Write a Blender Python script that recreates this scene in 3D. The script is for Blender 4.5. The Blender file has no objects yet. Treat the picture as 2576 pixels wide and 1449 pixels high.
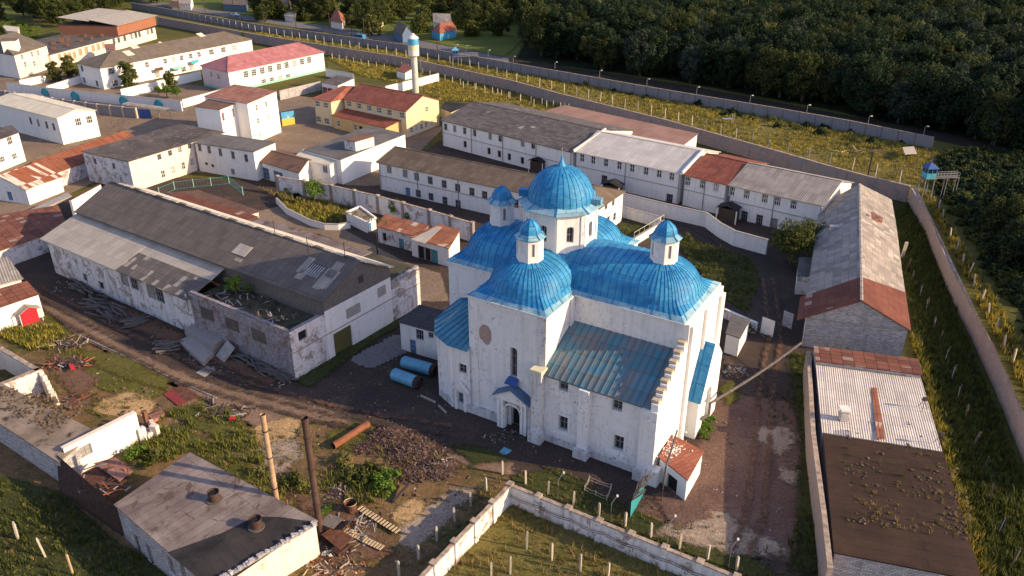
import bpy, bmesh, math, random
import numpy as np
from mathutils import Vector, Matrix
R=math.radians
S=bpy.context.scene; COL=S.collection
# ---------------- camera / light / exposure
F0=2030.; PITCH=R(26.4); CH=56.
cd=bpy.data.cameras.new('camera'); cam=bpy.data.objects.new('camera',cd); COL.objects.link(cam)
cam.location=(0,0,CH); cam.rotation_euler=(R(90)-PITCH,0,0)
cd.sensor_width=36; cd.lens=36*F0/2576.; cd.clip_start=1; cd.clip_end=4000
S.camera=cam
SUN_AZ=R(-15.0); SUN_EL=R(22.3)
sd=Vector((math.cos(SUN_AZ)*math.cos(SUN_EL),math.sin(SUN_AZ)*math.cos(SUN_EL),math.sin(SUN_EL)))
sl=bpy.data.lights.new('sun','SUN'); sl.energy=4.8; sl.angle=R(0.5); sl.color=(1.0,0.755,0.44)
so=bpy.data.objects.new('sun',sl); COL.objects.link(so); so.rotation_euler=(-sd).to_track_quat('-Z','Y').to_euler()
wd=bpy.data.worlds.new('World'); S.world=wd; wd.use_nodes=True
nt=wd.node_tree; bg=nt.nodes['Background']; sk=nt.nodes.new('ShaderNodeTexSky')
sk.sky_type='NISHITA'; sk.sun_disc=False; sk.sun_elevation=SUN_EL; sk.sun_rotation=R(90)-SUN_AZ; sk.air_density=1.3; sk.ozone_density=2.2
tn=nt.nodes.new('ShaderNodeMix'); tn.data_type='RGBA'; tn.blend_type='MULTIPLY'; tn.inputs[0].default_value=1; tn.inputs[7].default_value=(1.16,.98,1.06,1); nt.links.new(sk.outputs[0],tn.inputs[6]); nt.links.new(tn.outputs[2],bg.inputs[0]); bg.inputs[1].default_value=0.14
vs=S.view_settings; vs.view_transform='Standard'; vs.look='None'; vs.gamma=1; vs.exposure=0.72
S.render.resolution_x=1024; S.render.resolution_y=576
random.seed(7); rng=np.random.default_rng(7)
# ---------------- pixel helpers (photo laid out 2576 x 1449)
SN,CS=math.sin(PITCH),math.cos(PITCH)
def ray(x,y):
    a=(x-1288)/F0;b=-(y-724.5)/F0
    return Vector((a,CS+b*SN,-SN+b*CS))
def P(x,y,z=0.):
    d=ray(x,y);t=(z-CH)/d.z
    return Vector((d.x*t,d.y*t,z))
def hit(px,py,A,B):
    d=Vector((B.x-A.x,B.y-A.y));l=d.length;d/=l;r=ray(px,py)
    det=r.x*(-d.y)+d.x*r.y
    t=(A.x*(-d.y)+d.x*A.y)/det; s=(r.x*A.y-r.y*A.x)/det
    return s,CH+t*r.z
def vp(px,py,V):   # height of a pixel on the vertical line through V (approx)
    r=ray(px,py); t=V.y/r.y
    return CH+t*r.z
# ---------------- materials
MATS={}
class NT:
    def __init__(s,name,rough=.85,spec=.25):
        m=bpy.data.materials.new(name); m.use_nodes=True; s.m=m; s.t=m.node_tree; s.b=s.t.nodes['Principled BSDF']
        s.b.inputs['Roughness'].default_value=rough; s.b.inputs['Specular IOR Level'].default_value=spec
        s.uv=s.n('ShaderNodeUVMap').outputs[0]; s.geo=s.n('ShaderNodeNewGeometry').outputs[0]
        MATS[name]=m
    def n(s,t): return s.t.nodes.new(t)
    def l(s,a,b):
        if hasattr(a,'links'): s.t.links.new(a,b)
        else:
            try: b.default_value=a
            except Exception: b.default_value=(a[0],a[1],a[2],1) if hasattr(a,'__len__') else (a,a,a,1)
    def mapn(s,vec,sc,loc=(0,0,0)):
        q=s.n('ShaderNodeMapping'); s.l(vec,q.inputs[0]); q.inputs['Scale'].default_value=sc if hasattr(sc,'__len__') else (sc,sc,sc); q.inputs['Location'].default_value=loc
        return q.outputs[0]
    def noise(s,vec,scale,det=4,rough=.6,dist=0):
        q=s.n('ShaderNodeTexNoise'); s.l(vec,q.inputs['Vector']); q.inputs['Scale'].default_value=scale; q.inputs['Detail'].default_value=det; q.inputs['Roughness'].default_value=rough; q.inputs['Distortion'].default_value=dist
        return q.outputs[0]
    def ramp(s,v,a,b,ca=0.,cb=1.):
        q=s.n('ShaderNodeMapRange'); s.l(v,q.inputs[0]); q.inputs[1].default_value=a;q.inputs[2].default_value=b;q.inputs[3].default_value=ca;q.inputs[4].default_value=cb
        return q.outputs[0]
    def mix(s,f,a,b,mode='MIX'):
        q=s.n('ShaderNodeMix'); q.data_type='RGBA'; q.blend_type=mode
        s.l(f,q.inputs[0]); s.l(c4(a),q.inputs[6]); s.l(c4(b),q.inputs[7]); return q.outputs[2]
    def math(s,op,a,b=0.):
        q=s.n('ShaderNodeMath'); q.operation=op; s.l(a,q.inputs[0]); s.l(b,q.inputs[1]); return q.outputs[0]
    def brick(s,vec,w,h,mortar=.01,off=.5,c1=(0,0,0),c2=(1,1,1),cm=(0,0,0)):
        q=s.n('ShaderNodeTexBrick'); s.l(vec,q.inputs['Vector']); q.offset=off; q.squash=1
        q.inputs['Scale'].default_value=1; q.inputs['Brick Width'].default_value=w; q.inputs['Row Height'].default_value=h
        q.inputs['Mortar Size'].default_value=mortar; q.inputs['Mortar Smooth'].default_value=.1
        q.inputs['Color1'].default_value=c4(c1);q.inputs['Color2'].default_value=c4(c2);q.inputs['Mortar'].default_value=c4(cm)
        return q.outputs[0],q.outputs[1]
    def wave(s,vec,scale,axis='X'):
        q=s.n('ShaderNodeTexWave'); s.l(vec,q.inputs['Vector']); q.bands_direction=axis; q.inputs['Scale'].default_value=scale; return q.outputs[1]
    def bump(s,h,dist=.05,st=1.):
        q=s.n('ShaderNodeBump'); s.l(h,q.inputs['Height']); q.inputs['Distance'].default_value=dist; q.inputs['Strength'].default_value=st; s.t.links.new(q.outputs[0],s.b.inputs['Normal'])
    def out(s,c): s.l(c4(c),s.b.inputs['Base Color']); return s.m
def c4(c):
    if hasattr(c,'links') or not hasattr(c,'__len__'): return c
    return (c[0],c[1],c[2],1.)
def plain(name,c,rough=.7,var=.25,sc=1.5,spec=.3,metal=0):
    k=NT(name,rough,spec); n=k.noise(k.geo,sc,5,.65)
    k.b.inputs['Metallic'].default_value=metal
    return k.out(k.mix(k.ramp(n,.3,.7),[x*(1-var) for x in c],[x*(1+var*.6) for x in c]))
def plaster(name,c=(.74,.72,.70),grime=.35,brickamt=.0,gc=(.16,.15,.17),bc=(.30,.13,.085),sc=.35,wb=False,fine=0.5):
    """limewashed wall: streaks, grime, patches where the plaster is gone and brick shows"""
    k=NT(name,.9,.1)
    g=k.geo
    big=k.noise(g,sc,5,.62,.4); fin=k.noise(g,2.6,6,.72,.6)
    st=k.noise(k.mapn(g,(1.6,1.6,.18)),1.,4,.6)
    col=k.mix(k.ramp(big,.35,.7),[x*.93 for x in c],c)
    m=k.math('MULTIPLY',k.ramp(fin,.54,.68),k.ramp(big,.44,.60)); m=k.math('MULTIPLY',m,grime*2)
    col=k.mix(k.math('MINIMUM',m,.85),col,gc)
    col=k.mix(k.math('MULTIPLY',k.ramp(st,.50,.68),grime*fine*1.5),col,[x*.45 for x in c]); col=k.mix(k.math('MULTIPLY',k.ramp(k.noise(k.mapn(g,1,(9,9,9)),.9,8,.78,.8),.52,.62),grime*.7),col,[x*.62 for x in c])
    bf,_=k.brick(k.uv,.27,.085,.012,.5,[x*.75 for x in bc],[x*1.35 for x in bc],(.45,.42,.38))
    if brickamt>0:
        th=.70-brickamt*.30
        bm=k.math('MULTIPLY',k.ramp(k.noise(g,.55,6,.7,.5),th,th+.012),k.ramp(fin,.36,.40))
        rim=k.ramp(k.noise(g,.55,6,.7,.5),th-.02,th)
        col=k.mix(k.math('MULTIPLY',rim,.45),col,(.22,.20,.20)); col=k.mix(bm,col,k.mix(k.ramp(fin,.5,.62),bf,[x*.8 for x in c]))
    if wb:
        w2,mo=k.brick(k.uv,.5,.17,.03,.5,(1.05,1.05,1.05),(.62,.60,.62),(.40,.38,.40))
        col=k.mix(1.,col,w2,'MULTIPLY'); k.bump(mo,-.02)
    return k.out(col)
def sheets(name,c1,c2,corr=.2,w=1.1,h=1.7,patch=None,pf=.0,axis='X',moss=None,lines=.45,rust=None,var=1.,cs=.5):
    """roofing sheets: courses, corrugation, single odd sheets"""
    k=NT(name,.85,.15); uv=k.uv
    b,mo=k.brick(uv,w,h,.03,.0,(0,0,0),(1,1,1),(.5,.5,.5))
    n=k.noise(k.geo,.35,6,.65,.3); f=k.noise(k.geo,3.,5,.7)
    sepn=k.noise(k.mapn(uv,(.9/w*.37,.9/h*.37,1)),3.,1,.5)
    t=k.math('ADD',k.math('MULTIPLY',b,.35*var),k.math('MULTIPLY',n,.9)); t=k.math('ADD',t,k.math('MULTIPLY',f,.35*var))
    col=k.mix(k.ramp(t,.42,1.05),c1,c2)
    if patch is not None:
        cl=k.noise(k.geo,.16,2,.5); s2=k.math('ADD',b,k.math('MULTIPLY',cl,.8))
        m=k.ramp(s2,1.5-pf,1.5-pf+.01); col=k.mix(m,col,patch)
    if moss is not None: col=k.mix(k.ramp(k.noise(k.geo,.8,6,.75,1.),.55,.72),col,moss)
    if rust is not None: col=k.mix(k.ramp(k.noise(k.mapn(uv,(1,.15,1)),1.6,5,.7),.52,.62),col,rust)
    col=k.mix(k.math('MULTIPLY',mo,lines),col,[x*.3 for x in c1])
    if corr>0:
        wv=k.wave(uv,.314/corr,axis)
        col=k.mix(k.math('MULTIPLY',k.ramp(wv,.5,0.),cs),col,[x*.45 for x in c1])
        k.bump(wv,.05,.8)
    return k.out(col)
def seam(name,c,c2,w=.6,rough=.4,dirt=.4,dc=(.25,.2,.17),spec=.4,fade=.5,thr=(.42,.6)):
    k=NT(name,rough,spec)
    n=k.noise(k.geo,.5,6,.68,.5); f=k.noise(k.geo,3.,6,.75,.4)
    col=k.mix(k.ramp(n,*thr),c,c2)
    col=k.mix(k.math('MULTIPLY',k.ramp(f,.52,.66),dirt),col,dc)
    b,mo=k.brick(k.uv,w,2.2,.022,.5,(.85,.85,.85),(1.12,1.12,1.12),(.35,.35,.4))
    col=k.mix(1.,col,b,'MULTIPLY'); k.bump(mo,.03,.6)
    return k.out(col)
def felt(name,c,c2,c3=None,rough=.9,w=1.,dark=.5,h=30.):
    k=NT(name,rough,.15)
    n=k.noise(k.geo,.22,6,.65,.6); f=k.noise(k.geo,2.2,6,.7,.3)
    col=k.mix(k.ramp(n,.38,.64),c,c2)
    if c3: col=k.mix(k.ramp(k.noise(k.geo,.4,5,.7,1.2),.56,.63),col,c3)
    col=k.mix(k.math('MULTIPLY',k.ramp(f,.55,.72),.4),col,[x*.5 for x in c])
    b,mo=k.brick(k.uv,w,h,.03,.5,(1,1,1),(.88,.88,.88),(.5,.5,.5)); col=k.mix(dark,col,k.mix(1.,col,b,'MULTIPLY'))
    k.bump(f,.05,.4)
    return k.out(col)
plaster('white_plaster',grime=.30); plaster('clean_white',(.76,.75,.73),grime=.16,brickamt=0,fine=.3)
plaster('church_white',(.72,.715,.72),grime=.52,gc=(.14,.14,.17),sc=.22,fine=.35)
plaster('dirty_white',(.60,.59,.60),grime=1.,gc=(.12,.12,.15),sc=.9,fine=.7); plaster('worn_white',(.64,.62,.63),grime=.8,bc=(.19,.115,.10),brickamt=.5,gc=(.13,.13,.17))
plaster('peeling_white',(.66,.64,.64),grime=.65,brickamt=.45,bc=(.22,.13,.11))
plaster('white_brick',(.60,.585,.60),grime=.5,wb=True,gc=(.17,.15,.17)); plaster('dark_white_brick',(.42,.40,.42),grime=.8,brickamt=.5,wb=True,bc=(.22,.10,.08))
plaster('perimeter_plaster',(.27,.245,.25),grime=.8,brickamt=.75,bc=(.24,.13,.11),gc=(.10,.09,.11)); plaster('perimeter_concrete',(.23,.22,.24),grime=.45,gc=(.13,.12,.13))
plaster('perimeter_near',(.42,.33,.29),grime=1.,brickamt=.8,bc=(.30,.17,.14))
plaster('peach_plaster',(.74,.64,.55),grime=.35,brickamt=.22,bc=(.40,.2,.12)); plaster('pink_plaster',(.66,.52,.50),grime=.2)
plaster('yellow_plaster',(.64,.53,.34),grime=.3); plaster('ochre_plaster',(.58,.40,.19),grime=.15)
plaster('green_dado',(.28,.56,.44),grime=.3); plaster('yellow_limestone',(.46,.38,.27),grime=.6)
k=NT('red_brick',.9,.1); b,_=k.brick(k.uv,.27,.085,.012,.5,(.20,.07,.04),(.31,.12,.07),(.28,.2,.16)); k.out(k.mix(k.ramp(k.noise(k.geo,.4,5),.3,.7),b,(.27,.105,.06)))
sheets('slate_dark',(.060,.052,.052),(.16,.135,.125),corr=.3,w=1.1,h=1.7,patch=(.30,.27,.24),pf=.14)
sheets('shed_grey',(.105,.088,.082),(.20,.17,.15),corr=.32,w=1.13,h=1.75,lines=.5,var=.6)
sheets('shed_pale',(.32,.28,.24),(.46,.41,.36),corr=.32,w=1.13,h=1.75,lines=.35,cs=.2)
sheets('shed_mixed',(.085,.075,.075),(.19,.165,.15),corr=.32,w=.9,h=1.1,lines=.6,patch=(.36,.32,.28),pf=.24)
sheets('brown_grey',(.095,.072,.055),(.19,.145,.11),corr=.35,w=1.1,h=1.75,lines=.35)
sheets('old_slate',(.060,.052,.052),(.15,.13,.125),corr=0,w=1.3,h=.75,patch=(.34,.31,.29),pf=.03,lines=.8,var=1.2)
sheets('white_sheet',(.44,.40,.38),(.62,.58,.53),corr=.32,w=1.1,h=1.75,lines=.3,cs=.28)
sheets('pale_grey',(.22,.195,.175),(.42,.375,.33),corr=.38,w=1.1,h=1.75,lines=.4,cs=.7)
sheets('right_grey',(.15,.14,.14),(.38,.33,.29),corr=.4,w=1.2,h=1.1,axis='X',lines=.45,patch=(.45,.40,.36),pf=.12,var=1.2)
sheets('right_brown',(.115,.042,.032),(.20,.075,.052),corr=.4,w=1.2,h=1.0,lines=.35,patch=(.38,.25,.2),pf=.07)
sheets('right_white',(.42,.37,.34),(.60,.54,.49),corr=.25,w=1.1,h=1.75,lines=.5,patch=(.30,.28,.30),pf=.10,cs=.22)
sheets('cream_sheet',(.52,.47,.38),(.66,.60,.48),corr=.3,w=1.6,h=2.4,lines=.2,cs=.15)
sheets('grey_roof',(.115,.095,.08),(.18,.15,.12),corr=.3,w=1.1,h=1.7,lines=.3,cs=.4)
sheets('brick_block_roof',(.30,.27,.24),(.42,.38,.34),corr=.3,w=1.1,h=1.7,lines=.3,cs=.25)
seam('red_roof',(.20,.058,.035),(.27,.085,.05),w=.55,rough=.65,dirt=.25,spec=.2); seam('bright_red_roof',(.24,.075,.045),(.31,.11,.07),w=.5,rough=.6,dirt=.2,spec=.2)
seam('magenta_roof',(.34,.125,.13),(.42,.18,.18),w=.6,rough=.6,dirt=.25,dc=(.3,.12,.12),spec=.2); seam('rust_roof',(.24,.10,.07),(.33,.16,.12),w=1.1,rough=.8,dirt=.4,spec=.15)
sheets('patch_rust',(.20,.065,.035),(.30,.11,.06),corr=0,w=.9,h=9,patch=(.52,.48,.42),pf=.62,lines=.8,rust=(.20,.06,.03))
sheets('orange_rust',(.17,.058,.035),(.26,.10,.06),corr=0,w=.9,h=9,lines=.9,rust=(.14,.05,.03))
sheets('rust_tiles',(.085,.035,.028),(.20,.08,.055),corr=0,w=1.3,h=.9,patch=(.26,.18,.15),pf=.18,lines=1.,var=1.4)
sheets('garage_rust',(.16,.055,.035),(.34,.14,.08),corr=0,w=1.5,h=1.6,patch=(.46,.36,.28),pf=.12,lines=.8)
sheets('plank_roof',(.045,.040,.045),(.10,.09,.09),corr=0,w=9,h=.35,lines=.9)
felt('dark_felt',(.070,.060,.058),(.13,.11,.10),(.20,.15,.13)); felt('grey_felt',(.10,.095,.095),(.16,.15,.145)); felt('brown_felt',(.13,.075,.055),(.18,.105,.08),(.09,.06,.05))
felt('pale_felt',(.145,.11,.105),(.26,.215,.20),(.11,.075,.065),w=1.05,dark=1.); felt('tar_black',(.018,.018,.020),(.05,.043,.043))
felt('right_tar',(.040,.024,.019),(.062,.036,.027),(.050,.038,.020),w=40,h=1.1,dark=.9); felt('rust_flat',(.26,.15,.12),(.34,.20,.16),w=2.5,h=8,dark=.7)
felt('rubble_felt',(.16,.12,.095),(.30,.24,.19),(.055,.042,.032),w=30); felt('moss_rubble',(.055,.05,.035),(.12,.105,.07),(.05,.065,.02),w=30)
seam('church_blue',(.016,.17,.39),(.045,.26,.46),w=9,rough=.6,dirt=.5,dc=(.12,.22,.30),spec=.25); plain('seam_blue',(.012,.17,.40),.5,.2); seam('pale_blue',(.12,.30,.42),(.24,.38,.45),w=1.2,rough=.5,dirt=.5,dc=(.3,.32,.3))
seam('aisle_blue',(.065,.20,.27),(.17,.175,.185),w=9,rough=.6,dirt=.35,dc=(.13,.11,.10),spec=.2,thr=(.38,.60)); seam('teal_roof',(.055,.20,.28),(.07,.23,.31),w=9,rough=.45,dirt=.2)
plain('glass',(.022,.026,.035),.25,.3,spec=.6); plain('white_paint',(.68,.67,.64),.6,.12); plain('blue_paint',(.04,.17,.38),.5,.2); plain('dusty_blue',(.09,.14,.24),.6,.2); plain('brown_paint',(.18,.07,.035),.7,.3)
plain('frame_wood',(.22,.21,.22),.8,.3); plain('board',(.45,.27,.16),.8,.2); plain('teal_paint',(.03,.26,.30),.6,.25); plain('cyan_paint',(.06,.36,.46),.5,.2); plain('red_paint',(.50,.02,.035),.5,.2); plain('maroon_paint',(.22,.03,.03),.6,.3)
plain('tank_blue',(.11,.32,.46),.4,.2,2.,.4); plain('rust',(.12,.05,.032),.85,.5,2.); plain('dark_rust',(.055,.028,.024),.9,.5,2.); plain('bright_rust',(.34,.11,.05),.8,.3); plain('pale_wood',(.50,.38,.24),.8,.25); plain('grey_wood',(.15,.13,.12),.9,.35,3); plain('dark_wood',(.06,.045,.038),.9,.4,3)
plain('weathered_log',(.115,.10,.095),.9,.45,3); plain('concrete',(.32,.29,.27),.9,.22,2.); plain('post_concrete',(.46,.41,.34),.9,.2,3.); plain('metal_grey',(.28,.28,.29),.45,.2); plain('black',(.012,.012,.014),.7,.3); plain('chimney_steel',(.07,.042,.035),.7,.5,.8); plain('sand_pole',(.36,.25,.16),.8,.35,.8)
plain('old_brick',(.15,.075,.05),.9,.3); plain('olive_gate',(.10,.085,.03),.7,.2); plain('cap_cream',(.62,.58,.40),.8,.2); plain('wall_top',(.36,.28,.225),.95,.6,1.6); plain('tower_concrete',(.50,.48,.45),.9,.2,.6); plain('sky_blue_paint',(.07,.30,.52),.5,.2); plain('flag_yellow',(.62,.40,.05),.6,.15); plain('royal_blue',(.03,.08,.26),.5,.2)
plain('bark',(.10,.075,.055),.95,.3,2.); plain('curtain',(.30,.29,.28),.6,.4,.8); plain('white_car',(.7,.7,.7),.3,.05); plain('van_blue',(.05,.20,.38),.3,.1); plain('tyre',(.02,.02,.02),.9,.1); plain('skin_cloth',(.45,.4,.38),.9,.2); plain('ash_scrap',(.125,.078,.070),.95,.6,2.); plain('ash_light',(.25,.175,.15),.95,.5,4.); plain('sack_white',(.6,.58,.54),.9,.2)
def ground(name,c1,c2,c3,sc=.12,f3=(.55,.68),fine=.5,crack=0.,c4_=None):
    k=NT(name,.95,.1); g=k.geo
    n=k.noise(g,sc,8,.66,.6); f=k.noise(g,1.4,8,.72,.3)
    col=k.mix(k.ramp(n,.38,.62),c1,c2)
    col=k.mix(k.ramp(k.math('ADD',k.math('MULTIPLY',k.noise(k.mapn(g,1,(31,7,3)),sc*2.3,7,.7,.8),.8),k.math('MULTIPLY',f,.2)),*f3),col,c3)
    col=k.mix(k.math('MULTIPLY',k.ramp(f,.45,.75),fine),col,[x*.5 for x in c1])
    sp=k.noise(k.mapn(g,1,(3,77,3)),4.5,6,.85,.5); col=k.mix(k.ramp(sp,.50,.60),col,k.mix(1.,col,(.52,.52,.55),'MULTIPLY')); col=k.mix(k.ramp(sp,.46,.38),col,k.mix(1.,col,(1.5,1.45,1.4),'MULTIPLY'))
    if c4_: col=k.mix(k.ramp(k.noise(k.mapn(g,1,(11,57,3)),.9,8,.75,.4),.62,.68),col,c4_)
    if crack:
        q=k.n('ShaderNodeTexVoronoi'); q.feature='DISTANCE_TO_EDGE'; k.l(g,q.inputs['Vector']); q.inputs['Scale'].default_value=crack
        ds=k.n('ShaderNodeVectorMath'); ds.operation='ADD'; nn=k.n('ShaderNodeTexNoise'); k.l(g,nn.inputs['Vector']); nn.inputs['Scale'].default_value=1.1; nn.inputs['Detail'].default_value=4; k.l(g,ds.inputs[0]); k.l(nn.outputs[1],ds.inputs[1]); k.l(ds.outputs[0],q.inputs['Vector'])
        col=k.mix(k.math('MULTIPLY',k.ramp(q.outputs['Distance'],.03,.012),k.ramp(n,.5,.62)),col,[x*.4 for x in c1])
    k.bump(f,.25,.5); k.out(col)
    at=k.n('ShaderNodeAttribute'); at.attribute_name='edge'; e=k.math('ADD',at.outputs['Fac'],k.math('MULTIPLY',k.math('SUBTRACT',k.noise(k.mapn(g,1,(5,3,1)),.8,9,.82),.5),7.))
    tr=k.n('ShaderNodeBsdfTransparent'); mx=k.n('ShaderNodeMixShader'); k.l(k.ramp(e,-.5,.7),mx.inputs[0]); k.t.links.new(tr.outputs[0],mx.inputs[1]); k.t.links.new(k.b.outputs[0],mx.inputs[2]); k.t.links.new(mx.outputs[0],k.t.nodes['Material Output'].inputs[0])
    return k.m
ground('soil',(.23,.14,.07),(.14,.09,.045),(.07,.078,.022),.10,f3=(.49,.60),c4_=(.30,.20,.11))
ground('grass_mat',(.085,.085,.022),(.12,.11,.028),(.16,.12,.055),.10,f3=(.56,.70)); ground('dark_grass',(.040,.050,.018),(.060,.066,.022),(.10,.082,.038),.12); ground('dry_grass',(.17,.14,.045),(.13,.12,.034),(.22,.15,.07),.15)
ground('lush',(.10,.125,.024),(.14,.155,.035),(.075,.09,.02),.03); ground('yard',(.25,.165,.115),(.17,.115,.085),(.32,.225,.155),.09,c4_=(.085,.07,.04)); ground('yard_dark',(.080,.058,.048),(.056,.042,.039),(.12,.088,.068),.1,c4_=(.04,.035,.025))  # yard_dark: yard tone with shade put into the colour; ruts reuse it
ground('asphalt_old',(.17,.105,.083),(.12,.075,.063),(.24,.165,.13),.14,crack=.9,c4_=(.085,.075,.04)); plain('heap_soil',(.12,.085,.055),.95,.5,2.); plain('heap_dark',(.05,.04,.03),.95,.5,2.); plain('dull_pipe',(.20,.075,.04),.8,.4,1.5); ground('road_mat',(.15,.14,.145),(.19,.18,.18),(.13,.12,.12),.05,fine=.2); ground('sand',(.50,.33,.16),(.38,.25,.13),(.25,.17,.10),.3,f3=(.56,.7)); ground('pale_gravel',(.38,.30,.235),(.27,.205,.155),(.15,.11,.07),.35)
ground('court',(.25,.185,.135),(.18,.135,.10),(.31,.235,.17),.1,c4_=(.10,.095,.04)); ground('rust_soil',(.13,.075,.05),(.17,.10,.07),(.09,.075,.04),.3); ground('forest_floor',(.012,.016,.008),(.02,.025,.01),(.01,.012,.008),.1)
k=NT('paving',.9,.1); b,_=k.brick(k.uv,.5,.25,.04,.5,(.28,.26,.25),(.2,.19,.19),(.08,.07,.07)); k.out(b)
def leaf(name,c1,c2,rough=.75):
    k=NT(name,rough,.15); oi=k.n('ShaderNodeObjectInfo'); g=k.n('ShaderNodeNewGeometry')
    t=k.math('ADD',k.math('MULTIPLY',k.noise(k.geo,.5,2,.5),.7),k.math('MULTIPLY',g.outputs['Random Per Island'],.5)); t=k.math('ADD',t,k.math('MULTIPLY',oi.outputs['Random'],.15))
    k.out(k.mix(k.ramp(t,.3,.95),c1,c2)); tr=k.n('ShaderNodeBsdfTranslucent'); tr.inputs[0].default_value=(c2[0]*1.2,c2[1]*1.1,c2[2],1)
    mx=k.n('ShaderNodeMixShader'); mx.inputs[0].default_value=.25; o=k.t.nodes['Material Output']
    k.t.links.new(k.b.outputs[0],mx.inputs[1]); k.t.links.new(tr.outputs[0],mx.inputs[2]); k.t.links.new(mx.outputs[0],o.inputs[0]); return k.m
leaf('leaf_dark',(.006,.017,.011),(.024,.044,.016)); leaf('leaf_mid',(.030,.042,.011),(.10,.11,.026)); leaf('leaf_pale',(.085,.10,.030),(.17,.17,.055)); leaf('leaf_silver',(.020,.034,.028),(.05,.07,.045)); leaf('leaf_bright',(.050,.10,.016),(.12,.20,.03)); leaf('leaf_brown',(.06,.04,.02),(.12,.08,.03))
leaf('blade_green',(.065,.085,.018),(.16,.17,.035)); leaf('blade_dry',(.14,.11,.04),(.26,.20,.08)); leaf('blade_dark',(.030,.045,.013),(.08,.095,.024)); leaf('blade_yellow',(.20,.17,.03),(.38,.31,.06))
M=lambda n:MATS[n]
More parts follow.
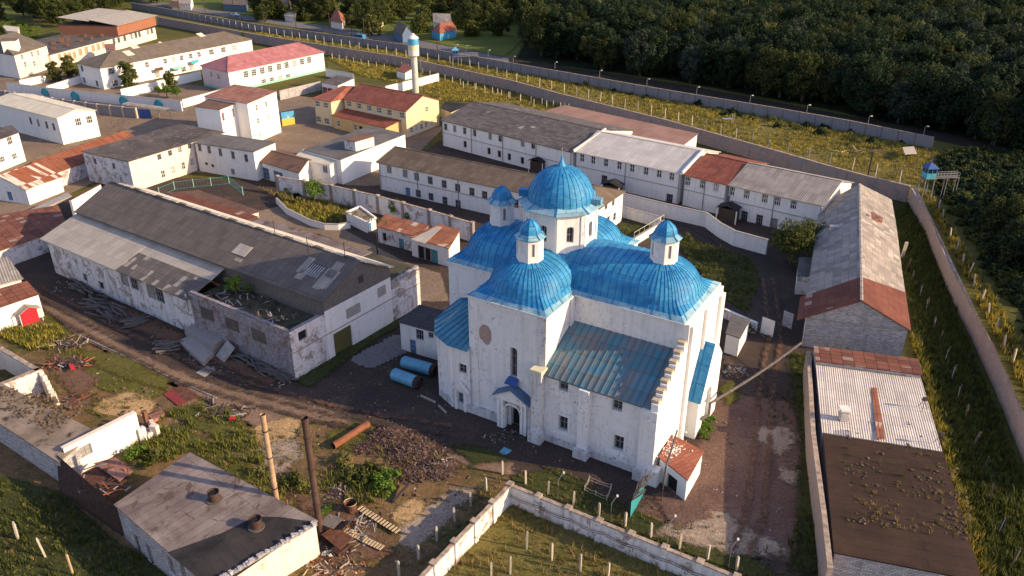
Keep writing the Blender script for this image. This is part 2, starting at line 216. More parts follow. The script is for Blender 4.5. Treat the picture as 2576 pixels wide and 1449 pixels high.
# ---------------- mesh helper
class MB:
    def __init__(s): s.v=[];s.f=[];s.mi=[];s.mats=[]
    def _m(s,m):
        if m not in s.mats: s.mats.append(m)
        return s.mats.index(m)
    def poly(s,pts,m):
        i=len(s.v); s.v+= [tuple(p) for p in pts]; s.f.append(tuple(range(i,i+len(pts)))); s.mi.append(s._m(m))
    def slab(s,pts,th,m,ms=None,up=Vector((0,0,1))):
        """thick plate under the polygon pts (counter-clockwise from above)"""
        pts=[Vector(p) for p in pts]; lo=[p-up*th for p in pts]; ms=ms or m
        s.poly(pts,m); s.poly(lo[::-1],ms)
        for i in range(len(pts)):
            j=(i+1)%len(pts); s.poly([pts[i],lo[i],lo[j],pts[j]],ms)
    def prism(s,pts,z0,z1,m,mt=None):
        a=[Vector((p[0],p[1],z0)) for p in pts]; b=[Vector((p[0],p[1],z1)) for p in pts]; n=len(pts)
        s.poly(b,mt or m); s.poly(a[::-1],m)
        for i in range(n):
            j=(i+1)%n; s.poly([a[i],a[j],b[j],b[i]],m)
    def box(s,c,sx,sy,z0,z1,m,rz=0,mt=None):
        q=[]
        for a,b in ((-1,-1),(1,-1),(1,1),(-1,1)):
            x,y=a*sx/2,b*sy/2; q.append((c[0]+x*math.cos(rz)-y*math.sin(rz),c[1]+x*math.sin(rz)+y*math.cos(rz)))
        s.prism(q,z0,z1,m,mt)
    def bar(s,a,b,w,h,m):
        a=Vector(a);b=Vector(b);d=(b-a)
        if d.length<1e-6: return
        d.normalize(); r=d.cross(Vector((0,0,1)))
        if r.length<.05: r=Vector((1,0,0))
        r.normalize(); u=r.cross(d).normalized()
        q=[r*(-w/2)-u*h/2,r*w/2-u*h/2,r*w/2+u*h/2,-r*w/2+u*h/2]
        A=[a+x for x in q];B=[b+x for x in q]
        s.poly(A[::-1],m);s.poly(B,m)
        for i in range(4): j=(i+1)%4; s.poly([A[i],A[j],B[j],B[i]],m)
    def tube(s,pts,rad,m,n=10,caps=True):
        pts=[Vector(p) for p in pts]; rings=[]
        rs=rad if hasattr(rad,'__len__') else [rad]*len(pts)
        for i,p in enumerate(pts):
            d=(pts[min(i+1,len(pts)-1)]-pts[max(i-1,0)]).normalized()
            r=d.cross(Vector((0,0,1)))
            if r.length<.05: r=d.cross(Vector((0,1,0)))
            r.normalize();u=r.cross(d).normalized()
            rings.append([p+(r*math.cos(2*math.pi*k/n)+u*math.sin(2*math.pi*k/n))*rs[i] for k in range(n)])
        for i in range(len(rings)-1):
            for k in range(n):
                j=(k+1)%n; s.poly([rings[i][k],rings[i][j],rings[i+1][j],rings[i+1][k]],m)
        if caps: s.poly(rings[0][::-1],m); s.poly(rings[-1],m)
    def cyl(s,c,r,z0,z1,m,n=12,r1=None,rot=0,caps=True):
        r1=r if r1 is None else r1
        a=[Vector((c[0]+r*math.cos(2*math.pi*k/n+rot),c[1]+r*math.sin(2*math.pi*k/n+rot),z0)) for k in range(n)]
        b=[Vector((c[0]+r1*math.cos(2*math.pi*k/n+rot),c[1]+r1*math.sin(2*math.pi*k/n+rot),z1)) for k in range(n)]
        for k in range(n): j=(k+1)%n; s.poly([a[k],a[j],b[j],b[k]],m)
        if caps: s.poly(b,m); s.poly(a[::-1],m)
    def build(s,name,parent=None,origin=None,smooth=False):
        org=Vector(origin) if origin is not None else (WL[parent.name] if parent else Vector((0,0,0)))
        V=np.array([tuple(v) for v in s.v],dtype=np.float64)
        me=bpy.data.meshes.new(name)
        me.from_pydata([tuple(v) for v in (V-np.array(org[:]))],[],s.f)
        uvl=me.uv_layers.new(name='UVMap'); uvs=np.zeros((len(me.loops),2)); li=0
        for f in s.f:
            p=V[list(f)]; nrm=np.zeros(3)
            for i in range(1,len(f)-1): nrm+=np.cross(p[i]-p[0],p[i+1]-p[0])
            L=np.linalg.norm(nrm)
            nrm=nrm/L if L>1e-12 else np.array([0,0,1.])
            if abs(nrm[2])>.999:
                u=p[1]-p[0]; u[2]=0; u=u/(np.linalg.norm(u)+1e-9); v=np.cross([0,0,1.],u)
            else:
                u=np.array([-nrm[1],nrm[0],0]); u/=np.linalg.norm(u); v=np.cross(nrm,u)
            uvs[li:li+len(f),0]=p@u; uvs[li:li+len(f),1]=p@v; li+=len(f)
        uvl.data.foreach_set('uv',uvs.ravel())
        for m in s.mats: me.materials.append(M(m))
        me.polygons.foreach_set('material_index',s.mi)
        if smooth: me.polygons.foreach_set('use_smooth',[True]*len(s.f))
        me.update()
        o=bpy.data.objects.new(name,me); COL.objects.link(o)
        if parent: o.parent=parent; o.location=org-WL[parent.name]; WL[o.name]=org
        else: o.location=org; WL[o.name]=org
        return o
WL={}
def tag(o,label=None,cat=None,group=None,kind=None):
    if label:o['label']=label
    if cat:o['category']=cat
    if group:o['group']=group
    if kind:o['kind']=kind
    return o
def thing(name,label,cat,loc=(0,0,0),group=None,rz=0):
    o=bpy.data.objects.new(name,None); COL.objects.link(o); o.location=loc; o.rotation_euler=(0,0,rz); o.empty_display_size=.5
    WL[o.name]=Vector(loc); return tag(o,label,cat,group)
def dup(root,loc,rz=0,sc=None,label=None,group=None):
    r=root.copy(); COL.objects.link(r); r.location=loc; r.rotation_euler=(0,0,rz)
    if sc: r.scale=(sc,)*3 if not hasattr(sc,'__len__') else sc
    if label:r['label']=label
    if group:r['group']=group
    for ch in list(root.children):
        c=ch.copy(); COL.objects.link(c); c.parent=r
        for g in list(ch.children):
            d=g.copy(); COL.objects.link(d); d.parent=c
    return r
# ---------------- windows (shared meshes)
WM={}
def window(root,A,B,t,z,w,h,style='w',depth=.16,name='window'):
    """window centred t metres along the wall A-B, its centre at height z; pane with a frame as sub-part"""
    key=(round(w,1),round(h,1),style,style in 'wgu' and root.name!='church' and random.random()<.22)
    if key not in WM:
        w_,h_=key[0],key[1]
        pm=MB(); pm.poly([(-w_/2-.02,0,-h_/2-.02),(w_/2+.02,0,-h_/2-.02),(w_/2+.02,0,h_/2+.02),(-w_/2-.02,0,h_/2+.02)],{'b':'board','d':'dark_wood','k':'black','r':'maroon_paint','B':'blue_paint','D':'dusty_blue','o':'bright_rust','p':'pink_plaster','G':'olive_gate','T':'teal_paint'}.get(style,'curtain' if key[3] else 'glass'))
        po=pm.build('tmp',origin=(0,0,0)); pme=po.data; bpy.data.objects.remove(po)
        fm=MB(); fw=.11; c={'w':'white_paint','g':'frame_wood','u':'dusty_blue','b':'brown_paint'}.get(style,'frame_wood')
        for x in (-w_/2+fw/2,w_/2-fw/2): fm.box((x,-.03),fw,.07,-h_/2,h_/2,c)
        for zz in (-h_/2,h_/2-fw): fm.box((0,-.03),w_-2*fw,.068,zz,zz+fw,c)
        if style in 'wgu':
            nv=1 if w_<1.15 else 2 if w_<2 else 3; nh=2 if h_<2 else 3
            for i in range(nv):
                x=-w_/2+w_*(i+1)/(nv+1); fm.box((x,-.028),.08,.05,-h_/2+fw,h_/2-fw,c)
            for i in range(1,nh):
                zz=-h_/2+h_*i/nh; fm.box((0,-.026),w_-2*fw,.045,zz-.04,zz+.04,c)
        elif style in 'DBTr':
            for i in (1,2): fm.box((0,-.03),w_*.7,.04,-h_/2+h_*i/3-.25*h_/3,-h_/2+h_*i/3+.02,c)
        if style in 'wg': fm.box((0,-.14),w_+.15,.22,-h_/2-.07,-h_/2-.002,'white_paint')
        fo=fm.build('tmp',origin=(0,0,0)); fme=fo.data; bpy.data.objects.remove(fo)
        pme.name=name; fme.name='frame'; WM[key]=(pme,fme)
    pme,fme=WM[key]
    d=(B-A); d.z=0; d.normalize(); nin=Vector((-d.y,d.x,0))
    o=bpy.data.objects.new(name,pme); COL.objects.link(o); o.parent=root
    o.location=Vector((A.x,A.y,0))+d*t+nin*depth+Vector((0,0,z))-WL[root.name]; o.rotation_euler=(0,0,math.atan2(d.y,d.x))
    f=bpy.data.objects.new('frame',fme); COL.objects.link(f); f.parent=o; f.location=(0,0,0)
    return o
def wallface(mb,A,B,z0,z1,m,holes=(),depth=.16,ztop=None):
    """vertical wall from A to B (outside on the right-hand side) with rectangular holes (t,zc,w,h) and their reveals"""
    A=Vector((A[0],A[1],0));B=Vector((B[0],B[1],0)); d=(B-A);L=d.length;d.normalize(); nin=Vector((-d.y,d.x,0))
    hs=[(max(.05,t-w/2),min(L-.05,t+w/2),max(z0+.02,z-h/2),min(z1-.02,z+h/2)) for t,z,w,h in holes]
    us=sorted({0.,L,*[round(x,3) for h in hs for x in h[:2]]}); zs=sorted({z0,z1,*[round(x,3) for h in hs for x in h[2:]]})
    pt=lambda u,z,dd=0:A+d*u+nin*dd+Vector((0,0,z))
    for i in range(len(us)-1):
        run=None
        for j in range(len(zs)-1):
            uc,zc=(us[i]+us[i+1])/2,(zs[j]+zs[j+1])/2
            inh=any(h[0]<uc<h[1] and h[2]<zc<h[3] for h in hs)
            if inh: continue
            mb.poly([pt(us[i],zs[j]),pt(us[i+1],zs[j]),pt(us[i+1],zs[j+1]),pt(us[i],zs[j+1])],m)
    for h in hs:
        u0,u1,a,b=h
        mb.poly([pt(u0,a),pt(u0,a,depth),pt(u0,b,depth),pt(u0,b)],m); mb.poly([pt(u1,a),pt(u1,b),pt(u1,b,depth),pt(u1,a,depth)],m)
        mb.poly([pt(u0,a),pt(u1,a),pt(u1,a,depth),pt(u0,a,depth)],m); mb.poly([pt(u0,b),pt(u0,b,depth),pt(u1,b,depth),pt(u1,b)],m)
def ws(A,B,specs):
    """window rows on wall A-B: (list of photo x, y first, y last, w, h, style)"""
    out=[]
    for s in specs:
        xs,y0,y1,w,h,st=s[:6]; base=s[6] if len(s)>6 else None
        for i,x in enumerate(xs):
            y=y0 if len(xs)==1 else y0+(y1-y0)*(x-xs[0])/(xs[-1]-xs[0])
            t,z=hit(x,y,A,B)
            if base is not None: z=h/2+base
            out.append((t,z,w,h,st))
    return out
def inset(q,d):
    c=sum(q,Vector((0,0,0)))/len(q); n=len(q); out=[]
    for i in range(n):
        a,b,e=q[i-1],q[i],q[(i+1)%n]
        d1=(b-a).xy.normalized(); d2=(e-b).xy.normalized(); n1=Vector((-d1.y,d1.x)); n2=Vector((-d2.y,d2.x))
        k=d/max(.2,1+n1.dot(n2)); out.append(Vector((b.x+(n1.x+n2.x)*k,b.y+(n1.y+n2.y)*k,b.z)))
    return out
def quad(a,b,c,ze,dp=None):
    A,B,C=P(*a,ze),P(*b,ze),P(*c,ze); D=P(*dp,ze) if dp else A+C-B
    return [A,B,C,D]
def house(name,label,cat,q,ze,roof,wm='white_plaster',rm='grey_roof',hr=2.,ov=.35,wins={},z0=0.,th=.14,inh=3.,parapet=0,side_m=None,wmats=None,group=None,gm=None,keep=None,base=None,ridge_cap=True,ridge_t=.5,rzs=None,belt=0):
    """q: roof edge corners counter-clockwise (edge 0 = q0-q1). roof: gable (ridge along edge 0), hip, flat, shed"""
    c=sum(q,Vector((0,0,0)))/4; root=thing(name,label,cat,(c.x,c.y,z0),group)
    w=inset(q,ov) if ov>0 else [Vector(p) for p in q]
    mb=MB()
    for e in range(4):
        A,B=w[e],w[(e+1)%4]; sp=ws(A,B,wins.get(e,[])); L=(B-A).xy.length
        sp=[s for s in sp if .3<s[0]<L-.3 and s[1]-s[3]/2>z0-.3 and s[1]+s[3]/2<ze+.25]
        wallface(mb,A,B,z0,ze,(wmats or {}).get(e,wm),[(s[0],s[1],s[2],s[3]) for s in sp])
        for s in sp: window(root,A,B,s[0],s[1],s[2],s[3],s[4],name='door' if s[4] in 'DBTrGok' and s[1]-s[3]/2<.35+z0 else 'window')
    rb=MB(); up=Vector((0,0,1))
    def lift(p,z): return Vector((p.x,p.y,z))
    if roof=='gable':
        t=ridge_t; a=q[0].lerp(q[3],t); b=q[1].lerp(q[2],t); ra,rb_=lift(a,ze+hr),lift(b,ze+hr)
        rb.slab([lift(q[0],ze),lift(q[1],ze),rb_,ra],th,rm); rb.slab([lift(q[2],ze),lift(q[3],ze),ra,rb_],th,(side_m or rm))
        wa=w[0].lerp(w[3],t); wb=w[1].lerp(w[2],t); g=gm or wm
        mb.poly([lift(w[1],ze),lift(w[2],ze),lift(wb,ze+hr-th-.03)],g); mb.poly([lift(w[3],ze),lift(w[0],ze),lift(wa,ze+hr-th-.03)],g)
        if ridge_cap: rb.bar(ra,rb_,.35,.1,rm)
    elif roof=='hip':
        m0=q[0].lerp(q[3],.5); m1=q[1].lerp(q[2],.5); d=(m1-m0).normalized(); i2=inh if hasattr(inh,'__len__') else (inh,inh)
        ra=lift(m0+d*i2[0],ze+hr); rb_=lift(m1-d*i2[1],ze+hr); Q=[lift(p,ze) for p in q]
        rb.slab([Q[0],Q[1],rb_,ra],th,rm); rb.slab([Q[2],Q[3],ra,rb_],th,rm); rb.slab([Q[1],Q[2],rb_],th,side_m or rm); rb.slab([Q[3],Q[0],ra],th,side_m or rm)
        for s_,e_ in ((ra,rb_),(Q[0],ra),(Q[1],rb_),(Q[2],rb_),(Q[3],ra)): rb.bar(s_+up*.03,e_+up*.03,.28,.08,rm)
    elif roof=='flat':
        rb.slab([lift(p,ze+th) for p in q],th,rm,wm if parapet else None)
        if parapet:
            for e in range(4): A,B=w[e],w[(e+1)%4]; rb.bar(lift(A,ze+th+parapet/2),lift(B,ze+th+parapet/2),.3,parapet,wm)
    elif roof=='shed':
        zz=rzs or [ze,ze,ze+hr,ze+hr]
        rb.slab([lift(p,z_+th) for p,z_ in zip(q,zz)],th,rm)
        W=[lift(p,ze) for p in w]; T=[lift(p,z_) for p,z_ in zip(w,zz)]
        for e in range(4):
            j=(e+1)%4; pts=[W[e],W[j]]+([T[j]] if T[j].z>W[j].z+.01 else [])+([T[e]] if T[e].z>W[e].z+.01 else [])
            if len(pts)>2: mb.poly(pts,gm or wm)
    if base: 
        for e in range(4): A,B=w[e],w[(e+1)%4]; mb.bar(lift(A,z0+.35),lift(B,z0+.35),.12,.7,base)
    if belt:
        bb_=MB(); A,B=w[0],w[1]; d=(B-A).xy.normalized(); n=Vector((d.y,-d.x,0))*.05
        bb_.bar(lift(A,belt)+n,lift(B,belt)+n,.1,.13,'concrete'); bb_.bar(lift(A,ze-.2)+n,lift(B,ze-.2)+n,.12,.16,wm); bb_.build('string_course',root)
        L=(B-A).xy.length; k_=max(2,int(L/9))
        for i in range(k_+1):
            p=A.lerp(B,min(.995,max(.005,i/k_)))+n*2.4; pb=MB(); pb.tube([(p.x,p.y,.2),(p.x,p.y,ze-.15)],.07,'frame_wood',6); pb.build('downpipe',root)
    mb.build('wall',root); rb.build('roof',root)
    return root,w
# ================= THE CHURCH (local frame u along the nave, v away from the camera)
PH=R(-31.5); OU=Vector((math.cos(PH),math.sin(PH),0)); OV=Vector((-math.sin(PH),math.cos(PH),0)); CO=Vector((-4.7,79.7,0))
def K(u,v,z=0): return CO+OU*u+OV*v+Vector((0,0,z))
church=thing('church','white limewashed cruciform church with blue domes and a tall octagonal drum','church',tuple(K(4.85,11.75)))
def vault(name,apex,inner,Rs,z0,Re,h=3.75,ns=9,ribs=True):
    """barrel running from inner (u,v) to apex, closed by a domed end that flares out to a square eave"""
    ax=Vector((apex[0]-inner[0],apex[1]-inner[1])); L=ax.length; ax.normalize(); sd_=Vector((-ax.y,ax.x))
    st=[]  # (axis point, B-A, Q-A)
    n1=max(2,int(L/.8)); I=Vector(inner); AP=Vector(apex)
    for i in range(n1+1):
        a=I+ax*L*i/n1; st.append((a,sd_*-Rs,sd_*-Rs,i%1==0))
    bnd=[]; ne=int(Re/.78)+1; nw=int(2*Rs/.78)+1
    for i in range(1,ne+1): bnd.append(sd_*-Rs+ax*Re*i/ne)
    for i in range(1,nw+1): bnd.append(ax*Re+sd_*(-Rs+2*Rs*i/nw))
    for i in range(1,ne+1): bnd.append(sd_*Rs+ax*Re*(1-i/ne))
    for b in bnd:
        x,y=b.dot(sd_)/Rs,b.dot(ax)/Re; l=math.hypot(x,y); st.append((AP,b,(sd_*x*Rs+ax*y*Re)/l,True))
    for i in range(1,n1+1): st.append((AP-ax*L*i/n1,sd_*Rs,sd_*Rs,True))
    prof=[(1.045,-.06),(.965,.28),(.905,.72)]+[(.905*math.cos(p),.72+(h-.72)*math.sin(p)) for p in [R(90*k/ns) for k in range(1,ns+1)]]
    g=[]
    for a,B,Q,_ in st:
        row=[]
        for k,(r,z) in enumerate(prof):
            w=min(1.,k/3.5); w=w*w*(3-2*w); o=B.lerp(Q,w)*r; row.append(K(a.x+o.x,a.y+o.y,z0+z))
        g.append(row)
    m=MB()
    for i in range(len(g)-1):
        for k in range(len(prof)-1): m.poly([g[i][k],g[i+1][k],g[i+1][k+1],g[i][k+1]],'pale_blue' if k==0 else 'church_blue')
    o=m.build(name,church,smooth=True)
    s=MB()
    for i in range(0,len(g)):
        if i in(0,len(g)-1): continue
        kmax=len(prof)-1 if i%3==0 or i<=n1 or i>=len(g)-n1-1 else len(prof)-4
        for k in range(1 if i%3 else 0,kmax): s.bar(g[i][k]+Vector((0,0,.02)),g[i][k+1]+Vector((0,0,.02)),.045,.07,'seam_blue')
    s.build('seam',o)
    sk_=MB(); ring=[r[0] for r in g]
    for i in range(len(ring)-1): sk_.bar(ring[i]-Vector((0,0,.10)),ring[i+1]-Vector((0,0,.10)),.16,.16,'church_white')
    sk_.build('cornice',o)
ZE=15.7
vault('front_dome',(4.85,4.85),(4.85,9.2),4.85,ZE,4.85); vault('nave_dome',(17.7,11.75),(7,11.75),5.45,ZE,4.8,h=4.0)
vault('side_dome',(-2.9,11.75),(2.5,11.75),5.45,ZE,4.5,h=4.0); vault('rear_dome',(4.85,19.0),(4.85,14),4.85,ZE,4.9)
def wallUV(name,a,b,z0,z1,wins=(),m='church_white',mb=None,zt=None,depth=.45):
    A,B=K(*a),K(*b); own=mb is None; mb=mb or MB()
    wallface(mb,A,B,z0,z1,m,[w[:4] for w in wins],depth=depth)
    for w in wins: window(church,A,B,*w[:4],w[4],depth=depth-.05,name=w[5] if len(w)>5 else 'window')
    if own: mb.build(name,church)
wb=MB(); T=ZE+.0
wallUV('',(0,0),(9.7,0),0,T,[(5.7,8.6,.95,3.9,'g'),(6.0,1.3,1.3,2.6,'k','doorway')],mb=wb,depth=.6)
wallUV('',(9.7,0),(9.7,6.3),0,T,mb=wb); wallUV('',(0,6.3),(0,0),0,T,mb=wb)
wallUV('',(9.7,6.3),(22.5,6.3),0,T,mb=wb); wallUV('',(22.5,6.3),(22.5,17.2),0,T,[(2.6,11.,.8,2.6,'g')],mb=wb); wallUV('',(22.5,17.2),(9.7,17.2),0,T,mb=wb)
wallUV('',(-7.4,6.3),(0,6.3),0,T,mb=wb); wallUV('',(-7.4,17.2),(-7.4,6.3),0,T,mb=wb); wallUV('',(0,17.2),(-7.4,17.2),0,T,mb=wb)
wallUV('',(9.7,17.2),(9.7,24),0,T,mb=wb); wallUV('',(9.7,24),(0,24),0,T,mb=wb); wallUV('',(0,24),(0,17.2),0,T,mb=wb)
# plaster bands, corner pilasters and plinth of the front arm
for u0,u1,mm_ in ((-.12,1.0,'church_white'),(8.75,9.82,'dirty_white')): wb.box(K((u0+u1)/2,-.06),u1-u0,.16,.9,T-.12,mm_,PH)
wb.box(K(4.87,-.05),9.9,.12,T-.95,T-.1,'church_white',PH)
wb.box(K(1.9,-.2),4.2,.5,0,1.15,'dirty_white',PH)
for v0 in (5.9,): wb.box(K(9.83,v0),.2,.8,9,T-.1,'church_white',PH)
# arch head over the tall window
def arch(mb,a,b,t,ztop,r,m,dep=.45,n=8):
    A=K(*a);d=(K(*b)-A).normalized();nin=Vector((-d.y,d.x,0))
    for s in (-1,1):
        prev=None
        for i in range(n):
            p0,p1=math.pi/2*i/n,math.pi/2*(i+1)/n
            x0,x1=r*math.cos(p0)*s,r*math.cos(p1)*s; za,zb=ztop-r+r*math.sin(p0),ztop-r+r*math.sin(p1)
            q=[A+d*(t+x0)+Vector((0,0,za)),A+d*(t+r*s)+Vector((0,0,za)),A+d*(t+r*s)+Vector((0,0,ztop+.02)),A+d*(t+x1)+Vector((0,0,ztop+.02)),A+d*(t+x1)+Vector((0,0,zb))]
            q=[x+nin*.01 for x in q]
            mb.poly(q if s<0 else q[::-1],m); mb.poly([q[0],q[4],q[4]+nin*dep,q[0]+nin*dep],m)
arch(wb,(0,0),(9.7,0),5.7,10.56,.475,'church_white',.5)
wb.build('wall',church)
bp=MB(); pts=[]
rr=random.Random(3)
for i in range(18):
    a=2*math.pi*i/18; pts.append(K(2.05+.85*math.cos(a)*(1+rr.uniform(-.18,.18)),-.012,11.2+1.25*math.sin(a)*(1+rr.uniform(-.15,.12))))
k=NT('bare_brick',.95,.1); b_,_=k.brick(k.uv,.24,.085,.015,.5,(.20,.085,.06),(.36,.22,.18),(.42,.36,.33)); k.out(k.mix(k.ramp(k.noise(k.geo,1.3,5),.5,.66),b_,(.36,.29,.26)))
bp.poly(pts,'bare_brick'); tag(bp.build('bare_brick_patch',church),'patch of bare brick where the plaster has fallen')
# drum
DU,DV=4.85,11.75; RD=4.25; drum=MB(); vz=[R(22.5+45*i) for i in range(8)]
oc=[(DU+RD*math.cos(a),DV+RD*math.sin(a)) for a in vz]
dr=[]
for i in range(8):
    a,b=oc[i],oc[(i+1)%8]; A,B=K(*a),K(*b); L=(B-A).length
    wallface(drum,A,B,15.,24.,'church_white',[(L/2,21.2,.85,1.9)],.35); arch(drum,a,b,L/2,22.17,.425,'church_white',.34)
    d=(B-A).normalized(); nout=Vector((d.y,-d.x,0))
    for t in (.22,L-.22): drum.box(A+d*t+nout*.03,.36,.14,16,23.9,'church_white',math.atan2(d.y,d.x))
    drum.bar(A+nout*.06+Vector((0,0,23.7)),B+nout*.06+Vector((0,0,23.7)),.2,.3,'church_white')
dro=drum.build('drum',church)
for i in range(8):
    a,b=oc[i],oc[(i+1)%8]; A,B=K(*a),K(*b); w=window(church,A,B,(B-A).length/2,21.2,.85,1.9,'g',depth=.3)
sk_=MB()
for i in range(8):
    a0,a1=vz[i],vz[(i+1)%8]
    o0,o1=K(DU+4.95*math.cos(a0),DV+4.95*math.sin(a0),23.75),K(DU+4.95*math.cos(a1),DV+4.95*math.sin(a1),23.75)
    i0,i1=K(DU+3.7*math.cos(a0),DV+3.7*math.sin(a0),24.35),K(DU+3.7*math.cos(a1),DV+3.7*math.sin(a1),24.35)
    sk_.slab([o0,o1,i1,i0],.08,'pale_blue' if i!=0 else 'grey_wood'); sk_.bar(o0,i0,.1,.1,'seam_blue')
sk_.build('drum_eave',church)
def dome(name,parent,c,r,z0,h,n,m,ribs=0,tip=None,pr=None,smooth=True,rot=0):
    mb=MB(); pr=pr or [(1,0)]+[(math.cos(R(90*k/10)),math.sin(R(90*k/10))) for k in range(1,10)]+[(.02,1)]
    g=[[K(c[0]+r*x*math.cos(2*math.pi*i/n+rot),c[1]+r*x*math.sin(2*math.pi*i/n+rot),z0+h*y) for x,y in pr] for i in range(n)]
    for i in range(n):
        j=(i+1)%n
        for k in range(len(pr)-1): mb.poly([g[i][k],g[j][k],g[j][k+1],g[i][k+1]],m)
    o=mb.build(name,parent,smooth=smooth)
    if ribs:
        s=MB()
        for i in range(0,n,n//ribs):
            for k in range(len(pr)-2 if (i//(n//ribs))%2==0 else len(pr)-4): s.bar(g[i][k],g[i][k+1],.06,.08,'seam_blue')
        s.build('seam',o)
    return o
md=dome('main_dome',church,(DU,DV),3.78,24.2,3.85,64,'church_blue',32)
dome('finial',md,(DU,DV),.62,27.85,1.55,8,'church_blue',pr=[(1,0),(.62,.25),(.3,.55),(.02,1)],smooth=False)
fb=MB(); fb.cyl(K(DU,DV),.04,29.3,30.1,'metal_grey',6); fb.build('finial_rod',md)
bb=MB(); bb.box(K(DU-4.1,DV-1.3),1.1,1.0,24.2,25.0,'seam_blue',PH+.4); bb.build('dormer_hood',md); bb=MB(); bb.box(K(DU+4.1,DV+.9),1.2,1.1,24.1,24.7,'pale_blue',PH+.2); bb.build('dormer_hood',md)
def lantern(u,v,zb,zt):
    m=MB(); o8=[K(u+1.5*math.cos(a),v+1.5*math.sin(a)) for a in vz]
    for i in range(8):
        A,B=o8[i],o8[(i+1)%8]; L=(B-A).length; wallface(m,A,B,zb-.9,zt,'church_white',[(L/2,(zb+zt)/2+.1,.34,1.5)] if i%2==0 else [],.1)
        if i%2==0:
            d=(B-A).normalized(); ni=Vector((-d.y,d.x,0)); c_=(A+B)/2+ni*.1
            m.poly([c_-d*.18+Vector((0,0,(zb+zt)/2-.65)),c_+d*.18+Vector((0,0,(zb+zt)/2-.65)),c_+d*.18+Vector((0,0,(zb+zt)/2+.85)),c_-d*.18+Vector((0,0,(zb+zt)/2+.85))],'frame_wood')
        m.bar(A+Vector((0,0,zt-.12)),B+Vector((0,0,zt-.12)),.18,.24,'church_white')
    lo=m.build('lantern',church); s=MB()
    for i in range(8):
        a0,a1=vz[i],vz[(i+1)%8]; f=lambda a,r,z:K(u+r*math.cos(a),v+r*math.sin(a),z)
        s.slab([f(a0,1.82,zt-.02),f(a1,1.82,zt-.02),f(a1,1.2,zt+.42),f(a0,1.2,zt+.42)],.06,'pale_blue'); s.bar(f(a0,1.82,zt+.02),f(a0,1.2,zt+.46),.07,.07,'seam_blue')
        pr=[(1.25,.38),(1.16,.85),(.9,1.3),(.5,1.65),(.03,1.9)]
        for k in range(4):
            s.poly([f(a0,pr[k][0],zt+pr[k][1]),f(a1,pr[k][0],zt+pr[k][1]),f(a1,pr[k+1][0],zt+pr[k+1][1]),f(a0,pr[k+1][0],zt+pr[k+1][1])],'church_blue')
            s.bar(f(a0,pr[k][0],zt+pr[k][1]),f(a0,pr[k+1][0],zt+pr[k+1][1]),.06,.06,'seam_blue')
    s.build('cap',lo)
for u,v,zb in ((4.85,4.85,19.3),(17.75,11.75,19.5),(-3.1,11.75,19.6),(4.85,18.3,19.3)): lantern(u,v,zb,zb+2.75)
# aisle with the lean-to roof
ai=MB(); wallUV('',(9.7,-.35),(22.4,-.35),0,8.85,[(2.5,8.0,1.15,1.3,'g'),(8.85,7.75,1.15,1.3,'g'),(2.6,3.1,1.15,1.9,'g'),(9.3,3.1,1.15,1.9,'g')],mb=ai,depth=.5)
for u0,w_,zt in ((15.0,1.15,8.7),(22.0,1.0,8.8)):
    ai.box(K(u0,-.72),w_,.75,.0,zt,'church_white',PH); ai.box(K(u0,-.95),w_+.5,1.1,0,1.3,'dirty_white',PH)
ai.box(K(18.6,-.42),2.2,.14,1.25,1.6,'church_white',PH); ai.box(K(12.5,-.42),3.4,.14,1.25,1.6,'church_white',PH)
for uu in (2.6,9.3):
    for s_ in (-.85,.85): ai.box(K(9.7+uu+s_,-.39),.16,.08,2.1,4.6,'church_white',PH)
    ai.box(K(9.7+uu,-.39),1.86,.08,4.602,4.8,'church_white',PH)
ai.box(K(9.35,-.75),1.25,1.1,0,9.2,'dirty_white',PH); ai.box(K(9.35,-1.0),1.6,1.3,0,1.5,'dirty_white',PH); ai.box(K(16,-.42),12.2,.12,0,.9,'dirty_white',PH); ai.box(K(9.35,-.75),1.45,1.3,9.2,9.5,'cap_cream',PH)
ai.build('aisle_wall',church)
ar=MB(); ar.slab([K(9.72,-.72,8.85),K(22.35,-.72,8.85),K(22.35,6.3,12.25),K(9.72,6.3,12.25)],.14,'aisle_blue'); aro=ar.build('aisle_roof',church)
s=MB()
for i in range(17): u=9.75+i*.78; s.bar(K(u,-.70,8.93),K(u,6.28,12.31),.05,.08,'aisle_blue')
s.build('seam',aro)
# stepped gable parapet at the sunlit end
pa=MB(); n=7
for i in range(n):
    v1=6.3-(6.3+.9)*i/n; v0=6.3-(6.3+.9)*(i+1)/n; z=13.35-(13.35-9.7)*i/(n-1)
    pa.prism([K(22.42,v0).xy,K(23.2,v0).xy,K(23.2,v1).xy,K(22.42,v1).xy],0,z,'clean_white','church_white'); 
    pa.prism([K(22.30,v0+.25).xy,K(23.08,v0+.25).xy,K(23.08,v1-.05).xy,K(22.30,v1-.05).xy],z+.003,z+.32,'yellow_limestone')
pa.prism([K(22.52,6.3).xy,K(23.2,6.3).xy,K(23.2,17.2).xy,K(22.52,17.2).xy],0,T-.25,'clean_white')
for v_,w_,zt in ((7.0,.9,15.2),(11.3,.7,15.2),(16.6,1.2,14.7)): pa.prism([K(23.2,v_-w_/2).xy,K(23.55,v_-w_/2).xy,K(23.55,v_+w_/2).xy,K(23.2,v_+w_/2).xy],0,zt,'clean_white')
pa.prism([K(22.3,-1.5).xy,K(24.0,-1.5).xy,K(24.0,-.3).xy,K(22.3,-.3).xy],0,2.0,'church_white')
pa.prism([K(22.5,-1.15).xy,K(23.25,-1.15).xy,K(23.25,-.9).xy,K(22.5,-.9).xy],0,8.9,'church_white')
pa.build('gable_parapet',church)
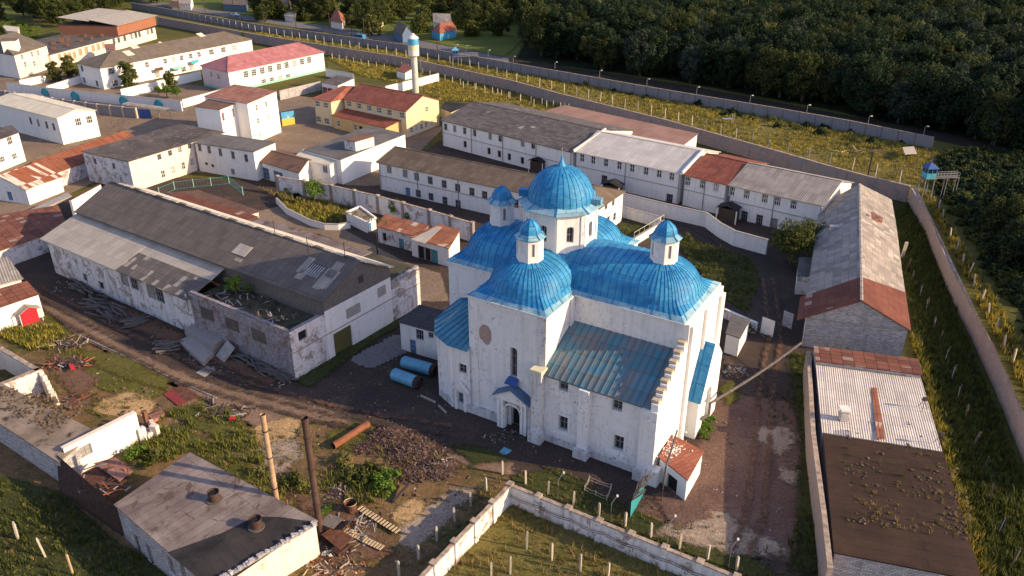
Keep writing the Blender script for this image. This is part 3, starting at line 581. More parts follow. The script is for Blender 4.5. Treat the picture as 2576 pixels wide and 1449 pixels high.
# flying buttress with sloping blue roof and arch
fbm=MB(); zs0,zs1=5.2,11.
A_=[(23.2,8.5),(24.5,8.5),(24.5,11.3),(23.2,11.3)]
fbm.poly([K(23.2,8.5,0),K(24.5,8.5,0),K(24.5,8.5,zs0),K(23.2,8.5,zs0)],'clean_white')
wallface(fbm,K(24.5,8.5),K(24.5,9.2),0,zs0,'clean_white')
wallface(fbm,K(24.5,9.2),K(24.5,15.4),0,zs0,'clean_white',[(2.6,2.6,2.6,5.1)],.5); arch(fbm,(24.5,9.2),(24.5,15.4),2.6,5.15,1.3,'clean_white',.5)
fbm.poly([K(24.5,8.5,zs0),K(24.5,11.3,zs0),K(24.5,11.3,zs1)],'clean_white'); fbm.poly([K(24.5,11.3,zs0),K(24.5,15.4,zs0),K(24.5,15.4,8.),K(24.5,13.3,10.2),K(24.5,11.3,zs1)],'clean_white')
fbm.poly([K(24.5,15.4,0),K(23.2,15.4,0),K(23.2,15.4,8),K(24.5,15.4,8)],'clean_white'); fbm.poly([K(23.2,11.3,zs1),K(24.5,11.3,zs1),K(24.5,13.3,10.2),K(23.2,13.3,10.2)],'clean_white'); fbm.poly([K(23.2,13.3,10.2),K(24.5,13.3,10.2),K(24.5,15.4,8),K(23.2,15.4,8)],'clean_white')
fbm.poly([K(24.02,9.2,0),K(24.02,15.4,0),K(24.02,15.4,5.3),K(24.02,9.2,5.3)],'clean_white')
fbo=fbm.build('buttress',church)
fr=MB(); fr.slab([K(22.6,8.35,zs0-.1),K(24.75,8.35,zs0-.1),K(24.7,11.4,zs1+.2),K(22.6,11.4,zs1+.2)],.14,'church_blue'); fr.bar(K(23.65,8.35,zs0-.02),K(23.65,11.4,zs1+.26),.09,.1,'seam_blue')
for f_ in (.3,.62): fr.bar(K(22.6,8.35+3.05*f_,zs0-.1+6.1*f_+.03),K(24.7,8.35+3.05*f_,zs0-.1+6.1*f_+.03),.05,.06,'seam_blue')
fr.build('buttress_roof',fbo)
# corner annex with the half-octagon teal roof
an=MB(); ap=[(-7.4,6.3),(-7.1,3.6),(-5.2,.8),(-2.6,-.35),(0,-.3)]
ho=[(1.4,6.2,1.1,1.25,'g')]; 
for i in range(len(ap)-1):
    A,B=K(*ap[i]),K(*ap[i+1]); L=(B-A).length; h_=[]
    if i==3: h_=[(1.55,5.8,1.1,1.25,'g'),(1.3,1.2,1.0,2.3,'D')]
    wallface(an,A,B,0,8.9,'church_white',[x[:4] for x in h_],.35)
    for x in h_: window(church,A,B,*x[:4],x[4],depth=.3,name='door' if x[4]=='D' else 'window')
    an.bar(A+Vector((0,0,.5)),B+Vector((0,0,.5)),.35,1.,'dirty_white'); an.cyl(A,.22,0,8.85,'church_white',6)
for u_ in (-1.95,-.65): an.box(K(u_,-.5),.3,.35,0,2.9,'church_white',PH)
an.poly([K(-2.35,-.7,2.9),K(-.25,-.7,2.9),K(-1.3,-.7,3.9)],'church_white'); an.bar(K(-2.5,-.6,2.9),K(-1.3,-.6,4.0),.35,.16,'church_white'); an.bar(K(-1.3,-.6,4.0),K(-.1,-.6,2.9),.35,.16,'church_white'); an.bar(K(-2.4,-.55,2.9),K(-.2,-.55,2.9),.3,.16,'church_white')
an.build('annex_wall',church)
at=MB(); tp=[(-5.6,6.28,11.),(-4.4,6.28,11.3),(-2.6,6.28,11.4),(-1.,6.28,11.5),(-.02,6.28,11.4)]
ex=[(-8.0,6.3),(-7.6,3.3),(-5.5,.4),(-2.7,-.85),(-.02,-.85)]
for i in range(4):
    at.slab([K(*ex[i],8.75),K(*ex[i+1],8.75),K(*tp[i+1]),K(*tp[i])],.1,'teal_roof')
    for f_ in (0,.33,.66): at.bar(K(*ex[i],8.8).lerp(K(*ex[i+1],8.8),f_),(K(*tp[i]).lerp(K(*tp[i+1]),f_))+Vector((0,0,.04)),.06,.08,'seam_blue')
at.build('annex_roof',church)
# portal
po=MB()
for u_,w_ in ((4.3,.35),(4.75,.35),(7.35,.35),(7.8,.35)): po.box(K(u_,-.75 if w_ else 0),w_,.55,0,4.0,'church_white',PH)
po.box(K(6.05,-.6),3.9,.9,4.0,4.5,'church_white',PH); po.poly([K(4.0,-1.06,4.5),K(8.1,-1.06,4.5),K(6.05,-1.06,5.7)],'church_white')
po.box(K(4.2,-.35),.7,.6,0,4.,'church_white',PH);po.box(K(7.95,-.35),.7,.6,0,4.,'church_white',PH)
for i in range(10):
    a0,a1=math.pi*i/10,math.pi*(i+1)/10; po.bar(K(6.05+1.1*math.cos(a0),-.8,2.55+1.1*math.sin(a0)),K(6.05+1.1*math.cos(a1),-.8,2.55+1.1*math.sin(a1)),.2,.2,'church_white')
for u_ in (4.95,7.15): po.box(K(u_,-.6),.2,.5,0,2.55,'church_white',PH)
poo=po.build('portal',church)
pr_=MB(); pr_.slab([K(3.6,-1.3,4.45),K(6.05,-1.3,5.85),K(6.05,.0,5.95),K(3.6,.0,4.55)],.12,'dusty_blue'); pr_.slab([K(6.05,-1.3,5.85),K(8.5,-1.3,4.45),K(8.5,.0,4.55),K(6.05,.0,5.95)],.12,'dusty_blue'); pr_.build('portal_roof',poo)
h2=MB(); h2.slab([K(4.9,-.7,6.1),K(6.6,-.7,6.1),K(6.4,.02,6.75),K(5.1,.02,6.75)],.08,'royal_blue'); h2.build('window_hood',church)
# ================= GROUND
ground('heavy',(.045,.036,.028),(.03,.026,.02),(.03,.034,.014),.2)  # track soil, darkened to carry the forest's shade in its colour
gb=MB(); gb.poly([(-1500,20,-.02),(1500,20,-.02),(1500,2500,-.02),(-1500,2500,-.02)],'grass_mat'); go_=tag(gb.build('ground'),kind='structure'); go_.data.attributes.new('edge','FLOAT','POINT').data.foreach_set('value',[50.]*4)
ZL=[0.]
def sheet(name,pts,mat,jit=.6,step=2.5,z=None):
    """ground sheet: fine grid carrying its distance to the outline, so the material can fray the edge"""
    ZL[0]+=.006; z=ZL[0] if z is None else z; W=np.array([[P(*p).x,P(*p).y] for p in pts]); lo,hi=W.min(0)-1.5,W.max(0)+1.5; ar=abs(sum(W[i][0]*W[i-1][1]-W[i-1][0]*W[i][1] for i in range(len(W))))/2
    cs=min(4.,max(.5,math.sqrt(ar)/45)); nx,ny=int((hi-lo)[0]/cs)+2,int((hi-lo)[1]/cs)+2; gx,gy=np.meshgrid(lo[0]+np.arange(nx)*cs,lo[1]+np.arange(ny)*cs); xy=np.column_stack([gx.ravel(),gy.ravel()])
    d=np.full(len(xy),1e9)
    for i in range(len(W)):
        a,b=W[i-1],W[i]; ab=b-a; t=np.clip(((xy-a)@ab)/(ab@ab+1e-9),0,1); d=np.minimum(d,np.linalg.norm(xy-a-t[:,None]*ab,axis=1))
    ins=np.zeros(len(xy),bool)
    for i in range(len(W)):
        (x1,y1),(x2,y2)=W[i-1],W[i]; c=((y1>xy[:,1])!=(y2>xy[:,1])); ins^=c&(xy[:,0]<(x2-x1)*(xy[:,1]-y1)/((y2-y1) or 1e-9)+x1)
    e=np.where(ins,d,-d); e=e/max(jit,.05)*1.6 if jit<1 else e/1.2
    me=bpy.data.meshes.new(name); idx=np.arange(nx*ny).reshape(ny,nx); q=np.stack([idx[:-1,:-1],idx[:-1,1:],idx[1:,1:],idx[1:,:-1]],-1).reshape(-1,4); q=q[e[q].max(1)>-2.2]
    used=np.unique(q); mp=np.zeros(len(xy),int); mp[used]=np.arange(len(used)); q=mp[q]; V=np.column_stack([xy[used],np.full(len(used),z)])
    me.vertices.add(len(V)); me.vertices.foreach_set('co',V.ravel()); me.loops.add(len(q)*4); me.loops.foreach_set('vertex_index',q.ravel().astype(np.int32)); me.polygons.add(len(q)); me.polygons.foreach_set('loop_start',np.arange(0,len(q)*4,4,dtype=np.int32)); me.polygons.foreach_set('loop_total',np.full(len(q),4,dtype=np.int32)); me.update(calc_edges=True)
    uv=me.uv_layers.new(name='UVMap'); uv.data.foreach_set('uv',V[q.ravel(),:2].ravel()); me.attributes.new('edge','FLOAT','POINT').data.foreach_set('value',e[used]); me.materials.append(M(mat))
    o=bpy.data.objects.new(name,me); COL.objects.link(o); return tag(o,kind='structure')
sheet('meadow',[(-80,60),(360,5),(650,40),(1040,98),(1300,150),(1345,60),(1320,-30),(1200,-45),(-80,-45)],'lush',2,8)
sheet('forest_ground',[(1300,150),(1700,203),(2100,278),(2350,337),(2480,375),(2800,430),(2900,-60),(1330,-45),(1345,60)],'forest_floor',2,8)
sheet('road',[(330,-1),(420,8),(650,42),(900,76),(1040,98),(1160,122),(1300,148),(1300,160),(1160,135),(1030,112),(640,53),(380,12)],'road_mat',.4,8)
sheet('forest_track',[(1280,146),(1700,210),(2100,285),(2400,338),(2700,395),(2700,425),(2400,362),(2100,303),(1700,228),(1280,161)],'heavy',.6,8)  # dirt track; tree shade over it is painted in by the near-black soil
sheet('perimeter_strip',[(360,20),(650,70),(1034,130),(1288,175),(1932,292),(2350,372),(2480,410),(2420,520),(2330,480),(2290,505),(1932,395),(1288,225),(1034,165),(640,105),(390,55)],'dry_grass',.6,6)
sheet('inner_grass',[(640,108),(1034,168),(1288,228),(1932,405),(2280,512),(2225,520),(1760,400),(1400,290),(1110,262),(960,205),(830,205),(820,150)],'grass_mat',.6,6)
sheet('right_strip',[(2225,500),(2290,500),(2330,600),(2420,830),(2560,1180),(2700,1500),(2440,1500),(2370,1150),(2290,850),(2245,620)],'dark_grass',.6,4)
sheet('outer_bank',[(2310,490),(2420,520),(2700,700),(2700,1500),(2560,1100),(2430,800)],'grass_mat',.6,4)
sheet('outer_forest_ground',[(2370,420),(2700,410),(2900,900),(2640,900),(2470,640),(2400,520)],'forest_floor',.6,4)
sheet('courtyard',[(-60,200),(120,170),(500,215),(830,250),(1120,320),(960,480),(700,440),(300,430),(-60,600)],'court',.5,4)
sheet('yard',[(-60,620),(180,500),(300,440),(960,470),(1110,350),(1500,420),(2000,560),(2060,700),(2060,900),(2085,1449),(1990,1449),(1880,1440),(1290,1200),(1200,1180),(1000,1120),(850,1060),(640,1075),(440,965),(200,850),(90,760),(-60,690)],'yard_dark',.5,4)  # dark tone paints in the shade of church and shed
sheet('sun_painted_yard',[(120,770),(215,800),(330,870),(500,950),(640,985),(820,1030),(1100,1140),(1290,1165),(1290,1200),(1200,1180),(1000,1120),(850,1060),(640,1075),(440,965),(200,850),(90,760)],'yard',.5,3)  # paler yard up to the church's shadow edge, sunlight put into the colour
sheet('old_asphalt',[(1770,1020),(1840,990),(1990,1010),(2035,1150),(2040,1300),(1990,1420),(1880,1400),(1700,1320),(1600,1290),(1640,1240),(1740,1230)],'asphalt_old',.7,3)
sheet('gravel_patch',[(1700,1300),(1750,1285),(1830,1290),(1870,1340),(1900,1390),(1780,1350)],'pale_gravel',.6,1.5)
sheet('rust_soil',[(1590,1300),(1640,1290),(1680,1310),(1640,1335),(1590,1325)],'rust_soil',.4,1.5)
sheet('lane',[(540,560),(700,520),(760,560),(860,575),(1020,660),(1110,690),(1130,760),(1040,760),(1020,670),(800,590)],'court',.4,3)
sheet('asphalt_lane',[(1700,560),(1960,640),(2010,700),(2060,860),(2050,1000),(1990,1020),(1850,900),(1880,760),(1900,690),(1780,600)],'yard_dark',.5,3)
sheet('waste_ground',[(-60,800),(100,800),(210,860),(430,970),(640,1080),(850,1062),(1000,1122),(1200,1182),(1290,1200),(1050,1460),(560,1460),(-60,1460)],'soil',.5,3)
sheet('weedy_ground',[(100,860),(215,880),(420,985),(400,1000),(330,1010),(200,960),(130,900)],'grass_mat',.5,2)
for i,(pts,m) in enumerate([([(250,1010),(330,985),(400,1015),(370,1050),(280,1050),(230,1040)],'sand'),([(570,1120),(640,1075),(720,1050),(760,1060),(740,1110),(640,1150),(590,1170)],'sand'),([(1010,1320),(1150,1225),(1210,1230),(1140,1300),(1040,1390),(1000,1370)],'pale_gravel'),([(975,1290),(1050,1250),(1075,1290),(1010,1330)],'sand'),([(640,1130),(740,1100),(770,1150),(690,1200)],'pale_gravel')]): sheet('sand' if m=='sand' else 'gravel',pts,m,.7,1.)
sheet('enclosure_grass',[(1283,1262),(1100,1460),(1960,1475),(1800,1440)],'dry_grass',.4,3)
sheet('fence_verge',[(1290,1200),(1400,1180),(1470,1220),(1600,1290),(1700,1330),(1880,1400),(1960,1449),(1880,1450),(1285,1225)],'dark_grass',.4,2)
sheet('brick_paving',[(895,905),(1000,850),(1010,885),(935,922)],'paving',.3,3)
sheet('left_verge',[(-60,1180),(150,1240),(300,1370),(560,1500),(-60,1500)],'dark_grass',.4,3)
sheet('monastery_grass',[(1700,590),(1880,650),(1915,700),(1880,790),(1800,740),(1720,640)],'dark_grass',.6,2)
sheet('flowerbed',[(1560,560),(1640,570),(1600,620),(1540,640)],'dark_grass',.4,2)
sheet('orchard_grass',[(1270,145),(1345,75),(1330,20),(1100,0),(980,60),(1040,98)],'lush',1,6)
for i,(pts,mt,j) in enumerate([([(1895,1075),(1990,1080),(2000,1120),(1960,1150),(1900,1110)],'pale_gravel',.9),([(1960,1180),(2010,1190),(2000,1225),(1965,1215)],'pale_gravel',.9),([(1640,1345),(1720,1300),(1830,1310),(1960,1370),(1990,1400),(1850,1400)],'pale_gravel',.9),([(1640,1255),(1740,1240),(1790,1300),(1700,1335)],'asphalt_old',.9),([(1980,900),(2030,890),(2050,1200),(2060,1440),(2010,1449),(2005,1290),(2015,1100)],'dark_grass',.9),
 ([(1810,975),(1850,955),(1860,1010),(1825,1025)],'grass_mat',.9),([(200,880),(320,900),(430,960),(420,985),(300,950),(210,910)],'grass_mat',.9),([(430,1030),(520,1020),(600,1060),(640,1090),(560,1110),(470,1075)],'grass_mat',.9),([(340,1110),(450,1070),(520,1110),(640,1180),(700,1250),(600,1220),(480,1140),(400,1150)],'grass_mat',.9),([(820,1100),(900,1060),(960,1090),(880,1150)],'grass_mat',.9),([(1130,1120),(1230,1130),(1280,1160),(1200,1175)],'dark_grass',.9),([(960,1010),(1060,1020),(1180,1080),(1120,1090),(1000,1050)],'heavy',.9),([(740,960),(840,900),(900,850),(1030,775),(1040,800),(900,890),(780,980)],'dark_grass',.9),
 ([(280,760),(480,850),(700,960),(680,975),(450,880),(250,790)],'rust_soil',.9),([(700,1230),(900,1290),(1000,1400),(820,1440),(800,1310)],'rust_soil',.9),([(130,880),(250,960),(200,1010),(130,940)],'rust_soil',.9)]):
    if mt!='heavy': sheet('path' if 'g' not in mt else 'ground_patch',pts,mt,j)
# ================= BUILDINGS
H_=house
# -- the big shed, frame t along the long wall, v across it
SN0=P(738,955); SL=P(141,687); SU=(SN0-SL).normalized(); SV=Vector((-SU.y,SU.x,0)); 
def G(t,v,z=0): return SL+SU*t+SV*v+Vector((0,0,z))
sh=thing('workshop_shed','long derelict workshop with grey corrugated roof, half its lower roof lost, peeling white walls','workshop',tuple(G(28,12)))
wa=MB(); TL=56.4
hs=[(*hit(x,y,G(0,0),G(TL,0)),w,h,s) for x,y,w,h,s in ((214,698,1.2,1.3,'g'),(312,699,2.0,2.6,'g'),(336,709,2.0,2.6,'g'),(379,731,2.0,2.6,'g'),(401,741,2.0,2.6,'g'),(255,718,1.3,1.3,'k'))]
wallface(wa,G(0,0),G(36.5,0),0,6.1,'worn_white',[h[:4] for h in hs],.25)
for h in hs: window(sh,G(0,0),G(36.5,0),*h,depth=.2)
wallface(wa,G(36.5,0),G(TL,0),0,7.0,'dark_white_brick')
for t0 in (38.6,43.8,49.): wa.bar(G(t0,-.05,4.6),G(t0+2.6,-.05,4.6),.06,1.7,'dark_felt')
wallface(wa,G(0,24.5),G(0,0),0,6.1,'worn_white')
gs=[(2.0,5.7,1.4,1.3,'k'),(8.6,1.75,3.3,3.5,'G'),(21.2,6.,1.7,1.5,'g'),(22.,3.,.01,.01,'g')][:3]
wallface(wa,G(TL,0),G(TL,5.9),0,7.0,'worn_white',[gs[0][:4]],.2); window(sh,G(TL,0),G(TL,5.9),*gs[0],depth=.16)
wallface(wa,G(TL,5.9),G(TL,18.4),0,7.3,'white_plaster',[(2.7,1.75,3.3,3.5)],.25); window(sh,G(TL,0),G(TL,24),*gs[1],depth=.2,name='gate')
wallface(wa,G(TL,18.4),G(TL,24.5),0,6.4,'worn_white'); wallface(wa,G(TL,24.5),G(0,24.5),0,6.2,'worn_white')
for t_,zz,w_ in ((6.0,5.3,2.6),(11.6,5.9,1.6),(14.4,6.0,1.6)): wa.box(G(TL+.02,5.9+t_-1),.08,w_,zz-.7,zz+.7,'concrete',math.atan2(SU.y,SU.x)); 
wa.bar(G(TL+.03,0,3.95),G(TL+.03,24.5,3.95),.1,.12,'concrete')
for t_ in (0.5,1,2,3): wa.bar(G(TL,18.7+t_*1.4,6.5),G(TL,19.9+t_*1.4,6.5+.1*t_),.5,.3,'white_brick')
# parapet backs of the roofless part
for a,b in (((36.6,.3),(TL-.3,.3)),((TL-.3,.3),(TL-.3,5.6))): wa.bar(G(*a,6.8),G(*b,6.8),.5,.45,'dark_white_brick')
wa.poly([G(TL-.01,5.9,7.3),G(TL-.01,18.4,7.3),G(TL-.01,18.4,8.7),G(TL-.01,12.6,11.9),G(TL-.01,5.9,8.7)],'grey_wood'); wa.poly([G(0,18.4,6),G(0,5.9,6),G(0,5.9,8.7),G(0,12.4,11.9),G(0,18.4,8.7)],'grey_wood')
for v in (5.95,): wallface(wa,G(0,v),G(TL,v),5.4,8.75,'grey_wood')
wa.poly([G(TL+.02,12.3,8.7),G(TL+.02,13.2,8.7),G(TL+.02,13.2,9.7),G(TL+.02,12.3,9.7)],'dark_wood')
wa.build('wall',sh)
ro=MB(); ro.slab([G(-.6,5.5,8.75),G(TL+.5,5.5,8.95),G(TL+.5,12.6,12.15),G(-.6,12.6,12.0)],.13,'shed_grey'); ro.slab([G(TL+.5,18.8,8.9),G(-.6,18.8,8.8),G(-.6,12.6,12.0),G(TL+.5,12.6,12.15)],.13,'cream_sheet')
for i in range(28): ro.bar(G(i*2+.2,12.6,12.1+random.uniform(-.02,.05)),G(i*2+1.9,12.6,12.1),.5,.12,'shed_pale' if i%3 else 'shed_grey')
ro.build('upper_roof',sh)
lr=MB(); lr.slab([G(-.7,-.7,6.1),G(20,-.7,6.1),G(20,5.95,8.3),G(-.7,5.95,8.3)],.13,'shed_pale'); lr.slab([G(20.003,-.7,6.1),G(36.8,-.7,6.05),G(36.8,3.4,7.4),G(20.003,3.4,7.42)],.13,'shed_mixed'); lr.slab([G(20.003,3.403,7.42),G(36.8,3.403,7.4),G(36.8,5.95,8.3),G(20.003,5.95,8.3)],.13,'shed_pale'); lr.build('lower_roof',sh)
pt_=MB()
for x,y,w_,h_ in ((610,630,2.8,1.9),(770,668,1.3,2.9),(762,688,1.3,2.2),(842,680,1.5,2.8),(822,705,2.2,3.6),(600,655,1.4,.6)):
    rr_=ray(x,y); A=G(-.6,5.5,8.8);n_=(SU.cross((G(0,12.6,12.0)-G(0,5.5,8.75)).normalized())).normalized(); tt=(A-Vector((0,0,CH))).dot(n_)/rr_.dot(n_); c_=Vector((0,0,CH))+rr_*tt+n_*.12
    sl_=(G(0,12.6,12.0)-G(0,5.5,8.75)).normalized(); pt_.slab([c_-SU*w_/2-sl_*h_/2,c_+SU*w_/2-sl_*h_/2,c_+SU*w_/2+sl_*h_/2,c_-SU*w_/2+sl_*h_/2],.04,'shed_pale' if x==610 else 'pale_grey',up=n_); pt_.build('odd_roofing_sheet',sh); pt_=MB()
c_=G(50.6,9.2,10.62); 
for k_ in range(6): pt_.bar(c_+SU*(k_*.42)+sl_*-1.,c_+SU*(k_*.42)+sl_*1.,.2,.05,'metal_grey')
pt_.slab([c_+SU*-.3-sl_*1.1-n_*.02,c_+SU*2.5-sl_*1.1-n_*.02,c_+SU*2.5+sl_*1.1-n_*.02,c_-SU*.3+sl_*1.1-n_*.02],.03,'black',up=n_)
pt_.build('bare_rafters',sh)
fl=MB(); fl.slab([G(36.6,.2,5.9),G(TL-.3,.2,5.9),G(TL-.3,5.9,6.1),G(36.6,5.9,6.1)],.3,'moss_rubble'); r_=random.Random(5)
for i in range(110):
    t,v=r_.uniform(37.5,TL-1),r_.uniform(.8,5.6); a=r_.uniform(0,3.1); l=r_.uniform(.4,1.8); fl.bar(G(t,v,6.12+r_.uniform(0,.2)),G(t+l*math.cos(a),min(5.8,v+l*math.sin(a)*.7),6.15+r_.uniform(0,.5)),.15,.08,r_.choice(['dark_wood','grey_wood','dark_wood','concrete']))
fl.build('roofless_bay_debris',sh)
rf=MB(); rf.slab([G(0,18.4,6.6),G(TL,18.4,6.6),G(TL,24.6,6.3),G(0,24.6,6.3)],.2,'moss_rubble'); rf.slab([G(22,21.0,6.62),G(47,21.3,6.62),G(47,24.7,6.5),G(22,24.7,6.5)],.15,'pale_felt'); rf.slab([G(0,19.4,6.65),G(21,19.6,6.65),G(21,24.7,6.5),G(0,24.7,6.5)],.15,'right_brown')
for i in range(150):
    t,v=r_.uniform(18,TL-1),r_.uniform(18.8,21); a=r_.uniform(0,3.1); l=r_.uniform(.2,.9); rf.bar(G(t,v,6.7),G(t+l*math.cos(a),v+l*math.sin(a),6.75+r_.uniform(0,.2)),.25,.14,r_.choice(['dark_wood','concrete','grey_wood','rust','wall_top']))
rf.build('side_roof',sh)
sp=MB(); 
for x,y in ((464,733),): b=G(*[(36.2,-.35)][0],4.); sp.tube([b,b+Vector((0,0,2.6))],.12,'metal_grey',8)
sp.build('stovepipe',sh)
for px,top,bot in (((692),545,590),((775),585,630),((868),605,646)):
    z=12.1; b=P(px,bot,z); m=MB(); m.cyl(b,.05,11.5,14.2,'dark_rust',6); m.build('antenna_mast',sh)
# -- barracks behind the shed
A_,B_=P(946,408,5.9),P(1506,527,5.9); d_=(B_-A_).normalized(); o_=P(1568,480,5.9)-B_; o_=o_-d_*o_.dot(d_); q=[A_,B_,B_+o_,A_+o_]
H_('barracks','two-storey white barracks with brown corrugated gable roof right behind the blue domes','barracks',q,5.9,'hip','white_plaster','brown_grey',2.0,inh=(.6,4.),belt=3.1,wins={0:[([979,1019,1048,1082,1117,1151,1187,1219],426,491,1.25,1.6,'g'),([1297],512,512,1.3,1.7,'d'),([1026],482,482,1.2,1.7,'B'),([1052,1084,1119,1152],487,513,1.3,1.6,'g'),([1290,1305],585,590,1.2,1.6,'g')],1:[([1511,1525,1543],524,508,1.1,1.5,'g'),([1512,1530,1546],565,545,1.1,1.5,'g')]})
# -- long building of four differently roofed houses
def row(name,label,a,b,rb_,ze,hr,rm,wins,wm='white_plaster',cat='building',left=False,**k):
    A,B=P(*a,ze),P(*b,ze); R_=P(*rb_,ze+hr); o_=Vector((R_.x,R_.y,ze))-(A if left else B); d=(B-A).normalized(); o_=(o_-d*o_.dot(d))*2.
    return H_(name,label,cat,[A,B,B+o_,A+o_],ze,'gable',wm,rm,hr,wins={0:wins},belt=3.35,**k)
TW=[row('long_house','two-storey white house with dark patched slate roof at the left end of the long terrace',(1106,302),(1440,384),(1480,318),6.3,2.4,'old_slate',[([1121,1144,1169,1194,1233,1258,1315,1341,1400,1428],319,384,1.05,1.6,'g'),([1170,1230,1256,1281,1314],363,404,1.0,1.6,'k')]),
row('long_house','two-storey white terrace house with pale white corrugated roof behind the drum',(1443,381),(1714,438),(1745,375),6.4,2.4,'white_sheet',[([1464,1492,1524,1558,1590,1625,1658,1690],397,443,1.1,1.75,'w'),([1520,1684,1724],452,511,1.4,1.9,'g')]),
row('long_house','white terrace house with short red-brown seamed metal roof',(1717,439),(1831,466),(1857,403),6.3,2.2,'red_roof',[([1730,1767,1801],456,471,1.2,1.8,'w')]),
row('long_house','white terrace house with long pale grey corrugated roof at the right end of the terrace',(1832,466),(2072,519),(2115,455),6.3,2.4,'pale_grey',[([1841,1878,1924,1956,1996],481,515,1.2,1.8,'w'),([1790,1872,1910,1947],524,562,1.3,2.0,'g'),([1826],533,533,2.,2.2,'k')])]
for k_,(rt_,w_) in enumerate(TW[:2]):
    m=MB(); a_,b_=w_[1],w_[2]; mid=a_.lerp(b_,.5); d_=(w_[1]-w_[0]).normalized()*.35
    for p_,q_ in ((a_,mid),): m.bar(Vector((p_.x,p_.y,6.55))+d_,Vector((q_.x,q_.y,8.95))+d_,.35,.55,'clean_white' if k_ else 'peach_plaster')
    m.build('fire_wall',rt_)
# porches on the terrace
for (x,y,w_,lb) in ((1542,462,4.2,'dark arched porch roof over a door of the white-roofed terrace house'),(1835,520,4.0,'small dark gabled porch over the entrance of the pale grey roofed terrace house'),(1355,402,3.8,'dark lean-to porch beside the slate-roofed terrace house')):
    c=P(x,y,2.8); t=thing('porch',lb,'porch',(c.x,c.y,0)); d_=Vector((math.cos(R(-33)),math.sin(R(-33)),0)); n_=Vector((d_.y,-d_.x,0))
    m=MB(); a=c-d_*w_/2;b=c+d_*w_/2; m.slab([a+n_*1.5,c+n_*1.5+Vector((0,0,.7)),c-n_*1.2+Vector((0,0,.7)),a-n_*1.2],.12,'tar_black'); m.slab([c+n_*1.5+Vector((0,0,.7)),b+n_*1.5,b-n_*1.2,c-n_*1.2+Vector((0,0,.7))],.12,'tar_black'); m.build('roof',t)
    for s_ in (a,b):
        m=MB(); m.box(s_+n_*1.3+d_*(.15 if s_ is a else -.15),.18,.18,0,2.75,'white_paint'); m.build('post',t)
    m=MB(); m.prism([(a+d_*.3+n_*.9).xy,(b-d_*.3+n_*.9).xy,(b-d_*.3-n_*1).xy,(a+d_*.3-n_*1).xy],0,2.6,'dark_wood' ); m.build('vestibule',t)
# -- flat red-brown roofed hall behind the terrace
q=quad((1330,292),(1712,372),(1756,345),5.2,(1420,272)); H_('low_hall','low hall with faded red and grey flat sheet roof squeezed behind the terrace','hall',q,5.2,'shed','white_plaster','rust_flat',.7,ov=.2)
# -- long house on the right
q=quad((2022,800),(2292,832),(2244,500),4.6,(2062,516)); A,B,C,D=q
rt=thing('long_barn','long barn on the right, grey corrugated gable roof turning red-brown near the camera','barn',tuple((A+C)/2*1.0)[:2]+(0,))
m=MB(); w=inset(q,.35); zr=8.1; ra=A.lerp(B,.5);rb=D.lerp(C,.5); ra.z=rb.z=zr
for e in range(4): wallface(m,w[e],w[(e+1)%4],0,4.6,'white_brick' if e in(0,) else 'peeling_white')
wm_=w[0].lerp(w[1],.5); m.poly([Vector((w[0].x,w[0].y,4.6)),Vector((w[1].x,w[1].y,4.6)),Vector((wm_.x,wm_.y,zr-.2))],'white_brick'); wm2=w[3].lerp(w[2],.5); m.poly([Vector((w[2].x,w[2].y,4.6)),Vector((w[3].x,w[3].y,4.6)),Vector((wm2.x,wm2.y,zr-.2))],'white_brick')
m.bar(Vector((w[0].x,w[0].y-.05,4.5)),Vector((w[1].x,w[1].y-.05,4.4)),.2,.15,'concrete'); m.build('wall',rt)
f0=.155; Lf=lambda s_,f,o=0:Vector(A.lerp(D,f) if s_<0 else B.lerp(C,f)); rg=lambda f:ra.lerp(rb,f)
m=MB(); up=Vector((0,0,1)); m.slab([Lf(-1,0)-Vector((.9,0,.25)),rg(0),rg(f0),Lf(-1,f0)-Vector((.9,0,.25))],.15,'right_brown'); m.slab([rg(0),Lf(1,0),Lf(1,f0+.07),rg(f0)],.15,'right_brown')
m.build('brown_roof',rt); m=MB(); m.slab([Lf(-1,f0),rg(f0),rg(1),Lf(-1,1)],.15,'right_grey')
for i in range(8):  # gentle sag of the old slope
    fa,fb_=f0+.07+(1-f0-.07)*i/8,f0+.07+(1-f0-.07)*(i+1)/8; sg=lambda f:Vector((0,0,-.18*math.sin((f-f0)*9)))
    m.slab([rg(fa),Lf(1,fa)+sg(fa),Lf(1,fb_)+sg(fb_),rg(fb_)],.15,'right_grey')
m.slab([rg(f0),Lf(1,f0+.07),Lf(1,f0+.0701),rg(f0+.07)],.15,'right_grey')
for i in range(24): m.bar(rg(i/24)+up*.06,rg((i+.9)/24)+up*.06,.35,.1,'shed_pale')
m.build('grey_roof',rt)
m=MB(); c=P(2190,543,7.); m.box((c.x,c.y),2.6,3.0,5.2,7.1,'rust_roof',R(10)); m.box((c.x-1.2,c.y+.2),.3,3.2,5.5,7.6,'pale_grey',R(10)); m.build('dormer',rt)
m=MB(); c=P(2105,575,6.); m.box((c.x,c.y),2.2,.9,5.,6.5,'white_sheet'); m.build('skylight',rt)
q=quad((2005,695),(2058,697),(2060,650),3.2); H_('lean_to','low white lean-to with grey roof against the left side of the long barn','lean-to',q,3.2,'flat','peeling_white','grey_felt',ov=.1)
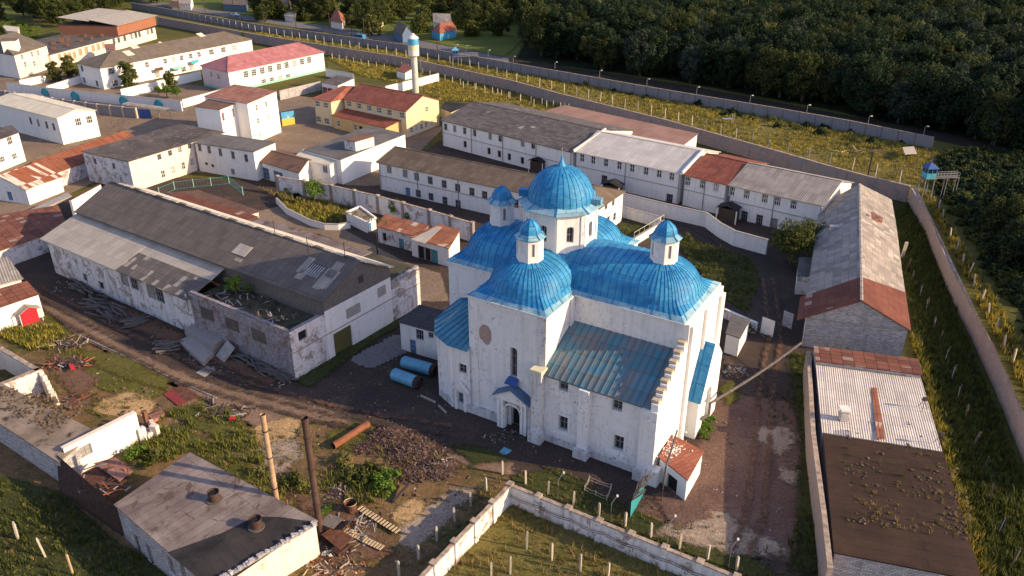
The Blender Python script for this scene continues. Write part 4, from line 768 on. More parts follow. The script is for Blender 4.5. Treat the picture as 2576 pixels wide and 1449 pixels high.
# -- low flat-roofed range at lower right
q=quad((2052,910),(2320,945),(2310,905),4.3,(2046,872)); H_('roof_strip_building','narrow shed with rusty corrugated roof strip under the brick gable of the barn','shed',q,4.3,'flat','white_brick','rust_tiles',ov=.1)
q=quad((2068,1090),(2370,1138),(2312,948),3.5,(2050,911)); wr,_=H_('sheet_roof_building','low building with whitish patchwork sheet roof and a rust-red strip','building',q,3.5,'shed','peeling_white','right_white',.25,ov=.1)
m=MB(); a,b,c_,d_=[P(*p,3.86) for p in ((2192,975),(2206,975),(2226,1105),(2207,1105))]; m.slab([a,d_,c_,b][::-1],.02,'garage_rust'); m.build('rust_strip',wr)
m=MB(); c_=P(2120,1055,3.7); m.box(c_,.8,.8,3.5,4.8,'white_brick'); m.box(c_,1.1,1.1,5.0,5.2,'white_paint'); m.box(c_,.5,.5,4.8,5.0,'black'); m.build('chimney',wr)
q=quad((2097,1392),(2470,1465),(2372,1140),3.4,(2070,1092)); H_('tar_roof_building','low white brick building with dark brown tarred roof, weeds growing on it','building',q,3.4,'flat','white_brick','right_tar',ov=.15)
m=MB(); 
for a,b in (((2035,885),(2047,1090)),((2047,1090),(2075,1300)),((2075,1300),(2090,1430))): m.prism([(P(*a,3.5)+Vector(v)).xy for v in ((-.3,0,0),(.2,0,0))]+[(P(*b,3.5)+Vector(v)).xy for v in ((.2,0,0),(-.3,0,0))][::1],0,3.5,'perimeter_plaster','wall_top') if 0 else m.prism([(P(*b,3.5)+Vector((-.3,0,0))).xy,(P(*b,3.5)+Vector((.2,0,0))).xy,(P(*a,3.5)+Vector((.2,0,0))).xy,(P(*a,3.5)+Vector((-.3,0,0))).xy],0,3.6,'perimeter_plaster','wall_top'); A_,B_=P(*a),P(*b); 
tag(m.build('pipe_gallery_kerb'),'crumbling pale masonry ledge along the left edge of the low right-hand roofs','ledge')
# -- bottom-left workshop
q=quad((287,1272),(560,1475),(800,1312),4.2,(478,1140)); q=[P(287,1272,4.2),P(520,1475,4.2),P(800,1312,4.2),P(478,1140,4.2)]
wr,w=H_('foreground_workshop','flat-roofed brick workshop with pale panelled felt roof and tar stains in the lower left','workshop',q,4.2,'flat','white_brick','pale_felt',ov=.15,wmats={1:'peach_plaster'},wins={0:[([346,376],1367,1391,.9,2.1,'g'),([431,460],1422,1437,.9,2.1,'g')]})
m=MB(); tp=[P(*p,4.355) for p in ((560,1340),(640,1300),(700,1300),(796,1313),(560,1474),(525,1474),(420,1390))]; m.poly(tp,'tar_black')
m.build('tar_patch',wr); m=MB()
for a,b in (((530,1475),(800,1315)),): 
    for i in range(40): p=P(*a,4.35).lerp(P(*b,4.35),i/40); m.box((p.x,p.y),.25,.4,4.3,4.45+random.uniform(0,.3),'white_brick',R(30)+random.uniform(-.3,.3))
m.build('parapet_bricks',wr)
for (x,y,lb) in ((540,1252,'round metal roof vent standing alone in the middle of the pale felt roof'),(645,1320,'round metal roof vent at the edge of the tar stain on the felt roof')):
    c=P(x,y+6,4.35); m=MB(); m.cyl(c,.5,4.35,5.35,'metal_grey' if 0 else 'chimney_steel',18,caps=False); m.cyl(c,.42,4.35,5.2,'black',18); m.cyl(c,.56,5.2,5.36,'chimney_steel',18,caps=False); m.cyl(c,.75,4.352,4.45,'dark_felt',18); o=m.build('roof_vent',origin=(c.x,c.y,4.35)); tag(o,lb,'roof vent')
# rusty lean-to wall between
A,B=P(150,1170,2.2),P(290,1272,4.1); 
t=thing('rusty_lean_to','collapsing lean-to of dark rusty sheets between the two foreground roofs','lean-to',(A.x,A.y,0)); m=MB()
m.poly([P(150,1240),P(310,1352),B,A+Vector((0,0,1.4))],'dark_rust'); m.build('sheet_wall',t); m=MB()
m.slab([P(190,1200,2.4),P(290,1255,2.8),P(330,1190,2.8),P(290,1150,2.4)],.06,'rust'); m.slab([P(235,1165,2.9),P(290,1150,2.9),P(335,1185,3.0),P(300,1210,3.)],.05,'rust_roof')
for i in range(26): a=P(random.uniform(190,330),random.uniform(1160,1240),2.9); b=a+Vector((random.uniform(-2,2),random.uniform(-1.5,1.5),random.uniform(-.2,.4))); m.bar(a,b,.12,.06,random.choice(['rust','dark_wood','metal_grey','bright_rust']))
m.build('fallen_roof_sheets',t)
# ruin with rubble roof, left
q=[P(-90,1010,3.2),P(150,1168,3.2),P(240,1085,3.4),P(-20,955,3.2)]
wr,w=H_('ruined_outbuilding','ruined outbuilding, its flat roof covered with crumbled rubble, at the left edge','ruin',q,3.3,'flat','white_brick','rubble_felt',ov=.1)
m=MB(); a,b,c_=P(160,1168,2.6),P(345,1030,3.6),P(362,1100,1.5); 
A,B=P(182,1205),P(360,1110); wallface(m,A,B,0,3.9,'clean_white',[(*hit(209,1137,A,B),1.9,1.3)],.25); d=(B-A).normalized(); n_=Vector((-d.y,d.x,0)); m.bar(A+n_*.25+Vector((0,0,3.92)),B+n_*.25+Vector((0,0,3.92)),.6,.12,'peach_plaster'); m.build('wall',wr); window(wr,A,B,*hit(209,1137,A,B),1.9,1.3,'g')
m=MB(); m.bar(B+n_*.6+Vector((0,0,1.)),B+n_*3.6+Vector((0,0,.6)),.5,1.9,'peach_plaster'); wallface(m,B+n_*.5,A+n_*.5,0,3.85,'peeling_white')
for i in range(24): m.box((B.x+random.uniform(-.3,1.2),B.y+random.uniform(-.5,2.5)),random.uniform(.3,.9),random.uniform(.3,.7),0,abs(random.gauss(0,.95))+.2,random.choice(['peach_plaster','old_brick','peeling_white']),random.uniform(0,3))
m.build('broken_end_wall',wr)
# roofless ruin above it
t=thing('roofless_ruin','roofless white-walled ruin beside the ruined outbuilding','ruin',tuple(P(60,960))); m=MB(); pts=[(-60,985),(100,960),(160,1030)]; 
Q=[P(-80,1000),P(10,1030),P(118,985),P(20,925),P(-90,940)]
for i in range(4):
    a,b=Q[i],Q[i+1]; wallface(m,a,b,0,3.2,'peeling_white'); d=(b-a).normalized(); n_=Vector((-d.y,d.x,0)); wallface(m,b+n_*.5,a+n_*.5,0,3.2,'peach_plaster'); m.bar(a+n_*.25+Vector((0,0,3.2)),b+n_*.25+Vector((0,0,3.2)),.6,.15,'wall_top')
a,b=P(118,985),P(150,1025)
for i in range(7): p=a.lerp(b,i/7); m.box(p,.5,.7,0,3.0-.35*i+.2*math.sin(i*3),'peach_plaster',R(40)+.3*math.sin(i))
m.build('wall',t)
# -- white house with red porch
q=[P(-95,800,3.6),P(100,742,3.6),P(60,722,3.6),P(-120,775,3.6)]
q=[P(-60,795,3.5),P(100,741,3.5),P(72,722,3.5),P(-90,770,3.5)]; wr,w=H_('cottage','small white cottage with rusty tiled roof and a red porch','cottage',q,3.5,'shed','clean_white','rust_tiles',.9,ov=.15)
c=P(75,815,1.2); d=(w[1]-w[0]).normalized(); n_=Vector((d.y,-d.x,0)); b0=w[0]+d*((P(78,812)-w[0]).dot(d)); b0.z=0
t=thing('red_porch','red wooden porch with grey gabled roof on the cottage wall','porch',tuple(b0)); m=MB(); m.prism([(b0-d*1.1+n_*.02).xy,(b0-d*1.1+n_*1.0).xy,(b0+d*1.1+n_*1.0).xy,(b0+d*1.1+n_*.02).xy][::1],0,2.0,'red_paint'); m.poly([b0-d*1.3+n_*1.3+Vector((0,0,2.)),b0+d*1.3+n_*1.3+Vector((0,0,2.)),b0+n_*1.3+Vector((0,0,2.75))],'red_paint'); m.build('body',t)
m=MB(); z2=Vector((0,0,2.05)); m.slab([b0-d*1.6+n_*1.5+z2,b0+n_*1.5+z2+Vector((0,0,.8)),b0+z2+Vector((0,0,.8)),b0-d*1.6+z2],.08,'pale_grey'); m.slab([b0+n_*1.5+z2+Vector((0,0,.8)),b0+d*1.6+n_*1.5+z2,b0+d*1.6+z2,b0+z2+Vector((0,0,.8))],.08,'pale_grey'); m.build('roof',t)
for s_ in (-1.4,1.4): m=MB(); m.box(b0+d*s_+n_*1.4,.1,.1,0,2.05,'white_paint'); m.build('post',t)
q=[P(-70,722,4.),P(56,690,4.),P(20,648,4.),P(-100,670,4.)]; H_('shed','shed with ribbed pale roof edge cut by the left frame edge above the cottage','shed',q,3.2,'shed','peeling_white','pale_grey',.8,ov=.3)
q=[P(-80,660,3.2),P(172,572,3.2),P(150,530,3.2),P(-80,570,3.2)]; H_('tiled_shed','wide low shed with patched dark red roof left of the long workshop','shed',q,3.2,'shed','worn_white','rust_tiles',1.0,ov=.3)
# -- rust and white striped roof
q=[P(64,478,3.4),P(158,444,3.4),P(290,352,3.4),P(0,0,3.4)]; 
q=[P(64,478,3.4),P(157,444,3.4),P(117,408,3.4),P(20,440,3.4)]
A,B=P(64,478,3.3),P(158,443,3.3); dd=(B-A).normalized(); nn=Vector((-dd.y,dd.x,0)); q=[A,B,B+nn*13,A+nn*13]; wr,w=H_('striped_roof_shed','shed with rust and white striped metal gable roof, end wall in shade','shed',q,3.3,'gable','clean_white','patch_rust',2.2,ov=.3,wmats={3:'white_plaster'},wins={3:[([25],493,493,1.2,1.8,'B')]})
q=[B+dd*.1,B+dd*.1+dd*27,B+dd*27+nn*7.5,B+dd*.1+nn*7.5]; q=[Vector((p.x,p.y,3.3)) for p in (B+dd*.1+nn*3,B+dd*26+nn*3,B+dd*26+nn*13,B+dd*.1+nn*13)]; H_('rusty_roof_shed','long narrow shed with orange rusty roof running up behind the peach two-storey block','shed',q,3.3,'gable','worn_white','orange_rust',2.0,ov=.2)
# -- left white blocks
q=[P(142,298,6.6),P(243,277,6.6),P(82,236,6.6),P(-30,255,6.6)]; A,B,C,D=q
H_('gabled_white_block','big white two-storey block with pale, nearly flat gable roof at the left','building',[D,A,B,C],6.6,'gable','white_plaster','cream_sheet',1.2,ov=.3,wmats={1:'clean_white'},wins={0:[([77,96,117,135],304,319,1.1,1.8,'g'),([100,132],350,355,1.4,2.2,'d')],1:[([197,225],307,301,1.5,1.9,'w'),([180,207],356,348,1.6,1.9,'w')]})
q=[P(-60,374,6.6),P(49,334,6.6),P(30,316,6.6),P(-80,345,6.6)]; H_('white_block','white two-storey block with brown roof cut by the left frame edge','building',q,6.6,'flat','clean_white','dark_felt',ov=.2,wins={0:[([6,37],401,393,1.5,1.3,'w'),([25],354,354,1.6,1.8,'w')]})
# -- peach L-shaped block (two parts) and shaded wing
q=[P(204,382,6.4),P(323,408,6.4),P(640,272,6.4),P(510,262,6.4)]; A,B=q[0],q[1]; e=(P(487,358,6.4)-B); C=B+e*1.55; q=[A,B,C,A+(C-B)]
H_('peach_block','two-storey peach and white block with dark patchy flat roof','building',q,6.4,'flat','peeling_white','dark_felt',ov=.2,wmats={1:'peach_plaster',0:'peeling_white'},wins={0:[([239,286],406,418,.9,1.3,'g')],1:[([401,428,452,477],395,367,1.0,1.2,'g'),([411,436,462,484],438,408,1.0,1.7,'w'),([389],457,457,1.1,2.1,'r')]})
A2,B2=P(487,360,6.4),P(638,383,6.4); C2=P(695,358,6.4); q=[A2,B2,C2,A2+(C2-B2)]
H_('shaded_wing','white two-storey wing with grey flat roof joined to the peach block','building',q,6.35,'flat','white_plaster','grey_felt',ov=.2,wmats={1:'clean_white'},wins={0:[([502,526,554,586,619],371,398,.95,1.7,'g'),([519,535],412,417,.8,.7,'k'),([586],432,432,1.,1.3,'g'),([628],446,446,1.0,2.2,'k')]})
# -- three-storey white block with brown roof
q=[P(512,243,9.9),P(622,262,9.9),P(698,235,9.9),P(590,218,9.9)]; H_('tall_white_block','tall white block with brown metal roof beside the yellow house','building',q,9.9,'shed','clean_white','rust_roof',.5,ov=.2,wins={1:[([646,670],271,262,.9,1.5,'w'),([650,676],304,295,.9,1.5,'w'),([655],340,340,.9,1.5,'w')]})
q=[P(488,269,9.3),P(553,277,9.3),P(603,258,9.3),P(530,247,9.3)]; H_('stair_block','lower white block with red door in front of the tall white block','building',q,9.3,'flat','clean_white','brown_felt',ov=.15,wins={1:[([562],297,297,.9,1.9,'r',6.5),([587],291,291,.9,1.9,'p',6.5)]})
q=[P(546,327,6.5),P(700,372,6.5),P(716,330,6.5),P(560,300,6.5)]; A,B=P(530,342,6.5),P(640,300,6.5)
# -- yellow house
ye=6.7; yA,yB=P(785,248,ye),P(1021,281,ye); q=[yA+Vector((0,0,0)),P(1021,281,ye),P(1108,251,ye),P(785,248,ye)+(P(1108,251,ye)-P(1021,281,ye))]
L0=P(861,248,ye); R0=P(1021,281,ye); u_=(R0-L0).normalized(); v_=Vector((-u_.y,u_.x,0)); LW=(P(861,248,ye)-P(785,248,ye)); 
q0=[L0,R0,P(1108,251,ye),L0+(P(1108,251,ye)-R0)]
wr,w=H_('yellow_house','yellow two-storey house with red metal hipped roof and a single-storey red-roofed front annex','house',q0,ye,'gable','yellow_plaster','red_roof',2.6,ov=.35,wmats={0:'yellow_plaster',1:'yellow_plaster'},wins={0:[([878,903,928,953,979,1011],261,290,1.7,1.5,'w')],1:[([1074],275,275,1.1,1.4,'w'),([1036,1049,1061,1073,1085],327,310,1.1,1.5,'w')]})
a0=P(785,248,ye); b0=P(832,256,ye); c0=P(861,248,ye); q1=[a0,b0,b0+(c0-b0)*4.2,a0+(c0-b0)*4.2]
wr2,_=H_('yellow_wing','yellow wing with brighter red hipped roof at the left end of the yellow house','house',q1,ye+.02,'hip','yellow_plaster','bright_red_roof',1.9,ov=.35,inh=2.5,wins={0:[([798,819],261,265,1.6,1.5,'w'),([801,822],300,305,1.6,1.6,'w')]})
an_=[P(835,292,3.5),P(968,324,3.5),P(1020,307,3.5),P(868,268,3.5)]; A3=P(833,292,3.2);B3=P(970,324,3.2); q=[A3,B3,B3+v_*8,A3+v_*8]
H_('front_annex','single-storey ochre annex with sloping red-brown roof in front of the yellow house','annex',q,3.3,'shed','ochre_plaster','red_roof',1.1,ov=.25,wins={0:[([851,893],311,320,1.1,1.6,'w'),([908],326,326,1.3,1.8,'k')]})
# -- white block with grey flat roof
q=[P(735,397,5.4),P(857,403,5.4),P(1021,338,5.4),P(919,318,5.4)]; B4=P(857,403,5.4);C4=P(1021,338,5.4);A4=P(764,378,5.4); q=[A4,B4,C4,A4+(C4-B4)]
wr,w=H_('grey_flat_block','white block with grey flat roof in front of the yellow house','building',q,5.4,'flat','white_plaster','grey_felt',ov=.15,wmats={1:'clean_white'})
q=[P(735,398,4.4),P(829,416,4.4),P(856,402,4.9),P(764,378,4.9)]; H_('lean_to','white lean-to with cream sheet roof in front of the grey flat-roofed block','lean-to',q,4.3,'shed','white_plaster','cream_sheet',.8,ov=.2,wins={0:[([771,818],415,426,1.2,1.5,'g')]})
q=[P(864,351,7.6),P(893,358,7.6),P(942,344,7.6),P(912,336,7.6)]; H_('roof_hut','small white stair hut on the grey flat roof','hut',q,7.6,'flat','peeling_white','brown_felt',ov=.1,z0=5.55)
q=[P(650,402,4.2),P(752,432,4.2),P(800,395,4.2),P(705,372,4.2)]; H_('gatehouse','low gatehouse with brown plank roof and grey gate left of the cream lean-to','gatehouse',q,3.9,'gable','white_plaster','brown_felt',1.2,ov=.4,wins={0:[([665,700],425,440,3.,2.6,'D',0)]})
# -- pink-roofed building
q=[P(502,165,6.2),P(573,182,6.2),P(817,131,6.2),P(0,0,6.2)]; A,B,C=q[:3]; q=[B,C,A+(C-B),A]
H_('pink_roof_building','two-storey white building with pinkish-red hipped roof and a green painted base','building',q,6.2,'hip','clean_white','magenta_roof',3.0,ov=.35,inh=(6,5),wmats={3:'pink_plaster'},base='green_dado',wins={0:[([619,639,660,680,702,721,741,760,778],187,151,1.9,2.1,'w'),([664,684,705,725,744,762],207,186,1.9,2.0,'w')],3:[([531,549],187,192,1.4,1.8,'w')]})
# -- long white building with hip roof
q=[P(190,158,6.6),P(250,172,6.6),P(636,99,6.6),P(0,0,6.6)]; A,B,C=q[:3]; q=[B,C,A+(C-B),A]
wr,_=H_('long_white_building','long two-storey white building with grey hipped roof, a small turquoise balcony and green canopy','building',q,6.6,'hip','clean_white','grey_roof',3.0,ov=.35,inh=(9,7),wmats={3:'white_plaster'},wins={0:[([281],179,179,2.,1.9,'w'),([370,416,436,457,480,501],163,137,1.5,1.8,'w'),([532,562,590],131,120,2.1,1.9,'w'),([396,421,462,482],189,170,1.9,1.8,'w'),([290],209,209,2.,1.8,'w')],3:[([206],172,172,1.4,1.8,'g'),([212,244],202,210,1.4,1.8,'g')]})
m=MB()
for x,y,a_,b_ in ((323,134,2.6,3.),(337,117,2.6,2.6),(505,88,2.4,2.4),(402,107,1.,.8)):
    pn=(q[1]-q[0]).cross(Vector((q[0].lerp(q[3],.5).x,q[0].lerp(q[3],.5).y,9.6))-q[0]).normalized(); rr_=ray(x,y); tt=(q[0]-Vector((0,0,CH))).dot(pn)/rr_.dot(pn); c_=Vector((0,0,CH))+rr_*tt+pn*.1; e1_=(q[1]-q[0]).normalized(); e2_=pn.cross(e1_); m=MB()
    m.slab([c_-e1_*a_/2-e2_*b_/2,c_+e1_*a_/2-e2_*b_/2,c_+e1_*a_/2+e2_*b_/2,c_-e1_*a_/2+e2_*b_/2],.05,'cream_sheet',up=pn); m.build('new_roof_sheet',wr)
def onwall(px,py,A,B): t,z=hit(px,py,A,B); d=(B-A).xy.normalized(); return Vector((A.x+d.x*t,A.y+d.y*t,z)),Vector((d.x,d.y,0)),Vector((d.y,-d.x,0))
for px,py,mt,nm in ((484,153,'cyan_paint','balcony'),(394,172,'rust','balcony'),(441,168,'green_dado','canopy')):
    p,d,n_=onwall(px,py,q[0],q[1]); m=MB(); c_=p+n_*.6
    if nm=='canopy': m.slab([c_-d*1.8-n_*.6,c_-d*1.8+n_*1.2-Vector((0,0,.4)),c_+d*1.8+n_*1.2-Vector((0,0,.4)),c_+d*1.8-n_*.6],.1,mt)
    else:
        m.box(c_,3.,1.2,p.z-.7,p.z-.55,'concrete',math.atan2(d.y,d.x)); 
        m.box(c_+n_*.58,3.,.06,p.z-.55,p.z+.4,mt,math.atan2(d.y,d.x))
    m.build(nm,wr)
# -- peach low range and brick block at the top left
q=[P(120,140,4.6),P(389,70,4.6),P(330,56,4.6),P(90,106,4.6)]; A,B=P(126,139,4.5),P(391,69,4.5); d=(B-A).normalized(); n_=Vector((-d.y,d.x,0)); q=[A,B,B+n_*26,A+n_*26]
wr,w=H_('peach_range','low peach range with dark flat roof and brick chimneys','building',q,4.5,'flat','peach_plaster','dark_felt',ov=.15,wins={0:[([150,164,175,187],144,138,1.6,2.2,'b'),([202,217,234,247,260],131,114,1.8,2.2,'b'),([287,299,314,331,342,351,372,382],104,78,1.6,2.,'g')]})
for x,y,s_ in ((157,103,2.2),(170,110,1.6),(205,100,1.8),(216,88,1.3),(228,83,1.3),(232,95,1.2),(258,88,1.2),(135,107,2.),(135,120,1.8),(172,97,2.)):
    c_=P(x,y+4,4.7); m=MB(); m.box(c_,s_*.75,s_*.45,4.6,5.7+(1. if s_>2.1 else 0),'old_brick',.4); m.box(c_,s_*.75+.2,s_*.45+.2,5.7+(1. if s_>2.1 else 0),5.85+(1. if s_>2.1 else 0),'dark_felt',.4); m.build('chimney',wr)
A,B=P(297,62,9.6),P(398,38,9.6); A=Vector((A.x,A.y,9.6)); A,B=P(300,90,4.7),P(400,76,4.7); A,B=P(300,90,4.7),P(396,63,4.7); d=(B-A).normalized(); n_=Vector((-d.y,d.x,0)); A+=Vector((0,0,4.3))-n_*0;B+=Vector((0,0,4.3)); q=[A+n_*.3,B+n_*.3,B+n_*25,A+n_*25]
wr,_=H_('brick_loft','red brick upper storey with two large pale sheet roofs over the peach range','building',q,8.2,'flat','red_brick','tar_black',ov=.1,z0=4.65); m=MB()
for f0_,f1_,z0_,z1_ in ((-.03,.50,8.5,10.3),(.47,1.02,9.9,10.9)): m.slab([Vector((p.x,p.y,z_)) for p,z_ in ((q[0].lerp(q[3],f0_)-d*.2,z0_),(q[1].lerp(q[2],f0_)+d*.6,z0_),(q[1].lerp(q[2],f1_)+d*.6,z1_),(q[0].lerp(q[3],f1_)+d*1.,z1_))],.12,'brick_block_roof')
m.build('sheet_roof',wr)
q=[Vector((p.x,p.y,10.4)) for p in (A+n_*14-d*1,B+n_*14-d*3,B+n_*26-d*3,A+n_*26-d*1)]
# -- pinkish house with turret
q=[P(-60,150,8.),P(38,135,8.),P(120,111,8.),P(60,84,8.)]; A,B,C=P(-80,118,8.),P(34,136,8.),P(119,111,8.); q=[B,C,A+(C-B),A]; wr,w=H_('pink_house','pinkish two-storey house with grey hipped roof and a small square turret at the left edge','house',q,7.6,'hip','pink_plaster','grey_roof',4,ov=.3,inh=(4,4),wmats={3:'white_plaster',0:'peach_plaster'},wins={0:[([56,81,96],143,133,1.3,1.8,'w'),([34,64,87,102],165,158,1.3,1.8,'w')]})
c_=P(24,100,11.5); m=MB(); m.box(c_,4.4,4.4,6,11.5,'clean_white',.35); m.box(c_,4.9,4.9,11.5,11.75,'grey_roof',.35); tw=m.build('turret',wr)
# -- garages and small huts mid
def hut(name,label,cat,px,ze,roof,wm,rm,hr,wins={},**k): return H_(name,label,cat,[P(*p,ze) for p in px],ze,roof,wm,rm,hr,wins=wins,**k)
hut('garage','low garage with patched rusty metal roof and a teal doorway between shed and brick wall','garage',[(947,571),(1044,596),(1080,578),(969,548)],3.0,'shed','peeling_white','garage_rust',.6,{0:[([967],596,596,.9,1.6,'k'),([1010],615,615,1.1,1.9,'T',0)]},ov=.15)
hut('garage','white garage with half pale, half rust-red roof and a turquoise door','garage',[(1031,598),(1130,627),(1158,588),(1106,572)],3.4,'shed','white_plaster','garage_rust',.5,{0:[([1060,1076],628,634,1.6,2.4,'k',0),([1092],644,644,1.6,2.4,'T',0)]},ov=.15)
m=MB(); a,b,c_,d_=[P(*p,3.95) for p in ((1033,597),(1068,608),(1112,574),(1100,571))]; a.z=b.z=3.62;c_.z=d_.z=4.1; m.slab([a,b,c_,d_],.05,'shed_pale'); tag(m.build('roof_sheet'),'pale corrugated sheet lying on the left half of the white garage roof','roof sheet')
hut('roofless_hut','small roofless white hut with a blue door beside the curved wall','hut',[(869,538),(921,563),(947,552),(906,522)],1.9,'flat','clean_white','rubble_felt',0,{1:[([930],572,572,.8,1.7,'B',0)]},ov=.1,parapet=.3)
hut('side_shed','white side shed with dark plank roof beside the church, two tanks in front','shed',[(1000,811),(1112,842),(1150,800),(1056,776)],4.3,'shed','white_plaster','plank_roof',.5,{0:[([1056],842,842,1.2,1.5,'g'),([1084],843,843,.8,.8,'g'),([1040],884,884,.95,2.1,'B',0)]},ov=.2)
rta,_=hut('red_annex','small white annex with rust-red sloping roof littered with fallen plaster at the church corner','annex',[(1657,1152),(1730,1211),(1771,1137),(1690,1095)],2.9,'flat','clean_white','bright_red_roof',0,{0:[([1690],1216,1216,1.5,1.9,'k',0)]},ov=.12)
r_=random.Random(9)
for i in range(1): 
    m=MB()
    for k_ in range(130):
        f=abs(r_.gauss(0,.23)); c_=P(1692+r_.gauss(0,16),1128+r_.gauss(0,13),3.05); s_=r_.uniform(.04,.16); m.box(c_,s_,s_*.8,3.05,3.05+s_*.7,'clean_white',r_.uniform(0,3))
    tag(m.build('fallen_plaster'),'scatter of white fallen plaster lumps on the red annex roof','plaster',kind='stuff')
hut('flat_shed','small shed with pale grey flat roof behind the church buttress','shed',[(1825,840),(1862,853),(1888,805),(1840,792)],2.9,'flat','white_plaster','grey_felt',0,{},ov=.1)
hut('pump_hut','small white hut with dark red roof beside the water tower','hut',[(996,178),(1019,184),(1040,178),(1018,165)],2.6,'shed','clean_white','red_roof',.7,{},ov=.2)
hut('garage_row','white flat-roofed garage with dark red doors behind the yellow house','garage',[(808,208),(850,216),(890,198),(848,190)],4.0,'flat','white_plaster','dark_felt',0,{0:[([816,830,844],222,226,2.3,2.8,'r',0)]},ov=.15)
hut('dark_flat_shed','low dark flat-roofed shed between the yellow house and the slate-roofed terrace','shed',[(1108,272),(1135,283),(1185,262),(1120,257)],4.0,'flat','yellow_plaster','tar_black',0,{},ov=.2)
# entry hall at small size: 1-storey white with canopy in left compound
hut('small_brick_annex','small brown-roofed annex on the end of the long white building','annex',[(264,122),(290,128),(290,110),(262,112)],5.,'flat','pink_plaster','rust_roof',0,{},ov=.1)
# village houses
def vh(label,px,ze,hr,wm,rm,roof='gable',**k): hut('village_house',label,'house',px,ze,roof,wm,rm,hr,ov=.3,**k)
vh('blue village house with bright red hipped roof beyond the road',[(1106,84),(1149,74),(1146,66),(1084,76)],3.2,3.0,'sky_blue_paint','bright_red_roof','hip',inh=3)
vh('village house with grey gable roof and blue gate beyond the road',[(988,78),(1012,88),(1038,82),(1020,66)],3.2,3.2,'dusty_blue','grey_roof')
vh('white village house with pale roof behind the red-roofed blue house',[(1090,56),(1137,60),(1130,46),(1088,46)],4.5,3,'clean_white','pale_grey')
vh('village house with orange-red pyramid roof among the trees',[(830,52),(860,58),(870,44),(838,38)],3.,4.0,'peach_plaster','bright_red_roof','hip',inh=4)
vh('village house with pale brown hipped roof among the trees',[(922,50),(952,58),(965,46),(934,36)],3.,4.0,'peach_plaster','pale_grey','hip',inh=4)
vh('dark grey-roofed village house beside the road near the top edge',[(684,16),(720,26),(738,8),(705,2)],3.2,3.,'dark_wood','grey_roof')
vh('small pale-roofed village shed by the fence near the top edge',[(714,40),(742,43),(754,34),(728,30)],2.4,2,'peeling_white','pale_grey')
vh('far village house with grey roof at the top edge left of the road bend',[(560,10),(620,14),(626,0),(575,-6)],3.2,3,'dusty_blue','grey_roof')
vh('white village house at the very top left of the road',[(430,8),(480,10),(486,-2),(440,-4)],3.2,3,'clean_white','pale_grey')
vh('low pale shed in the garden at the left edge',[(5,76),(45,80),(50,70),(18,66)],2.2,1.2,'peeling_white','cream_sheet')
leaf('leaf_forest',(.020,.032,.011),(.062,.074,.019))
# ================= WALLS AND FENCES
def wallrun(name,label,tops,h,th=.35,m='perimeter_concrete',cap='wall_top',pill=0,cat='wall',z0=0,pm=None,caph=.1):
    W=[P(*p,h) for p in tops]; c=W[len(W)//2]; root=thing(name,label,cat,(c.x,c.y,0)); mb=MB(); cb=MB()
    for i in range(len(W)-1):
        a,b=W[i],W[i+1]; d=(b-a).xy.normalized(); n=Vector((-d.y,d.x)); ex=d*th*.0
        q=[a.xy-n*th/2-ex,b.xy-n*th/2+ex,b.xy+n*th/2+ex,a.xy+n*th/2-ex]; mb.prism(q,z0,h-caph,m)
        q=[a.xy-n*(th/2+.06),b.xy-n*(th/2+.06),b.xy+n*(th/2+.06),a.xy+n*(th/2+.06)]; cb.prism(q,h-caph+.002,h,cap)
    mb.build('wall_panel',root); cb.build('coping',root)
    if pill:
        for i in range(len(W)-1):
            a,b=W[i],W[i+1]; L=(b-a).length; k=max(1,int(L/pill))
            for j in range(k+ (i==len(W)-2)):
                p=a.lerp(b,j/k); d=(b-a).xy.normalized(); pb=MB(); pb.box(p,th+.25,th+.3,z0,h+.05,pm or m,math.atan2(d.y,d.x)); pb.box(p,th+.35,th+.4,h+.052,h+.17,cap,math.atan2(d.y,d.x)); pb.build('pillar',root)
    return root
w1=wallrun('perimeter_wall','outer grey concrete perimeter wall running beside the road and the forest',[(330,6),(644,60),(1029,113),(1158,135),(1288,158),(1508,196),(1627,217),(1752,238),(1932,267),(2140,303),(2350,345)],3.0,.3,'perimeter_concrete')
jm=MB(); W=[P(*p,3.0) for p in [(644,60),(1029,113),(1158,135),(1288,158),(1508,196),(1627,217),(1752,238),(1932,267),(2140,303),(2350,345)]]
for i in range(len(W)-1):
    a,b=W[i],W[i+1]; n=int((b-a).length/4)
    for j in range(n): p=a.lerp(b,j/n); jm.box((p.x,p.y),.2,.42,0,2.92,'grey_wood',math.atan2((b-a).y,(b-a).x))
jm.build('panel_joint',w1)
wallrun('perimeter_wall','inner peeling brick perimeter wall parallel to the outer one',[(395,42),(644,86),(1034,147),(1288,202),(1410,235),(1588,279),(1673,300),(1770,327),(1932,372),(2082,415),(2182,442),(2290,467)],3.5,.45,'perimeter_plaster')
rt=thing('perimeter_wall','thick rough brick perimeter wall descending on the right from the corner by the guard tower','wall',tuple(P(2422,811)))
Rp=[P(*p,3.6) for p in ((2303,466),(2357,577),(2427,724),(2477,829),(2537,949),(2590,1070),(2640,1180))]; Lp=[P(*p) for p in ((2283,516),(2322,580),(2377,724),(2422,811),(2482,924),(2544,1086),(2590,1200))]
m=MB()
